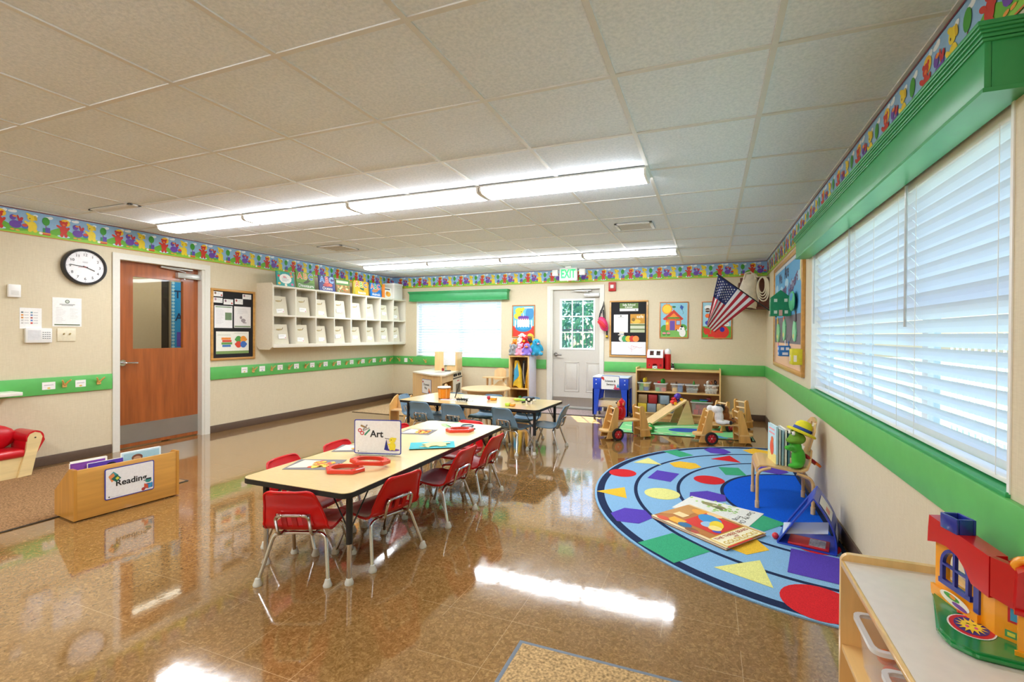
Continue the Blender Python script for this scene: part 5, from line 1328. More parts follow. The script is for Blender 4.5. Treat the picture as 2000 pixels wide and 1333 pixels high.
# ================================================================== READING BIN
WD = wood('cf9a4c', 0, .3, .14, .35)
bx_, by_ = V3((-4.008, 1.868, 0)), V3((-3.94, 2.50, 0))
ang = math.atan2(by_.y-by_.x*0-bx_.y, by_.x-bx_.x); Lb = (by_-bx_).length
t = thing('book_bin', 'low birch book bin with sloped ends, sign facing out', 'book bin', (bx_.x, bx_.y, .0088), ang)
mb = MB(); mb.box(.018, Lb-.016, 0, .018, .0, .342, WD, .002); mb.build('front_panel', t)
endp = [(0,0),(.30,0),(.30,.17),(.07,.348),(.0,.348)]
for x in (0, Lb-.018):
    mb = MB(); mb.prism([(u-.004, v) for u, v in endp] if x else endp, wood('c8903f',2,.3,.14,.3), (.018,0,0), yz(x)); mb.build('end_panel', t)
mb = MB(); mb.box(.018,Lb-.018,.018,.29,.02,.034,WD); mb.box(.018,Lb-.018,.28,.294,.02,.165,WD); mb.box(.018,Lb-.018,.13,.14,.034,.24,WD); mb.build('tray', t)
def a_read(P, w, h):
    P.poly([(-.125,.17),(-.1,.195),(-.07,.165),(-.1,.14)],'3f9aa0',2); P.poly([(-.13,.165),(-.1,.185),(-.085,.14),(-.11,.12)],'e08a52',3); P.poly([(-.115,.145),(-.08,.17),(-.055,.14),(-.085,.118)],'1f6a5a',4); P.poly([(-.09,.145),(-.075,.155),(-.065,.14),(-.08,.13)],'d8d84a',5)
    P.rect(.085,.02,.14,.055,'2a6aa8',3); P.poly([(.085,.06),(.11,.045),(.11,.015),(.085,.03)],'d85a3a',4); P.poly([(.135,.06),(.112,.045),(.112,.015),(.135,.03)],'3a9ad0',4); P.disc(.112,.078,.02,.016,'2f8f8a',4); P.rect(.095,.085,.13,.095,'222a3a',5); P.disc(.08,.02,.012,.012,'b03a3a',4)
    P.disc(-.125,.018,.005,.005,'3a3a3a',2); P.rect(-.115,.014,-.06,.016,'b9b9bd',2)
s_ = sign('bin_sign', .30, .222, (0,0,0), 'white sign reading Reading on the front of the birch book bin', 'Reading', .06, dict(pos=(.006,.106), draw=a_read), foot=False)
pt = Matrix.Translation(t.location) @ Matrix.Rotation(ang, 4, 'Z') @ V3((.315, -.0035, .088)); put(s_, pt, ang)
def bin_book(u, v, w, h, th, c, label, draw):
    b = thing('board_book', label, 'book', Matrix.Translation(t.location) @ Matrix.Rotation(ang, 4, 'Z') @ V3((u, v, .036)), ang, 'books in the reading bin')
    mb = MB(); mb.box(-w/2,w/2,-th/2,-th/2+.003,0,h,ink(c),.001); mb.box(-w/2,w/2,th/2-.003,th/2,0,h,ink('e8e4da'),.001); draw(Pic(mb,(0,-th/2,0),(1,0,0),(0,0,1)), w, h); mb.build('cover', b)
    mb = MB(); mb.box(-w/2+.003,w/2-.003,-th/2+.003,th/2-.003,.003,h-.003,M('f4f2ea',.7)); mb.build('pages', b)
def d_(c): return lambda P, w, h: (P.rect(-w/2+.01, .1, w/2-.01, h-.012, c, 1))
bin_book(.1, .075, .19, .345, .02, '7a3a9a', 'purple board book at the left of the reading bin', d_('8a4ab0'))
bin_book(.19, .048, .2, .33, .018, '4a2f9a', 'dark violet board book in front of the purple one in the bin', lambda P, w, h: (P.rect(-w/2+.01,.1,w/2-.01,h-.012,'5a3ab8',1), P.disc(.03,h-.035,.03,.02,'1f1a2a',2)))
bin_book(.12, .108, .2, .35, .018, 'e6e0d6', 'white board book behind the purple one in the reading bin', d_('dcd6cc'))
bin_book(.41, .06, .25, .36, .022, 'c8e0ea', 'pale blue picture book at the right of the reading bin', lambda P, w, h: (P.rect(-w/2+.012,.1,w/2-.012,h-.012,'a6d2e4',1), P.disc(-.03,h-.05,.035,.025,'7a4a3a',2), P.disc(-.03,h-.06,.025,.02,'c89a7a',3)))

# ================================================================== RED ARMCHAIR (partly out of frame)
t = thing('armchair', 'small red padded armchair with pale wooden frame at the left edge', 'armchair', (-5.68, 2.03, .0085), PI/2)
rv = M('c31420', .3, var=.05, scale=10, coat=.25); pw = wood('e6cf98', 0, .4, .1)
# local: x along the sitter's right->left, -y toward the room
mb = MB(); mb.prism([(-.36,0),(.255,0),(.275,.19),(-.38,.19)], pw, (0,.02,0), xz(-.0)); mb.build('front_panel', t)
mb = MB()
side = [(.22,-.0),(.31,.005),(.345,.19),(.375,.29),(.385,.335),(.37,.37),(.335,.385),(.30,.37),(.285,.34),(.275,.24)]
mb.prism([(u-.0,v) for u, v in side], pw, (0,-.02,0), xz(0.0)); mb.build('arm_panel', t)
mb = MB(); mb.prism([(-u-.1,v) for u, v in side], pw, (0,-.02,0), xz(0.0)); mb.build('arm_panel', t)
mb = MB(); mb.box(-.38,.28,-.02,.24,.17,.245,rv,.03,3); mb.build('seat_cushion', t)
for cx in (.335, -.435):
    mb = MB(); mb.tube([(cx,-.018,.335),(cx,.24,.335)], .062, rv, 20); mb.prism([(cx+.02,.19),(cx+.075,.30),(cx+.06,.36),(cx,.385),(cx-.05,.33),(cx-.06,.2)], rv, (0,.24,0), xz(0.0)); mb.build('arm_pad', t)
mb = MB(); mb.ball((-.05,.22,.34),(.36,.075,.155),rv,24,14); mb.build('back_cushion', t)
mb = MB(); mb.cyl((.335,-.024,.335),(.335,-.0195,.335),.006,M('2a2622',.4),10); mb.build('screw', t)

# ================================================================== RUG: OPEN BOOKS
t = thing('picture_book', 'big orange and brown storybook lying open side up on the half round rug', 'book', (-.015, 3.385, .0125), R(-37))
w, h = .60, .41
mb = MB(); mb.box(-w/2,w/2,-h/2,h/2,.0,.002,ink('b87a3a')); mb.box(-w/2,w/2,-h/2,h/2,.012,.014,ink('a8652a'))
P = Pic(mb, (0,0,.014), (1,0,0), (0,1,0), .0005)
P.rect(-w/2+.02,-h/2+.03,w/2-.01,h/2-.03,'b8722e',1); P.rect(-w/2,-h/2,w/2,-h/2+.028,'f0d8a8',2); P.rect(-w/2,h/2-.02,w/2,h/2,'e8c890',2)
P.poly([(-.3,-.12),(-.16,.02),(-.18,.18),(-.3,.18)],'c8904a',3); P.disc(-.13,.14,.09,.05,'e8a030',3); P.disc(-.06,.17,.06,.03,'f0c890',4)
P.rect(-.12,-.1,.15,.16,'d8281f',3); P.rect(-.2,-.16,-.09,-.08,'f0b030',3); P.rect(-.24,-.05,-.15,.02,'f4d8a0',4); P.disc(-.06,-.14,.05,.035,'1f6a9a',5); P.disc(.02,-.17,.05,.03,'8a5a3a',5); P.disc(.05,-.175,.03,.02,'b84a3a',6); P.disc(-.22,-.17,.05,.03,'d84a2a',5)
P.disc(-.03,.08,.1,.065,'2a8fd0',5,20,-20); P.disc(.02,.0,.05,.05,'9ac0e0',6); P.disc(.06,.03,.08,.045,'f0d02a',7,20,-55); P.disc(.085,-.02,.045,.04,'f6e08a',8); P.disc(.12,-.05,.03,.025,'4a4ac0',6)
P.rect(.165,-.185,.295,.175,'f0d060',6,.01); P.rect(.172,-.178,.288,.168,'f6ecc8',7,.008)
P.text('GOLDILOCKS',.262,-.004,.052,'d8b42a',9,.012,1,90); P.text('and',.228,-.004,.03,'b84a2a',9,.01,1,90); P.text('THE THREE BEARS',.197,-.004,.04,'b0432a',9,.012,1,90)
P.rect(.297,-.19,.31,.05,'d8281f',6)
mb.build('cover', t)
mb = MB(); mb.box(-w/2+.004,w/2-.004,-h/2+.004,h/2-.004,.002,.012,M('f2ead8',.8)); mb.build('pages', t)
t = thing('picture_book', 'white storybook with a green drawing half under the orange book on the rug', 'book', (.06, 3.72, .0085), R(-22)); t.rotation_euler = (0, 0, R(-22))
w, h = .54, .34
mb = MB(); mb.box(-w/2,w/2,-h/2,h/2,0,.0015,ink('e4e4dc')); mb.box(-w/2,w/2,-h/2,h/2,.0025,.0035,ink('e9e9e2'))
P = Pic(mb, (0,0,.0035), (1,0,0), (0,1,0), .00025); rq = random.Random(9)
for k in range(40): P.disc(rq.gauss(-.04,.09), rq.gauss(.06,.045), .016, .01, rq.choice(['8fbf4a','6fae3a','a8d070','b8d890']), 1+k % 3, 8, rq.uniform(0,180))
P.disc(-.06,.08,.1,.035,'8f8a5a',4,16,-8); P.disc(-.01,.05,.05,.018,'6a6a4a',5,12,-30); P.disc(-.05,.085,.02,.014,'d8d0b0',5)
for k in range(30): P.disc(rq.uniform(.02,.16), rq.uniform(-.12,.1), .002, .002, '6a7a8a', 2, 6)
P.text('Dear Mr. Ole',.205,-.0,.055,'33343a',3,.0,.95,-88); P.text('Frog',.165,-.05,.055,'33343a',3,.0,1,-88)
mb.build('cover', t)
mb = MB(); mb.box(-w/2+.003,w/2-.003,-h/2+.003,h/2-.003,.0015,.0025,M('f2ead8',.8)); mb.build('pages', t)

# ================================================================== BENTWOOD CHAIR AGAINST THE SIDE WALL
t = thing('bentwood_chair', 'bent plywood child chair with its back to the side wall, holding books', 'chair', (.54, 4.10, .0), 0)
bw = wood('d8ae74', 1, .3, .08, .35)
# seat profile along x: waterfall front at -x, dip, and up into the back
sp = [(-.205,.275),(-.2,.305),(-.18,.325),(-.14,.33),(-.06,.318),(.02,.308),(.09,.308),(.13,.325),(.155,.37),(.17,.45)]
def seat(u, v):
    k = min(int(v*(len(sp)-1)+1e-6), len(sp)-2); f = v*(len(sp)-1)-k
    x, z = sp[k][0]*(1-f)+sp[k+1][0]*f, sp[k][1]*(1-f)+sp[k+1][1]*f
    w = .2 if v < .75 else .2 - .1*(v-.75)/.25
    return V3((x, -w+2*w*u, z))
mb = MB(); mb.grid(seat, 10, 36, bw, .012); mb.build('seat', t, 60)
mb = MB()
def back(u, v):
    w = .1 + .06*math.sin(PI*min(1,v*1.05)*.55); y = -w+2*w*u
    return V3((.17+.036*v+.02*(2*u-1)**2*-1, y*(1-.25*max(0,v-.8)/.2*(abs(2*u-1)>.7)), .44+.24*v - .035*(2*u-1)**2*v))
mb.grid(back, 16, 14, bw, .012, lambda i, j: j in (10, 11) and 5 <= i <= 10); mb.build('backrest', t, 60)
for sy in (-1, 1):
    for nm, x, xt, zt in (('leg', -.2, -.17, .315), ('leg', .165, .12, .29)):
        mb = MB(); mb.tube(bend([(x,sy*.195,.03),(x,sy*.195,zt-.03),(xt+(.06 if x<0 else -.06),sy*.195,zt)], .05), .012, bw, 10); lg = mb.build(nm, t)
        mb = MB(); mb.cyl((x,sy*.195,.0085),(x,sy*.195,.06),.0155,M('d9b98c',.5),12); mb.build('foot_cap', lg)
def sbook(x, y, w, h, th, c, label, rz, z=.327, lean=0., draw=None):
    b = thing('picture_book', label, 'book', (x, y, z), rz, 'picture books on the bentwood chair')
    mb = MB(); mb.box(-w/2,w/2,-th/2,-th/2+.0015,0,h,ink(c)); mb.box(-w/2,w/2,th/2-.0015,th/2,0,h,ink(c)); mb.box(w/2-.0015,w/2,-th/2,th/2,0,h,ink(c))
    if draw: draw(Pic(mb,(0,-th/2,0),(1,0,0),(0,0,1),.0006), w, h)
    mb.build('cover', b)
    mb = MB(); mb.box(-w/2+.003,w/2-.002,-th/2+.0015,th/2-.0015,.003,h-.003,M('f2ede2',.8)); mb.build('pages', b)
sbook(.462, 4.075, .2, .285, .014, 'bfe0ea', 'pale blue picture book with a red animal, frontmost on the bentwood chair', R(-80), draw=lambda P, w, h: (P.rect(-w/2,0,w/2,.07,'e8dc8a',1), P.disc(.0,.11,.045,.06,'e05a3a',2), P.disc(.01,.17,.03,.025,'e8703a',3), P.lines(-.07,.07,.22,.25,2,.012,'f0a0a8',2)))
for k, (c, h_, nm) in enumerate((('e8e6e0',.27,'white'),('9cc4d8',.265,'sky blue'),('f0ede6',.275,'cream'),('5a8aa8',.255,'slate blue'))):
    sbook(.487+.021*k, 4.08+.004*k, .19, h_, .013, c, '%s picture book standing behind the pale blue one on the bentwood chair' % nm, R(-83), z=.323-.003*k)
# frog hand puppet with a yellow hat
t = thing('frog_puppet', 'green frog hand puppet in a yellow hat sitting on the bentwood chair', 'puppet', (.622, 3.99, .318), R(18))
gp_ = M('3fb028', .8, var=.08, bump=.15, sheen=.3)
blob('body', [((0,0,.07),(.05,.045,.085)),((-.015,-.005,.15),(.036,.034,.05)),((-.06,-.03,.145),(.055,.022,.022),(0,.25,.3)),((-.10,-.045,.155),(.024,.02,.02)),((-.035,-.03,.02),(.055,.032,.022)),((-.02,.03,.17),(.05,.02,.02),(0,-.5,0))], gp_, t, .008)
blob('head', [((-.01,0,.215),(.06,.055,.045)),((-.045,0,.2),(.045,.045,.022)),((-.035,-.03,.255),(.02,.018,.02)),((-.035,.03,.255),(.02,.018,.02))], M('6a9a2a', .8, bump=.15), t, .007)
for s in (-1, 1):
    mb = MB(); mb.ball((-.05,s*.028,.258),.016,M('f2f2f0',.2),12,8); e_ = mb.build('eye', t)
    mb = MB(); mb.ball((-.0655,s*.028,.26),(.004,.007,.008),M('17171a',.2),8,6); mb.build('pupil', e_)
mb = MB(); mb.T = Matrix.Translation((.02,0,.262)) @ Matrix.Rotation(R(24), 4, 'Y')
hat = M('e8d62a', .8, var=.06, bump=.15)
mb.lathe([(0,-.005),(.098,-.01),(.103,.0),(.095,.008),(.062,.012),(.062,.03),(.057,.06),(.035,.085),(0,.09)], hat, seg=24); ht = mb.build('hat', t)
mb = MB(); mb.T = Matrix.Translation((.02,0,.262)) @ Matrix.Rotation(R(24), 4, 'Y'); mb.lathe([(.061,.012),(.066,.013),(.064,.034),(.059,.034)], M('24409a',.7), seg=24); mb.build('hat_band', ht)
mb = MB()
def fl(u, v): return V3((.05+.1*v, -.045+.08*u+.02*v, .085-.075*v + .012*math.sin(PI*u)))
mb.grid(fl, 6, 5, M('a0151a',.8), .014, lambda i, j: j > 2); mb.grid(lambda u, v: fl(u, .6+.4*v), 6, 4, M('ee7a1c',.8), .016); mb.build('felt_skirt', t)

# ================================================================== BLUE TENT EASEL
t = thing('tent_easel', 'blue plastic tent shaped display stand on the half round rug', 'easel', (.55, 3.24, .0085), R(-14))
bl = M('1f3fb4', .35, var=.04, coat=.2)
mb = MB(); mb.box(-.155,.155,.0,.3,0,.01,bl,.003); mb.build('base', t)
def side(x0, bulge):
    def f(u, v):
        x = x0*(1-v) + .035*v + bulge*math.sin(PI*v); return V3((x, .3*u + .02*v, .008+.3*v))
    return f
mb = MB(); mb.grid(side(-.155, -.0), 4, 10, bl, .008, lambda i, j: 1 <= i <= 2 and 2 <= j <= 7); mb.build('left_panel', t)
mb = MB(); mb.grid(side(.155, .035), 4, 10, bl, .008); mb.build('right_panel', t)
mb = MB(); g = side(-.155, 0); clr = clear_mat('clear_pocket', 'eef2f8', 1.6)
mb.grid(lambda u, v: g(.2+.6*u, .2+.65*v)+V3((-.006,0,.004)), 2, 4, clr); mb.build('clear_pocket', t)
g = side(.155, .035)
mb = MB(); mb.grid(lambda u, v: g(.1+.6*u, .58+.32*v)+V3((.007,0,.003)), 4, 4, ink('d9dbe4'), .001); mb.grid(lambda u, v: g(.1+.6*u, .2+.2*v)+V3((.007,0,.003)), 4, 4, ink('aab0cc'), .001); mb.grid(lambda u, v: g(.2+.25*u, .66+.1*v)+V3((.0085,0,.003)), 2, 2, ink('d08a8a'), .001); mb.build('paper_insert', t)
mb = MB(); tr = milky_mat('frosted_tray', 'd5dbe2', .5)
mb.grid(lambda u, v: V3((-.128+.24*u, .02+.06*v, .06+.055*u+.05*v)), 2, 2, tr, .003); mb.build('clear_tray', t)
t = thing('red_wallet', 'flat red folder with a clear window inside the blue tent easel', 'folder', (.565, 3.29, .0195), R(-14))
mb = MB(); mb.box(-.10,.115,-.045,.1,0,.012,M('c0202a',.45),.003); mb.build('cover', t)
mb = MB(); mb.box(.01,.095,-.03,.085,.012,.0135,M('9a9ca8',.2,var=.3,scale=90,bump=.6)); mb.build('clear_window', t)
mb = MB(); mb.ball((0,0,.02),.02,M('d8303a',.3),12,8); single('red_ball', mb, 'small red round toy peeking out left of the blue tent easel', 'toy', (.398, 3.345, .0085))

# ================================================================== NEAR SHELF WITH TUBS AND TOY HOUSE
SX0, SY1, SZ = .447, 2.0, .49
t = thing('storage_shelf', 'birch storage shelf in the right foreground with a pale laminate top', 'shelf', (SX0, SY1, 0))
bm_ = wood('e0b878', 2, .3, .1, .3)
mb = MB(); mb.prism(rrect(0,.335,.0,.515,.03), bm_, (0,-.02,0), xz(0)); mb.build('end_panel', t)
mb = MB(); mb.box(.008,.33,-1.5,-.02,SZ-.02,SZ,M('dfd2c8', .3, var=.03, scale=30, coat=.2)); mb.box(0,.009,-1.5,-.02,SZ-.021,SZ+.001,bm_,.002); mb.build('top_panel', t)
mb = MB(); mb.box(.004,.33,-1.5,-.02,.17,.19,wood('dfb676',1,.35,.1,.2),.002); mb.build('shelf', t)
mb = MB(); mb.box(.004,.33,-1.5,-.02,.03,.05,wood('dfb676',1,.35,.1,.2),.002); mb.build('bottom_panel', t)
mb = MB(); mb.box(.32,.335,-1.5,-.02,.0,.5,wood('d8ac6a',2,.35,.1,.2)); mb.build('back_panel', t)
mb = MB(); mb.prism(rrect(0,.335,.0,.515,.03), bm_, (0,-.02,0), xz(-1.5)); mb.build('end_panel', t)
def tub(label, x, y, z, w, d, h, name='storage_tub', group=None, c='e4e6e6', see=.82, rim=.012):
    """clear tub: x-y size at the rim, tapered below"""
    t = thing(name, label, 'tub', (x, y, z), 0, group); m = milky_mat('frosted_tub_'+c, c, see)
    mb = MB(); a = rrect(-w/2*.86,w/2*.86,-d/2*.86,d/2*.86,.02,4); b_ = rrect(-w/2,w/2,-d/2,d/2,.024,4); c_ = rrect(-w/2+.003,w/2-.003,-d/2+.003,d/2-.003,.022,4); e = rrect(-w/2*.86+.003,w/2*.86-.003,-d/2*.86+.003,d/2*.86-.003,.018,4)
    rg = [[mb.v((p[0],p[1],zz)) for p in q] for q, zz in ((a,0),(b_,h),(c_,h),(e,.004))]
    mb.ring_faces(rg, m); mb.build('tub_wall', t)
    mb = MB(); o_ = rrect(-w/2-rim,w/2+rim,-d/2-rim,d/2+rim,.03,4)
    rg = [[mb.v((p[0],p[1],zz)) for p in q] for q, zz in ((b_,h-.014),(o_,h-.014),(o_,h),(c_,h))]
    mb.ring_faces(rg, milky_mat('frosted_rim_'+c, c, .2), False); mb.build('rim', t)
    return t
tub('clear tub with orange contents on the near shelf, nearest the end panel', .575, 1.80, .1905, .2, .2, .16)
rq = random.Random(4)
for k in range(10):
    mb = MB(); mb.ball((0,0,.018),(.026,.02,.018),M(rq.choice(['e0502a','e8742a','d83a2a']),.4),10,8)
    single('toy_piece', mb, 'orange red toy piece inside the first clear tub on the near shelf', 'toy', (.575+rq.uniform(-.05,.05), 1.80+rq.uniform(-.05,.05), .196+.03*(k//4)), 0, 'orange pieces in the near tub')
tub('clear tub on the near shelf, the second one and cut by the frame', .575, 1.52, .1905, .2, .2, .15)

# toy house
t = thing('toy_house', 'red roofed yellow plastic toy house on a green base on the near shelf', 'toy house', (.655, 1.80, SZ+.001), 0); t.scale = (1, 1, .93)
YH, RH, BH, GH = M('eb9a1a', .25, var=.02, coat=.4), M('c01018', .25, var=.02, coat=.4), M('1f2f8e', .25, var=.03, coat=.4), M('12803a', .2, var=.02, coat=.5)
mb = MB(); base = [(-.005,.012),(-.016,-.03),(-.075,-.215),(-.07,-.27),(-.03,-.31),(.135,-.33),(.135,-.12),(.05,-.01)]
mb.prism(base, GH, (0,0,.022), xy(.0)); bmesh.ops.bevel(mb.bm, geom=[e for e in mb.bm.edges], offset=.007, segments=2, affect='EDGES'); mb.build('base', t)
# sun badge on the green yard
mb = MB(); P = Pic(mb, (.012,-.185,.0225), (.32,.95,0), (-.95,.32,0), .0006)
P.disc(0,0,.062,.05,'e9e2da',1,28); P.disc(0,0,.058,.046,'c9202a',2,28); P.disc(0,0,.046,.036,'3a2a7a',3,28)
for k in range(14): a = R(360/14*k); P.poly([(.024*math.cos(a-.2),.02*math.sin(a-.2)),(.044*math.cos(a),.034*math.sin(a)),(.024*math.cos(a+.2),.02*math.sin(a+.2))],'f0c42a',4)
P.disc(0,0,.026,.021,'f4d43a',5,20); P.disc(-.009,.009,.006,.004,'e0508a',6); P.disc(-.009,-.009,.006,.004,'e0508a',6); P.disc(.007,.007,.002,.004,'3a2a10',6,8); P.disc(.007,-.007,.002,.004,'3a2a10',6,8)
P.rect(.062,.012,.09,.026,'e8602a',2); P.rect(.064,.014,.088,.024,'c8302a',3)
mb.build('sun_badge', t)
def wallT(ax, ay, bx2, by2):
    """frame standing from a to b: u along, v up"""
    d = V3((bx2-ax, by2-ay, 0)); L_ = d.length; d.normalize()
    return (lambda u, v: V3((ax,ay,.022)) + d*u + V3((0,0,v))), L_, V3((d.y,-d.x,0)), d
f_, L_, n_, d_u = wallT(.0,.0,.052,-.205)
win = arc(.085,.115,.043,.05,0,180,14)
# window wall in strips around an arched opening
mb = MB()
hole = [(.042,.065),(.128,.065)] + win[::1]
mb.prism([(0,0),(L_,0),(L_,.065),(0,.065)], YH, n_*-.012, f_); mb.prism([(0,.065),(.042,.065),(.042,.115),(0,.115)], YH, n_*-.012, f_); mb.prism([(.128,.065),(L_,.065),(L_,.115),(.128,.115)], YH, n_*-.012, f_)
top = [(0,.115),(.042,.115)] + win[::-1][1:-1] + [(.128,.115),(L_,.115),(L_,.16),(.17,.165),(.14,.2),(.1,.222),(.055,.222),(0,.195)]
mb.prism(top, YH, n_*-.012, f_)
mb.prism([(-.002,-.006),(L_*.8,-.006),(L_*.8,.028),(-.006,.028)], YH, n_*.01, f_)
mb.build('window_wall', t)
mb = MB()
o2 = arc(.085,.115,.053,.06,0,180,14); i2 = arc(.085,.115,.043,.05,0,180,14)
for k in range(14): mb.prism([o2[k],o2[k+1],i2[k+1],i2[k]], BH, n_*.01, f_)
for q in ((.032,.042,.06,.115),(.128,.138,.06,.115),(.026,.144,.05,.066),(.081,.089,.065,.165),(.042,.128,.112,.119)): mb.prism([(q[0],q[2]),(q[1],q[2]),(q[1],q[3]),(q[0],q[3])], BH, n_*.01, f_)
mb.prism([(.15,.03),(.168,.012),(.168,.13),(.15,.15)], BH, n_*.006, f_)
mb.build('window_frame', t)
mb = MB(); P = Pic(mb, f_(.09,.022)+n_*.0105, d_u, (0,0,1), .0005); P.disc(0,0,.055,.018,'e8e0d0',1,20); P.disc(-.01,.006,.03,.008,'4a9a3a',2,12); P.disc(.02,-.008,.028,.007,'7a4a9a',2,12); P.disc(-.005,.008,.012,.006,'e8902a',3,10); mb.build('sticker', t)
mb = MB()
roof = [(-.006,.165),(.03,.178),(.07,.182),(.11,.172),(.14,.145),(.16,.115),(L_+.006,.108),(L_+.006,.225),(-.0,.255),(-.004,.21)]
mb.prism(roof, RH, n_*.02, f_); mb.prism([(0,.2),(L_,.18),(L_,.225),(0,.255)], RH, n_*-.03, f_)
mb.build('roof', t)
f2, L2, n2, d2u = wallT(.052,-.205,.1,-.245)
mb = MB(); mb.prism([(0,0),(.075,0),(.075,.13),(0,.13)], YH, n2*-.012, f2); mb.build('hinged_wall', t)
mb = MB(); P = Pic(mb, f2(.045,.085)+n2*.0005, d2u, (0,0,1), .0006); P.rect(-.02,-.032,.03,.032,'c01f28',1); P.rect(-.015,-.026,.03,.026,'3a94b8',2); P.disc(.01,-.01,.012,.012,'f0c090',3); P.rect(-.025,-.075,.0,-.055,'4a9a5a',1); P.rect(-.02,-.07,-.005,-.06,'d8d04a',2); mb.build('sticker', t)
mb = MB(); mb.prism([(-.004,.115),(.085,.085),(.085,.165),(.03,.22),(-.004,.225)], RH, n2*.02, f2); mb.prism([(.0,.2),(.09,.13),(.09,.15),(.03,.225)], RH, n2*-.05, f2); mb.build('roof', t)
f3, L3, n3, d3u = wallT(.062,-.285,.135,-.31)
mb = MB(); mb.prism([(0,-.0),(.11,-.0),(.11,.12),(0,.12)], YH, n3*-.02, f3); mb.prism([(-.006,0),(.01,0),(.01,.012),(-.006,.012)], YH, n3*.006, f3); mb.build('front_wall', t)
mb = MB(); mb.prism([(-.006,.112),(.11,.108),(.11,.225),(.02,.235),(-.002,.215)], RH, n3*-.05, f3); mb.tube([f3(-.008,.115)+n3*.004, f3(.115,.112)+n3*.004], .008, RH, 8); mb.build('roof', t)
mb = MB(); mb.tube(bend([V3((.075,-.235,.225)),V3((.085,-.24,.262)),V3((.135,-.29,.262)),V3((.135,-.3,.235))], .02), .012, YH, 10); mb.build('carry_handle', t)
mb = MB(); c = f_(.085,.268); mb.T = Matrix.Translation(c) @ Matrix.Rotation(math.atan2(d_u.y,d_u.x), 4, 'Z')
for q in ((-.032,.032,-.026,-.018),(-.032,.032,.018,.026),(-.032,-.024,-.018,.018),(.024,.032,-.018,.018)): mb.box(*q,-.03,.018,BH,.003)
mb.box(-.026,.026,-.02,.02,-.03,-.022,BH); mb.build('chimney', t)

# ================================================================== TOY SHELF ON THE BACK WALL
SW = (-1.09, .157); SYf, SYb = 7.54, 7.885
t = thing('toy_shelf', 'low birch toy shelf against the back wall with bins and soft blocks', 'shelf', (0,0,0))
for x in (SW[0], SW[1]-.02):
    mb = MB(); mb.prism(rrect(SYf,SYb,0,.79,.02), bm_, (.02,0,0), yz(x)); mb.build('side_panel', t)
for z, n in ((.737,'top_panel'),(.398,'shelf'),(.07,'bottom_panel')):
    mb = MB(); mb.box(SW[0]+.02,SW[1]-.02,SYf+.004,SYb-.01,z,z+.02,wood('dfb878',0,.3,.1,.3),.002); mb.build(n, t)
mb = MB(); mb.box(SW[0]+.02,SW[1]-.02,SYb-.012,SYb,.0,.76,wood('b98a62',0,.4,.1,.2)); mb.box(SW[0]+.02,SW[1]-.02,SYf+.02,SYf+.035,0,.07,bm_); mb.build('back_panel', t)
GB2 = 'clear bins on the toy shelf'
def blocks(x, y, z, items, lab, grp):
    for k, (dx, dy, dz, kind, s, c) in enumerate(items):
        mb = MB(); m = M(c, .4)
        if kind == 'b': mb.box(-s/2,s/2,-s/2,s/2,0,s,m,s*.08)
        elif kind == 'd': mb.ball((0,0,s/2),(s/2,s*.2,s/2),m,14,9)
        elif kind == 'c': mb.cyl((0,0,0),(0,0,s*1.3),s*.3,m,12)
        else:
            mb.ball((0,0,s*.45),(s*.55,s*.3,s*.33),m,12,8); mb.ball((s*.5,0,s*.65),(s*.24,s*.2,s*.22),m,10,8)
            for q in (-.3,.3): mb.cyl((q*s,-.08*s,0),(q*s,-.08*s,s*.4),s*.1,m,6); mb.cyl((q*s,.1*s,0),(q*s,.1*s,s*.4),s*.1,m,6)
        single('toy_block' if kind in 'bdc' else 'toy_animal', mb, lab[k], 'toy', (x+dx,y+dy,z+dz), R(17*k), grp)
by, bz = 7.63, .419
tub('clear bin of green, yellow and blue blocks, leftmost on the toy shelf', -.965, by, bz, .185, .16, .135, group=GB2)
blocks(-.965,by,bz+.005,[(-.04,-.02,0,'b',.06,'4fae3f'),(.03,-.02,0,'b',.058,'3a6ac8'),(-.04,-.02,.06,'b',.055,'5ab84a'),(.03,-.03,.06,'b',.062,'e8cf3a'),(.0,-.02,.122,'d',.075,'ecd43c'),(.02,.03,.12,'d',.09,'c8a83a'),(-.05,.03,.12,'b',.045,'2a2a44')],['lower green block in the leftmost toy shelf bin','blue block in the leftmost toy shelf bin','upper green block in the leftmost toy shelf bin','yellow block in the leftmost toy shelf bin','yellow round piece topping the leftmost toy shelf bin','mustard round piece at the back of the leftmost bin','dark piece in the back corner of the leftmost bin'],'pieces in the leftmost bin')
tub('clear bin with a green disc on top, second on the toy shelf', -.712, by, bz, .185, .16, .13, group=GB2)
blocks(-.712,by,bz+.005,[(-.045,-.03,0,'b',.055,'58b85a'),(.045,-.03,0,'b',.055,'e0604a'),(-.03,.02,.11,'b',.04,'c8303a'),(.03,.02,.1,'d',.095,'2a8a2f')],['green block at the bottom of the second toy shelf bin','red block at the bottom of the second toy shelf bin','small red block on top of the second toy shelf bin','green disc standing in the second toy shelf bin'],'pieces in the second bin')
tub('clear bin of yellow and blue bricks, third on the toy shelf', -.463, by, bz, .18, .16, .13, group=GB2)
blocks(-.463,by,bz+.005,[(-.04,-.03,0,'b',.065,'eab83a'),(.04,-.02,0,'b',.065,'2f78c0'),(.04,-.0,.066,'b',.055,'2a70b8'),(-.02,.03,.085,'c',.05,'6a4a3a')],['yellow brick in the third toy shelf bin','lower blue brick in the third toy shelf bin','upper blue brick in the third toy shelf bin','brown piece at the back of the third toy shelf bin'],'pieces in the third bin')
tub('clear bin with a small green tree sticking out, fourth on the toy shelf', -.248, by, bz, .185, .16, .128, group=GB2)
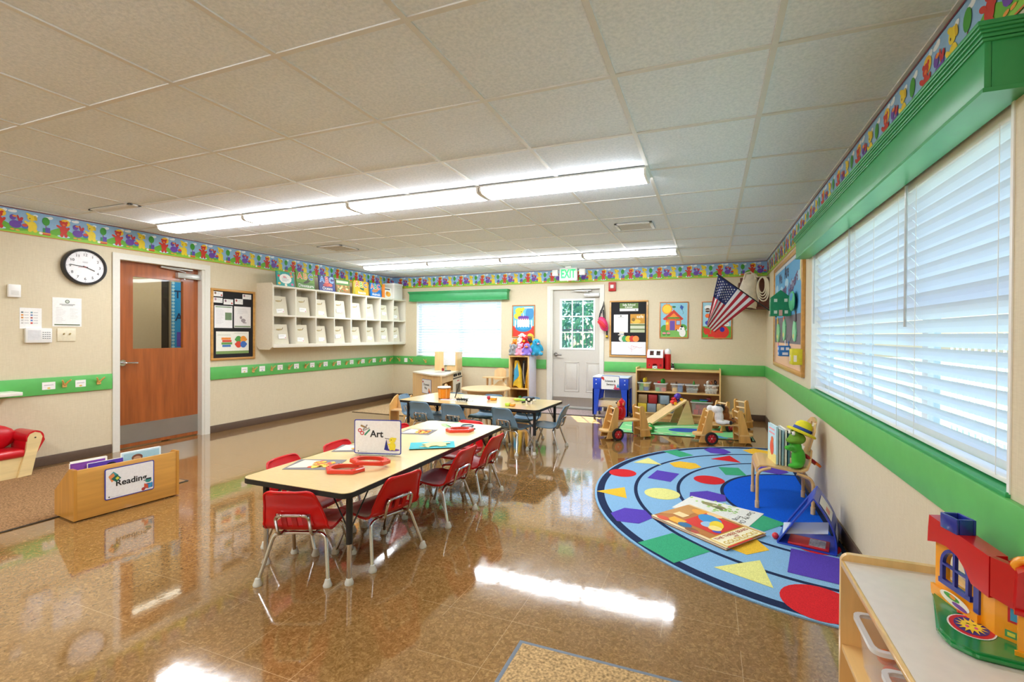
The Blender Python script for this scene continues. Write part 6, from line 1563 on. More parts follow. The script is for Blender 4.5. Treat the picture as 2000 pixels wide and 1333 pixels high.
blocks(-.248,by,bz+.005,[(-.04,-.02,0,'a',.08,'8a8c88'),(.04,-.02,0,'a',.07,'9aa09a'),(-.02,.01,.06,'a',.08,'6f7470'),(.05,.02,.07,'a',.05,'5a4a3a')],['grey toy animal at the left of the fourth bin','pale grey toy animal at the right of the fourth bin','dark grey toy animal lying high in the fourth bin','brown toy animal in the fourth bin'],'toy animals in the fourth bin')
mb = MB(); mb.lathe([(0,0),(.006,0),(.006,.02),(.022,.02),(.014,.045),(.018,.045),(.004,.085),(0,.085)], M('2f7a2a',.6), seg=10); single('toy_tree', mb, 'little green toy tree standing up in the fourth bin', 'toy', (-.225, by, bz+.1))
tub('clear bin heaped with toy animals, rightmost on the toy shelf', .025, by, bz, .19, .17, .135, group=GB2)
blocks(.025,by,bz+.005,[(-.045,-.03,0,'a',.085,'d8d4cc'),(.04,-.03,0,'a',.08,'cbbfae'),(-.03,-.01,.06,'a',.085,'e4e0d8'),(.04,0,.055,'a',.075,'d8b8a8'),(-.05,.0,.13,'a',.07,'e6e2da'),(.0,.02,.13,'a',.06,'b0623a'),(.06,.02,.13,'a',.075,'2a1c1a')],['white toy animal at the bottom left of the rightmost bin','beige toy animal at the bottom right of the rightmost bin','white toy animal in the middle of the rightmost bin','pink toy animal in the middle of the rightmost bin','white toy animal on top of the rightmost bin','red brown toy animal on top of the rightmost bin','black toy horse on top of the rightmost bin'],'toy animals in the rightmost bin')
def soft(x, z, c, label, y=7.62, s=.135):
    t = thing('soft_block', label, 'block', (x, y, z), 0, 'soft blocks on the toy shelf')
    mb = MB(); mb.box(-s/2,s/2,-s/2,s/2,0,s,M(c,.5,var=.04,coat=.1),.008,2); mb.build('cover', t)
    mb = MB(); mb.tube([(-s/2+.006,-s/2-.0002,s*.5),(s/2-.006,-s/2-.0002,s*.5)],.0012,M(c,.7,var=.1),4); mb.build('seam', t)
z1, z2 = .0905, .2275
soft(-.988, z1, 'e2c22f', 'yellow soft block at the bottom left of the toy shelf'); soft(-.843, z1, '8a97a6', 'grey blue soft block between the yellow and the tan one below'); soft(-.698, z1, 'd5b57a', 'tan soft block on the lower row beside the ramp'); soft(-.553, z1, '7d8c98', 'grey soft block on the lower row behind the ramp')
soft(-.98, z2, 'a3835a', 'brown soft block at the upper left of the block stack'); soft(-.828, z2, 'a01822', 'dark red soft block on top of the stack'); soft(-.685, z2, '6f8290', 'slate soft block wedged behind the grey blue one on top', 7.7); soft(-.645, z2, '8395a4', 'grey blue soft block at the upper right of the block stack', 7.6)
tub('clear bin of red pieces under a green tray, low on the toy shelf', -.11, 7.66, .0905, .3, .18, .2, c='e0e4e2')
blocks(-.11,7.66,.096,[(-.08,-.03,0,'b',.07,'d8404a'),(.0,-.03,0,'b',.075,'c83a4a'),(.08,-.03,0,'b',.07,'d04a5a'),(-.04,-.02,.075,'b',.07,'d84a4a'),(.05,-.02,.075,'b',.065,'c8404a'),(.1,.02,.19,'b',.06,'8a1f2a')],['red block at the left of the low toy bin','red block in the middle of the low toy bin','pinkish red block at the right of the low toy bin','red block on the second layer of the low toy bin','darker red block on the second layer of the low toy bin','dark red block on the rim of the low toy bin'],'red blocks in the low bin')
mb = MB(); mb.box(-.11,.1,-.08,.06,0,.018,M('2a8a4a',.4),.004); mb.box(.0,.12,-.07,.06,.018,.03,M('2f6ab0',.4),.004); single('tray', mb, 'green and blue trays lying across the low toy bin', 'tray', (-.14, 7.64, .291), R(3))

# toy barn with silo and penguin
t = thing('toy_barn', 'red toy barn with white roof and silo on top of the toy shelf', 'toy barn', (-.80, 7.66, .7575))
RB_, WB = M('c8181c', .35, var=.03), M('e9e9e6', .4, var=.02)
mb = MB(); mb.box(-.14,.155,-.1,.09,0,.014,M('8cc03a',.4),.004); mb.build('base', t)
f4 = xz(-.09)
mb = MB(); n = V3((0,.012,0))
door = arc(.0,.06,.04,.035,0,180,10)
mb.prism([(-.128,.014),(-.04,.014),(-.04,.06),(-.128,.06)], RB_, n, f4); mb.prism([(.04,.014),(.128,.014),(.128,.06),(.04,.06)], RB_, n, f4)
mb.prism([(-.128,.06),(-.04,.06)]+door[::-1][1:-1]+[(.04,.06),(.128,.06),(.128,.19),(-.128,.19)], RB_, n, f4)
mb.box(-.128,-.116,-.09,.08,.014,.19,RB_); mb.box(.116,.128,-.09,.08,.014,.19,RB_); mb.box(-.128,.128,.07,.08,.014,.19,RB_)
mb.prism([(-.09,.014),(.08,.014),(.09,.19),(.06,.27),(-.005,.31),(-.07,.27),(-.1,.19)], RB_, (.01,0,0), yz(-.128)); mb.prism([(-.09,.014),(.08,.014),(.09,.19),(.06,.27),(-.005,.31),(-.07,.27),(-.1,.19)], RB_, (.01,0,0), yz(.118)); mb.build('walls', t)
mb = MB()
def rf(u, v):
    pr = [(-.1,.185),(-.092,.225),(-.07,.275),(-.02,.305),(.0,.308)]; k = min(int(v*4+1e-6),3); g = v*4-k
    return V3((-.118+.24*u, pr[k][0]*(1-g)+pr[k+1][0]*g, pr[k][1]*(1-g)+pr[k+1][1]*g))
mb.grid(rf, 12, 8, WB, .01, lambda i, j: 2 <= j <= 4 and (2 <= i <= 4 or 7 <= i <= 9)); mb.grid(lambda u, v: (lambda p: V3((p.x,-p.y-.012,p.z)))(rf(1-u, v)), 12, 8, WB, .01); mb.build('roof', t)
mb = MB(); mb.box(-.035,.035,-.097,-.091,.014,.06,WB,.002); P = Pic(mb,(0,-.097,.037),(1,0,0),(0,0,1)); P.line([(-.03,-.018),(.03,.02)],.006,'8a8a86',1); P.line([(-.03,.02),(.03,-.018)],.006,'8a8a86',1); mb.build('gate', t)
mb = MB(); P = Pic(mb,(0,-.0905,0),(1,0,0),(0,0,1)); P.rect(-.1,.05,-.07,.09,'d8503a',1); P.rect(-.095,.055,-.075,.085,'5a1a14',2); P.rect(.07,.05,.1,.09,'8a1418',1); mb.build('painted_window', t)
mb = MB(); mb.lathe([(0,.005),(.05,.005),(.05,.245),(.0,.245)], RB_, (.185,.0,0), 20); mb.build('silo', t)
mb = MB(); mb.lathe([(.052,.245),(.052,.275),(.046,.305),(.025,.326),(0,.332)], WB, (.185,0,0), 20); mb.build('silo_dome', t)
t = thing('toy_penguin', 'small black and white toy penguin beside the toy silo', 'toy', (-.535, 7.6, .7575))
mb = MB(); mb.ball((0,0,.045),(.024,.02,.045),M('1b1a1c',.4),12,9); mb.ball((0,0,.098),(.018,.017,.018),M('1b1a1c',.4),10,8); mb.build('body', t)
mb = MB(); mb.ball((0,-.006,.018),(.028,.024,.018),M('e9e6e0',.4),12,8); mb.ball((.004,-.012,.105),(.008,.008,.01),M('e9e6e0',.4),8,6); mb.build('white_front', t)

# ================================================================== BLUE SENSORY TABLE
t = thing('sensory_table', 'blue plastic sensory table on wheels beside the outside door', 'table', (-1.425, 7.2, .02))
SB = M('1846c4', .35, var=.04, coat=.2); LBL = M('c3cfe2', .4, var=.03)
mb = MB(); mb.box(-.272,.275,0,.38,.44,.615,SB,.006); mb.build('tub_body', t)
mb = MB(); mb.box(-.276,.279,-.004,.384,.612,.63,LBL,.006); mb.build('lid', t)
for x, y in ((-.2745,-.003),(.2775,-.003),(-.2745,.383),(.2775,.383)):
    sx = 1 if x < 0 else -1; sy = 1 if y < .1 else -1
    mb = MB(); w1, w2 = .115, .06
    mb.prism([(x,.44),(x+sx*w1,.44),(x+sx*w2,.04),(x,.04)], SB, (0,sy*.02,0), xz(y)); mb.prism([(y,.44),(y+sy*.09,.44),(y+sy*.05,.04),(y,.04)], SB, (sx*.02,0,0), yz(x)); lg = mb.build('leg', t)
    mb = MB()
    for zz in (.52,.58): mb.ball((x+sx*.055, y-(.002 if sy > 0 else -.002), zz),(.009,.004,.009),M('dfe6f2',.3),8,6)
    mb.build('bolt', lg)
    mb = MB(); mb.cyl((x+sx*.03-.012,y+sy*.02,.012),(x+sx*.03+.012,y+sy*.02,.012),.03,M('3a3632',.5),14); mb.box(x+sx*.03-.016,x+sx*.03+.016,y+sy*.02-.012,y+sy*.02+.012,.012,.05,M('8a8a8a',.4,.6)); mb.build('caster', lg)
mb = MB(); mb.box(-.2,.24,.05,.36,.15,.16,M('a8a8ac',.5)); 
for q in ((-.2,.24,.05,.06),(-.2,.24,.35,.36),(-.2,-.19,.05,.36),(.23,.24,.05,.36)): mb.box(*q,.15,.26,M('d9c8a8',.5),.003)
mb.build('lower_tray', t)
mb = MB(); mb.box(-.15,.22,.3,.304,.27,.44,M('9aa6ba',.5)); mb.build('back_panel', t)
def a_sci(P, w, h):
    P.disc(-.115,.175,.022,.018,'c8282a',2); P.disc(-.1,.155,.012,.012,'c8282a',3); P.poly([(-.14,.185),(-.12,.2),(-.115,.185)],'c8282a',3)
    P.poly([(.06,.03),(.075,.08),(.085,.08),(.1,.03)],'e06a7a',2); P.poly([(.1,.04),(.115,.09),(.125,.09),(.14,.04)],'2a8ac0',2); P.disc(.1,.02,.05,.016,'8a2a6a',2); P.rect(.06,.01,.14,.03,'c84a6a',3)
sign('table_sign', .285, .215, (-1.425, 7.193, .45), 'white sign reading Science & Sensory on the blue sensory table', 'Science &', .042, dict(draw=a_sci), foot=False, two=(0, .01, 'Sensory'))

# ================================================================== WOODEN RIDE-ON LADDER CARS
def make_car(label):
    t = thing('ride_on_car', label, 'ride-on toy', (0,0,0), 0, 'wooden ride-on cars')
    w = wood('d9a75c', 2, .35, .12, .25); wl = wood('e4bd7c', 0, .35, .08, .25)
    for s in (-1, 1):                       # two ladder ends
        for y in (-.10, .08):
            mb = MB(); mb.prism([(s*.305,.0+.02),(s*.165,.02),(s*.15,.30),(s*.145,.385),(s*.16,.405),(s*.19,.405),(s*.2,.39)], w, (0,.02,0), xz(y)); mb.build('upright', t)
        for z, x in ((.375,.172),(.295,.18)):
            mb = MB(); mb.cyl((s*x,-.085,z),(s*x,.085,z),.0105,M('ecd2a4',.35),12); mb.build('rung', t)
        mb = MB(); mb.box(min(s*.16,s*.22),max(s*.16,s*.22),-.08,.08,.20,.215,wl,.002); mb.build('step', t)
        mb = MB(); pts = arc(s*.27,0,.085*s,.105,-90,90,12); mb.prism([(s*.17,-.105)]+pts+[(s*.17,.105)] if s > 0 else ([(s*.17,-.105)]+pts+[(s*.17,.105)])[::-1], wl, (0,0,.018), xy(.1)); mb.build('footboard', t)
    mb = MB(); mb.box(-.165,.165,-.08,.08,.216,.234,wl,.003); mb.build('seat_plank', t)
    for y in (-.128, .128):
        mb = MB(); mb.T = Matrix.Translation((-.17,y,.075)) @ Matrix.Rotation(PI/2,4,'X'); mb.lathe([(.05,-.012),(.066,-.016),(.075,-.012),(.0755,.0),(.075,.012),(.066,.016),(.05,.012)], M('1d1c1d',.7), seg=28); wh_ = mb.build('wheel', t)
        mb = MB(); mb.T = Matrix.Translation((-.17,y,.075)) @ Matrix.Rotation(PI/2,4,'X'); mb.lathe([(0,-.009),(.053,-.006),(.053,.006),(0,.009)], M('b3141e',.35), seg=24)
        for k in range(6): a = R(60*k); mb.tube([(.012*math.cos(a),.012*math.sin(a),.008),(.05*math.cos(a),.05*math.sin(a),.0085)],.004,M('d03a40',.35),6); mb.tube([(.012*math.cos(a),.012*math.sin(a),-.008),(.05*math.cos(a),.05*math.sin(a),-.0085)],.004,M('d03a40',.35),6)
        mb.ball((0,0,.01),.008,M('d8d0c8',.3),8,6); mb.ball((0,0,-.01),.008,M('d8d0c8',.3),8,6); mb.build('hub', wh_)
    mb = MB(); mb.cyl((-.17,-.12,.075),(-.17,.12,.075),.006,M('9a9a9a',.3,.8),8); mb.build('axle', t)
    mb = MB(); mb.cyl((.315,-.014,.04),(.315,.014,.04),.036,M('1f1e1f',.6),16); mb.box(.3,.33,-.02,.02,.055,.1,M('8a8a8a',.4,.6)); mb.build('caster', t)
    return t
c1 = put(make_car('wooden ladder ride-on car carrying the red monkey, left of the ramp'), (-.985, 5.985, .0), R(37))
dup(c1, (.15, 6.15, .0), R(18), 'wooden ladder ride-on car carrying the white soft toy, right of the ramp')
dup(c1, (.29, 7.06, .0), R(46), 'wooden ladder ride-on car in the corner behind the other right hand one')

# wooden ramp, toy truck, toys on the play mat
t = thing('wooden_ramp', 'plain wooden ramp leaning on two triangular sides over the play mat', 'ramp', (-.53, 7.14, .009), R(30))
rw = wood('e3c48f', 0, .4, .08, .2)
mb = MB(); mb.prism([(-.4,.0),(-.36,.0),(.19,.335),(.19,.36)], rw, (0,.26,0), xz(-.13)); mb.build('plank', t)
for y in (-.128, .11):
    mb = MB(); mb.prism([(.05,0),(.31,0),(.215,.345),(.195,.345)], rw, (0,.018,0), xz(y)); mb.build('side_panel', t)
mb = MB(); mb.cyl((.16,-.115,.05),(.16,.115,.05),.009,rw,10); mb.cyl((.2,-.115,.3),(.2,.115,.3),.009,rw,10); mb.build('dowel', t)
t = thing('toy_truck', 'red and purple toy truck at the top of the wooden ramp', 'toy truck', (-.435, 7.19, .315), R(210)); t.rotation_euler = (0, R(31), R(210))
mb = MB(); mb.box(.005,.085,-.04,.04,.022,.07,M('d8262c',.3,coat=.3),.012,3); mb.box(.0,.045,-.036,.036,.06,.1,M('c81f28',.3,coat=.3),.012,3); mb.build('cab', t)
mb = MB(); mb.ball((-.045,0,.075),(.055,.04,.05),M('4a2fa8',.3,coat=.3),16,10); mb.build('drum_body', t)
mb = MB(); mb.box(-.1,.08,-.03,.03,.015,.03,M('2a3a8a',.4),.004); mb.build('chassis', t)
for x in (-.06,.05):
    for y in (-.042,.042): mb = MB(); mb.cyl((x,y-.012,.022),(x,y+.012,.022),.022,M('e8b82a',.35),14); mb.build('wheel', t)
t = thing('toy_frog', 'green toy frog head with handle on the play mat by the ramp foot', 'toy', (-.74, 6.42, .009), R(20))
mb = MB(); gm_ = M('1f9a3a',.35,coat=.3); mb.ball((0,0,.05),(.07,.05,.045),gm_,16,10); mb.tube(arc(0,.09,.03,.035,0,180,8) and [(.03*math.cos(R(180*k/8)),0,.085+.03*math.sin(R(180*k/8))) for k in range(9)],.007,gm_,8); mb.build('shell', t)
mb = MB()
for x, y in ((-.04,-.03),(.04,-.03),(-.04,.03),(.05,.03)): mb.ball((x,y,.012),(.018,.014,.012),gm_,10,7)
mb.build('feet', t)
t = thing('toy_phone', 'small pink and purple toy car standing on the play mat under the left car', 'toy', (-.93, 6.38, .009), R(10))
mb = MB(); mb.box(-.03,.03,-.05,.05,.02,.1,M('c8285a',.35),.012,3); mb.build('body', t); mb = MB(); mb.box(-.032,-.01,-.052,.052,.0,.12,M('4a2f8a',.35),.006); mb.build('purple_side', t); mb = MB(); mb.box(-.025,.025,-.045,.045,0,.02,M('1f1e20',.5),.006); mb.build('wheels', t)

# soft toys riding the cars
def plush(name, label, loc, rz, cat='soft toy', group=None): return thing(name, label, cat, loc, rz, group)
def fuzz(c): return M(c, .95, var=.12, scale=90, bump=.35, sheen=.4, spec=.15)
t = plush('monkey_puppet', 'red soft monkey with a tan face sitting on the left ride-on car', (-1.03, 5.95, .236), R(200))
blob('body', [((0,0,.09),(.055,.05,.10)),((0,0,.2),(.05,.048,.052)),((.03,-.045,.1),(.03,.022,.06),(.3,0,0)),((.03,.045,.1),(.03,.022,.06),(-.3,0,0)),((.05,-.04,.02),(.06,.026,.024)),((.05,.04,.02),(.06,.026,.024)),((0,0,.255),(.012,.012,.018)),((-.01,-.052,.2),(.012,.02,.024)),((-.01,.052,.2),(.012,.02,.024))], fuzz('c3101a'), t, .008)
mb = MB(); mb.ball((.035,0,.192),(.03,.035,.036),fuzz('e0a25a'),14,10); mb.ball((-.006,-.07,.198),(.008,.008,.016),fuzz('e0a25a'),8,6); mb.ball((-.006,.07,.198),(.008,.008,.016),fuzz('e0a25a'),8,6); mb.build('face', t)
mb = MB(); mb.ball((.066,0,.205),(.012,.014,.011),M('17130f',.3),10,8)
for s in (-1,1): mb.ball((.055,s*.016,.222),.006,M('17130f',.3),8,6)
mb.build('nose', t)
t = plush('cow_toy', 'white soft cow slumped over the seat of the right hand ride-on car', (.09, 6.11, .236), R(160))
blob('body', [((-.02,0,.08),(.055,.05,.085)),((.0,0,.17),(.07,.055,.05)),((.085,0,.175),(.042,.04,.04)),((-.09,-.03,.025),(.07,.025,.025)),((-.06,.04,.025),(.07,.025,.025)),((.02,-.06,.08),(.022,.022,.07),(.2,.2,0))], fuzz('e9e8ea'), t, .008)
mb = MB(); mb.ball((-.045,-.045,.19),(.028,.02,.042),fuzz('1f1d20'),12,8); mb.ball((-.01,.0,.222),(.03,.03,.014),fuzz('1f1d20'),10,8); mb.ball((-.15,-.03,.022),(.018,.024,.024),fuzz('1f1d20'),10,8); mb.ball((.03,-.075,.02),(.022,.02,.022),fuzz('1f1d20'),10,8); mb.build('black_patches', t)
t = plush('brown_toy', 'brown soft toy leaning behind the white cow on the ride-on car', (.19, 6.19, .236), R(170))
blob('body', [((0,0,.07),(.05,.045,.075)),((.01,0,.16),(.045,.042,.048)),((-.06,0,.03),(.055,.03,.028)),((-.02,-.05,.06),(.022,.02,.06)),((.02,.04,.215),(.014,.014,.022))], fuzz('8a5224'), t, .008)
mb = MB(); mb.ball((-.03,-.012,.07),(.04,.036,.045),fuzz('c8975a'),12,8); mb.ball((-.06,-.02,.03),(.04,.03,.04),fuzz('2a1c16'),10,8); mb.build('patches', t)

# ================================================================== HOME CORNER
# play kitchen
K0, K1, K2, K3, KZ = (-4.86,6.98), (-4.02,6.55), (-4.33,7.80), (-4.95,7.80), .635
t = thing('play_kitchen', 'birch corner play kitchen with oven and sink in front of the far window', 'play kitchen', (0,0,0))
kw = wood('e2bd86', 2, .35, .08, .25)
def seg(a, b_):
    d = V3((b_[0]-a[0], b_[1]-a[1], 0)); L_ = d.length; d.normalize(); n = V3((d.y,-d.x,0))
    return (lambda u, v: V3((a[0],a[1],0)) + d*u + V3((0,0,v))), L_, n, d
mb = MB(); mb.prism([K0,(-4.5,6.74),(-4.2,6.56),K1,(-3.98,6.62),K2,K3], M('e6dcc8',.35,var=.03), (0,0,.022), xy(KZ-.022)); mb.build('countertop', t)
fl_, Ll, nl, dl = seg(K0, K1)
mb = MB(); mb.prism([(0,0),(Ll-.01,0),(Ll-.01,KZ-.022),(0,KZ-.022)], kw, nl*-.02, fl_); mb.build('curved_side_panel', t)
fr, Lr, nr, dr_ = seg(K1, K2)
mb = MB()
mb.prism([(0,.49),(Lr*.52,.49),(Lr*.52,KZ-.022),(0,KZ-.022)], kw, nr*-.02, fr); mb.prism([(0,0),(.03,0),(.03,.49),(0,.49)], kw, nr*-.02, fr); mb.prism([(Lr*.5,0),(Lr*.52,0),(Lr*.52,.49),(Lr*.5,.49)], kw, dl*-.3, fr)
mb.prism([(0,.30),(Lr*.5,.30),(Lr*.5,.315),(0,.315)], kw, dl*-.35, fr); mb.prism([(0,.05),(Lr,.05),(Lr,.07),(0,.07)], kw, dl*-.35, fr)
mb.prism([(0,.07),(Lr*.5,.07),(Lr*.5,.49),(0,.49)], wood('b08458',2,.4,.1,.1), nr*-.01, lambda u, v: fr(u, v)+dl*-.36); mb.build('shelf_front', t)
mb = MB(); mb.prism([(Lr*.52,.0),(Lr*.97,.0),(Lr*.97,.5),(Lr*.52,.5)], M('ece6d6',.4), nr*-.02, fr); mb.prism([(Lr*.97,0),(Lr,0),(Lr,KZ+.02),(Lr*.97,KZ+.02)], kw, dl*-.4, fr); mb.prism([(Lr*.52,.52),(Lr*.97,.52),(Lr*.97,KZ-.02),(Lr*.52,KZ-.02)], M('e9e0cc',.4), nr*-.02, fr); ov = mb.build('oven_door', t)
mb = MB(); mb.prism([(Lr*.66,.24),(Lr*.88,.24),(Lr*.88,.4),(Lr*.66,.4)], M('4c4438',.25), nr*.002, fr); mb.build('oven_window', ov)
mb = MB(); mb.prism([(Lr*.52,.5),(Lr*.97,.5),(Lr*.97,.52),(Lr*.52,.52)], M('17161a',.4), nr*.004, fr); P = Pic(mb, fr(Lr*.77,.455)+nr*.0005, dr_, (0,0,1)); P.rect(-.07,-.012,.07,.006,'d86a6a',1); mb.build('oven_handle', ov)
mb = MB()
for u in (.56,.64,.76,.84): mb.cyl(fr(Lr*u,.57), fr(Lr*u,.57)+nr*.025, .024, M('17161a',.4), 14)
mb.build('knob', ov)
mb = MB(); mb.box(-4.67,-4.47,7.38,7.40,KZ,.972,kw,.003); mb.box(-4.67,-4.65,7.40,7.6,KZ,.972,kw); mb.box(-4.25,-4.225,7.38,7.60,KZ,.972,kw,.003); mb.box(-4.42,-4.25,7.385,7.4,KZ,.73,kw); mb.build('hutch', t)
mb = MB(); mb.box(-4.48,-4.24,7.372,7.382,.735,.972,M('e2e6ea',.25),.01); mb.build('white_board', t)
mb = MB(); mb.prism(rrect(-4.42,-4.26,6.95,7.15,.04), M('8a9098',.35), (0,0,.002), xy(KZ)); mb.build('sink', t)
mb = MB(); mb.cyl((-4.45,7.3,KZ),(-4.45,7.3,KZ+.05),.02,M('8a1f24',.4),10); mb.cyl((-4.35,7.3,KZ),(-4.35,7.3,KZ+.012),.06,M('222226',.4),16); mb.build('burner', t)
def a_dr(P, w, h):
    P.disc(-.115,.19,.022,.012,'b02028',2); P.disc(-.115,.2,.012,.012,'b02028',3); P.disc(.09,.04,.03,.03,'d87a4a',2); P.disc(.085,.075,.018,.018,'d88a5a',3); P.rect(.055,.012,.085,.03,'3a4a9a',3); P.disc(.12,.03,.014,.02,'c86a4a',3)
sign('kitchen_sign', .30, .24, fl_(.485,.29)+nl*.004, 'white sign reading Dramatic Play on the side of the play kitchen', 'Dramatic', .05, dict(draw=a_dr), rz=math.atan2(dl.y,dl.x), foot=False, two=(.0,-.02,'Play'))

# round table and small wooden chairs
t = thing('round_table', 'small round pale wood table between the play kitchen and the locker', 'table', (-3.25, 6.6, 0))
rwd = wood('dcbc8c', 0, .35, .06, .25)
mb = MB(); mb.lathe([(0,.435),(.372,.435),(.385,.44),(.385,.455),(.38,.46),(0,.46)], rwd, seg=48); mb.build('tabletop', t)
for a in (45,135,225,315):
    c, s_ = math.cos(R(a)), math.sin(R(a)); mb = MB(); mb.box(c*.27-.022,c*.27+.022,s_*.27-.022,s_*.27+.022,0,.435,rwd,.004); mb.build('leg', t)
mb = MB(); mb.lathe([(.27,.38),(.29,.38),(.29,.435),(.27,.435)], rwd, seg=32); mb.build('apron', t)
def make_wchair(label):
    t = thing('wooden_chair', label, 'chair', (0,0,0), 0, 'small wooden chairs at the round table'); w = wood('e0bf8a', 2, .35, .06, .25)
    mb = MB(); mb.prism(rrect(-.13,.13,-.13,.12,.04), w, (0,0,.018), xy(.25)); mb.build('seat', t)
    for sx in (-1,1):
        for sy in (-1,1): mb = MB(); mb.tube([(sx*.13,sy*.13,.0),(sx*.105,sy*.1,.25)],.016,w,10); mb.build('leg', t)
    def bk_(u, v): a = (u-.5)*1.3; k = 1-.5*max(0,v-.5)**2*4*abs(2*u-1)**2; return V3((.13*math.sin(a)/.6*.9, -.115-.03*v-.03*math.cos(a)+.03, .30+.22*v*k))
    mb = MB(); mb.grid(bk_, 12, 8, w, .012); mb.build('backrest', t)
    for sx in (-1,1): mb = MB(); mb.tube([(sx*.08,-.11,.26),(sx*.075,-.12,.34)],.01,w,8); mb.build('back_post', t)
    return t
wc = put(make_wchair('small wooden chair left of the round table beside the play kitchen'), (-3.70, 6.42, 0), R(-80))
dup(wc, (-3.28, 7.06, 0), R(176), 'small wooden chair behind the round table, only its rounded back showing')
# doll high chair
t = thing('doll_high_chair', 'pale wooden doll high chair with tray behind the round table', 'high chair', (-3.40, 7.35, 0))
hw_ = wood('dcb884', 2, .35, .08, .25)
for sx in (-1,1):
    mb = MB(); mb.prism([(-.16,0),(-.11,0),(-.06,.54),(.08,.54),(.13,0),(.18,0),(.12,.56),(-.1,.56)], hw_, (.02,0,0), yz(sx*.15-.01)); mb.build('side_frame', t)
mb = MB(); mb.prism(rrect(-.2,.2,-.2,-.02,.03), hw_, (0,0,.016), xy(.555)); mb.build('tray', t)
mb = MB(); mb.box(-.14,.14,-.08,.12,.40,.415,hw_); mb.build('seat', t)
mb = MB(); mb.grid(lambda u, v: V3((-.11+.22*u, .1+.02*v-.03*math.sin(PI*u)*-1, .50+.21*v-.05*abs(2*u-1)**3*v)), 12, 8, hw_, .014); mb.build('backrest', t)
mb = MB(); mb.box(-.15,.15,-.1,-.085,.25,.32,hw_); mb.build('front_rail', t)
# small chair with wooden sides at the left of the blue table
t = thing('cube_chair', 'wooden cube chair at the left end of the far table behind the blue chair', 'chair', (-4.20, 5.75, 0), R(8)); t.scale = (.8, .8, .92)
for x in (-.15,.13): mb = MB(); mb.prism([(-.16,0),(.16,0),(.16,.40),(.12,.43),(.0,.40),(-.16,.30)], wood('d9ae6a',2,.35,.1,.2), (.02,0,0), yz(x)); mb.build('side_panel', t)
mb = MB(); mb.box(-.13,.13,-.14,.14,.2,.215,rwd); mb.build('seat', t)
mb = MB(); mb.box(-.13,.13,.12,.135,.215,.4,rwd); mb.build('backrest', t)

# dress-up locker with backpacks and soft toys
t = thing('locker', 'tall open birch locker by the outside door with a white side', 'locker', (-3.255, 7.5, 0))
lw = wood('ddb472', 2, .35, .1, .25)
mb = MB(); mb.box(0,.022,0,.36,0,.93,lw,.003); mb.build('side_panel', t)
mb = MB(); mb.box(.35,.372,0,.36,0,.93,lw,.003); mb.box(.372,.376,.012,.36,.01,.928,M('d8d6e2',.35),.001); mb.build('side_panel', t)
for z, n in ((.905,'top_panel'),(.345,'shelf'),(.05,'bottom_panel')): mb = MB(); mb.box(.022,.35,0,.34,z,z+.022,lw,.002); mb.build(n, t)
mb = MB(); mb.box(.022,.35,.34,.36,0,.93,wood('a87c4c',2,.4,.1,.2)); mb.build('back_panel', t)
def drape(name, label, x, y, z, w0, w1, h, c, seed, extra=None, cat='clothes'):
    """cloth hung from a hook: narrow and gathered above, spreading in folds below"""
    t = thing(name, label, cat, (x,y,z), 0, 'dress-up clothes in the locker'); rq = random.Random(seed); ph = rq.uniform(0, 6)
    def f(u, v):
        w = w0 + (w1-w0)*v**.7; a = 2*PI*u
        return V3((w/2*math.cos(a)*(1+.06*math.sin(5*a+ph)) + .02*math.sin(3*v+ph), (.022+.035*v)*math.sin(a)*(1+.3*math.sin(4*a+ph)) , h*(1-v) + .025*math.sin(a*2+ph)*v))
    mb = MB(); mb.grid(f, 36, 12, M(c,.75,var=.14,scale=18,bump=.3)); mb.f([mb.v(f(k/36, 1)) for k in range(36)], M(c,.75,var=.14,scale=18,bump=.3)); mb.build('cloth', t)
    if extra: extra(t, f)
    mb = MB(); mb.tube([(0,0,h-.02),(.005,0,h+.05),(0,.02,h+.06)],.006,M('3a2c22',.6),8); mb.build('hanging_loop', t)
    return t
def e1(t, f):
    mb = MB()
    def g(u, v): p = f(.56+.26*u, .42+.5*v-.42*u*(.9)+.02); return p + V3((0,-.006,0))
    mb.grid(g, 10, 6, M('3f9ac0',.6), .003); mb.build('blue_patch', t)
drape('smock', 'yellow dress-up smock with a blue patch hanging in the locker', -3.135, 7.60, .38, .07, .2, .46, 'dcb42c', 2, e1)
def e2(t, f):
    mb = MB(); mb.tube([f(.75,.1)+V3((0,-.006,0)), f(.74,.5)+V3((0,-.006,0)), f(.76,.95)+V3((0,-.006,0))],.005,M('c8c0b4',.5),8); mb.build('zip', t)
drape('jacket', 'black dress-up jacket hanging right of the yellow smock in the locker', -2.995, 7.615, .40, .06, .08, .44, '221c1c', 5, e2)
drape('smock', 'second yellow dress-up smock at the right side of the locker', -2.935, 7.60, .38, .03, .055, .42, 'd9a82a', 7)
drape('scarf', 'grey and brown scarf at the top left inside the locker', -3.195, 7.68, .60, .05, .07, .24, '6a625a', 9)
blocks(-3.07,7.62,.073,[(-.08,-.02,0,'b',.1,'1c1a1a'),(.02,-.02,0,'b',.09,'2a2420'),(.0,-.05,.1,'d',.06,'2a8a4a')],['dark box on the bottom of the locker','second dark box on the bottom of the locker','green round toy on the dark boxes in the locker'],'things on the locker floor')

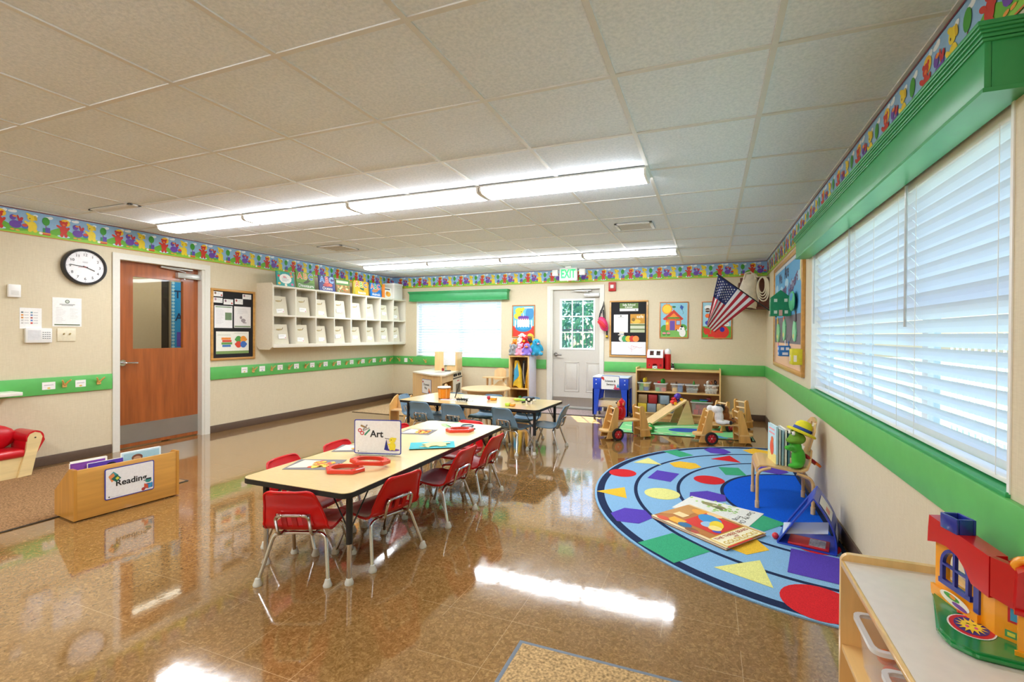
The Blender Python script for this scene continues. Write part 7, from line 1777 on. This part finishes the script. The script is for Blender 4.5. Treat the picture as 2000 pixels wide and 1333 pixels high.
TP = .9275
GS = 'soft toys on top of the locker'
def sit(name, label, x, y, z, c, rz, s=1., extra=(), ears=None, face=None):
    t = thing(name, label, 'soft toy', (x,y,z), rz, GS); m = fuzz(c)
    E = [((0,0,.055),(.052,.045,.06)),((0,-.005,.14),(.046,.042,.044)),((-.045,-.04,.02),(.024,.045,.02)),((.045,-.04,.02),(.024,.045,.02)),((-.055,-.015,.085),(.018,.02,.042),(0,.4,0)),((.055,-.015,.085),(.018,.02,.042),(0,-.4,0))]
    if ears: E += ears
    blob('body', [(tuple(a*s for a in e[0]), tuple(a*s for a in e[1]), *e[2:]) for e in E], m, t, .008)
    for nm, items in extra:
        mb = MB()
        for c_, p, r_ in items: mb.ball(tuple(a*s for a in p), tuple(a*s for a in r_), M(c_,.8,bump=.1) , 12, 8)
        mb.build(nm, t)
    return t
eye = lambda z=.15, y=-.042, dx=.016: ('eyes', [('17130f',(-dx,y,z),(.005,.004,.006)),('17130f',(dx,y,z),(.005,.004,.006))])
ear2 = [((-.035,0,.18),(.018,.012,.02)),((.035,0,.18),(.018,.012,.02))]
sit('grey_elephant', 'grey soft elephant at the left front of the locker top', -3.19, 7.56, TP, '8d9194', R(5), 1.12, [('snout',[('a2a6a8',(0,-.05,.115),(.018,.025,.03)),('b8aeb0',(-.05,-.0,.145),(.012,.008,.03))]), eye()], [((-.055,0,.15),(.012,.025,.035)),((.055,0,.15),(.012,.025,.035))])
sit('pink_pig', 'pink soft pig in the middle front of the locker top', -3.06, 7.55, TP, 'e79ab4', R(-5), 1.12, [('snout',[('f0b4c6',(0,-.05,.125),(.02,.018,.016))]), eye()], ear2)
sit('purple_duck', 'lilac soft duck with an orange beak at the right front of the locker top', -2.935, 7.55, TP, '8f78d2', R(10), 1.2, [('beak',[('ee7a2a',(0,-.058,.13),(.026,.03,.012))]), eye(.155,-.04)])
sit('orange_bear', 'orange soft bear lying above the grey elephant on the locker', -3.20, 7.64, TP+.10, 'ee9020', R(-20), 1.0, [('snout',[('e8702a',(.03,-.04,.13),(.025,.02,.018))]), eye()], ear2)
sit('white_lamb', 'white soft lamb at the top of the heap on the locker', -3.08, 7.68, TP+.19, 'e4dcdc', R(0), 1.1, [('snout',[('e8c8c4',(0,-.046,.13),(.016,.014,.014))]), eye()], [((-.055,0,.145),(.022,.012,.012)),((.055,0,.145),(.022,.012,.012))])
sit('red_bear', 'deep red soft bear in the centre of the heap on the locker', -3.0, 7.61, TP+.12, 'c41420', R(25), 1.1, [('snout',[('e8a02a',(-.02,-.046,.12),(.022,.02,.022))]), eye()], ear2)
sit('blue_bird', 'turquoise soft bird standing at the right back of the locker top', -2.83, 7.72, TP+.0, '2f9cc0', R(30), 1.6, [('beak',[('e0a0b0',(.012,-.05,.13),(.014,.02,.01))]), eye()], [((0,0,.1),(.042,.04,.06))])
sit('yellow_hat_doll', 'small yellow capped soft doll behind the red bear on the locker', -2.955, 7.76, TP+.14, 'e6b93a', R(0), 1.35, [('face',[('8a5a3a',(0,-.03,.13),(.035,.02,.03)),('30304a',(0,-.03,.08),(.04,.025,.03))])])

# ================================================================== OUTDOORS
def leaf_mat(c):
    m = M(c, .8, var=.45, scale=9, bump=.6)
    return m
mb = MB(); mb.box(-16, 26, YB+.16, 40, -.25, -.15, M('5f7a58', .95, var=.3, scale=1.2)); o = struct('ground_lawn', mb)
mb = MB(); mb.box(XR+.16, 26, -14, YB+.16, -.25, -.15, M('6a7568', .95, var=.15, scale=2)); o = struct('ground_paving', mb)
mb = MB(); mb.box(-6, 1, YB+.16, YB+2.2, -.14, -.06, M('b5b0aa', .9)); struct('ground_path', mb)
def fence(label, x0, x1, y, m, h=1.25, along='x', step=.115, r=.011):
    t = thing('picket_fence', label, 'fence', (0,0,-.15))
    P = (lambda a, d, z: (a, y+d, z)) if along == 'x' else (lambda a, d, z: (y+d, a, z))
    mb = MB(); a = x0
    while a < x1:
        p, q = P(a-r,-r,.05), P(a+r,r,h); mb.box(min(p[0],q[0]),max(p[0],q[0]),min(p[1],q[1]),max(p[1],q[1]),p[2],q[2],m); a += step
    mb.build('pickets', t)
    for z in (.15, h-.1):
        mb = MB(); p, q = P(x0,-.018,z-.02), P(x1,.018,z+.02); mb.box(min(p[0],q[0]),max(p[0],q[0]),min(p[1],q[1]),max(p[1],q[1]),p[2],q[2],m); mb.build('rail', t)
    return t
fence('dark metal picket fence on the lawn seen through the outside door', -5.6, 1.5, 12.5, M('2c3a48', .5, .3), 1.68, 'x', .095, .008)
fence('white picket fence outside the side window', -2, 9, 3.4, M('e9edf2', .6), 1.5, 'y', .17)
def tree(label, x, y, r, h, c, seed):
    t = thing('tree', label, 'tree', (x, y, -.15), 0, 'trees outside')
    mb = MB(); mb.tube([(0,0,0),(.05,0,h*.5),(0,.05,h)], [.16,.12,.06], M('5a4636',.9), 8); mb.build('trunk', t)
    mb = MB(); rq = random.Random(seed); m = leaf_mat(c); m2 = leaf_mat('78a48c')
    for k in range(2600):
        th, ph, q = rq.uniform(0, 2*PI), math.acos(rq.uniform(-1,1)), rq.uniform(.55,1)**.6
        p = V3((r*q*math.sin(ph)*math.cos(th), r*q*math.sin(ph)*math.sin(th), h + r*.9*q*math.cos(ph)))
        u = V3((rq.uniform(-1,1), rq.uniform(-1,1), rq.uniform(-1,1))).normalized(); w = u.orthogonal().normalized(); s = rq.uniform(.07,.16)*(r/2)
        mb.f([mb.v(p+u*s), mb.v(p+w*s*.5), mb.v(p-u*s), mb.v(p-w*s*.5)], m if k % 3 else m2)
    f = mb.build('foliage', t); f['kind'] = 'stuff'
tree('leafy tree beyond the dark fence, left in the door window', -5.9, 17.5, 2.2, 3.2, '5a8880', 1)
tree('leafy tree beyond the dark fence, right in the door window', -1.4, 18.5, 1.9, 2.9, '5f8e84', 2)
tree('bushy tree far beyond the fence, in the middle of the door window', -5.4, 26, 4.2, 2.6, '749f88', 3)
tree('leafy tree behind the white fence outside the side window', 14, 4.5, 3, 3.6, '48684c', 4)

# ================================================================== LIGHT
w = bpy.data.worlds.new('sky'); sc.world = w; w.use_nodes = True
nt = w.node_tree; N, L = nt.nodes, nt.links
sky = N.new('ShaderNodeTexSky'); sky.sky_type = 'NISHITA'; sky.sun_disc = False; sky.sun_elevation = R(52); sky.sun_rotation = R(-27); sky.air_density = 1.2; sky.dust_density = 1.5
L.new(sky.outputs[0], N['Background'].inputs[0]); N['Background'].inputs[1].default_value = 0.4
s = bpy.data.lights.new('sun', 'SUN'); s.energy = 55; s.angle = R(.6); s.color = (1, .96, .88)
so = bpy.data.objects.new('sun', s); col.objects.link(so)
so.rotation_euler = V3((.33, -.65, -1)).to_track_quat('-Z', 'Y').to_euler()

# ================================================================== CAMERA
cam = bpy.data.cameras.new('camera'); co = bpy.data.objects.new('camera', cam); col.objects.link(co); sc.camera = co
YAW, PIT, ROL, FPX, CH, PX, PY = (0.365387, -0.006694, 0.0061, 920.210472, 1.296584, 1034.569155, 659.822864)
cam.sensor_fit = 'HORIZONTAL'; cam.sensor_width = 36; cam.lens = 36*FPX/2000
cam.shift_x = -(PX-1000)/2000; cam.shift_y = (PY-666.5)/2000
cam.clip_start = .02; cam.clip_end = 200
cy, sy = math.cos(YAW), math.sin(YAW); r_ = V3((cy,sy,0)); f_ = V3((-sy,cy,0)); u_ = V3((0,0,1))
cp, sp_ = math.cos(PIT), math.sin(PIT); f2_ = f_*cp + u_*sp_; u2_ = u_*cp - f_*sp_
cr, sr = math.cos(ROL), math.sin(ROL); r3, u3 = r_*cr + u2_*sr, u2_*cr - r_*sr
co.matrix_world = Matrix(((r3.x,u3.x,-f2_.x,0),(r3.y,u3.y,-f2_.y,0),(r3.z,u3.z,-f2_.z,CH),(0,0,0,1)))

sc.view_settings.view_transform = 'Standard'; sc.view_settings.look = 'None'; sc.view_settings.gamma = 1; sc.view_settings.use_curve_mapping = False
sc.view_settings.exposure = 0.1
try:
    sc.cycles.use_denoising = True; sc.cycles.max_bounces = 10; sc.cycles.diffuse_bounces = 6; sc.cycles.glossy_bounces = 5; sc.cycles.transparent_max_bounces = 16; sc.cycles.sample_clamp_indirect = 6; sc.cycles.caustics_reflective = False; sc.cycles.caustics_refractive = False
except Exception: pass
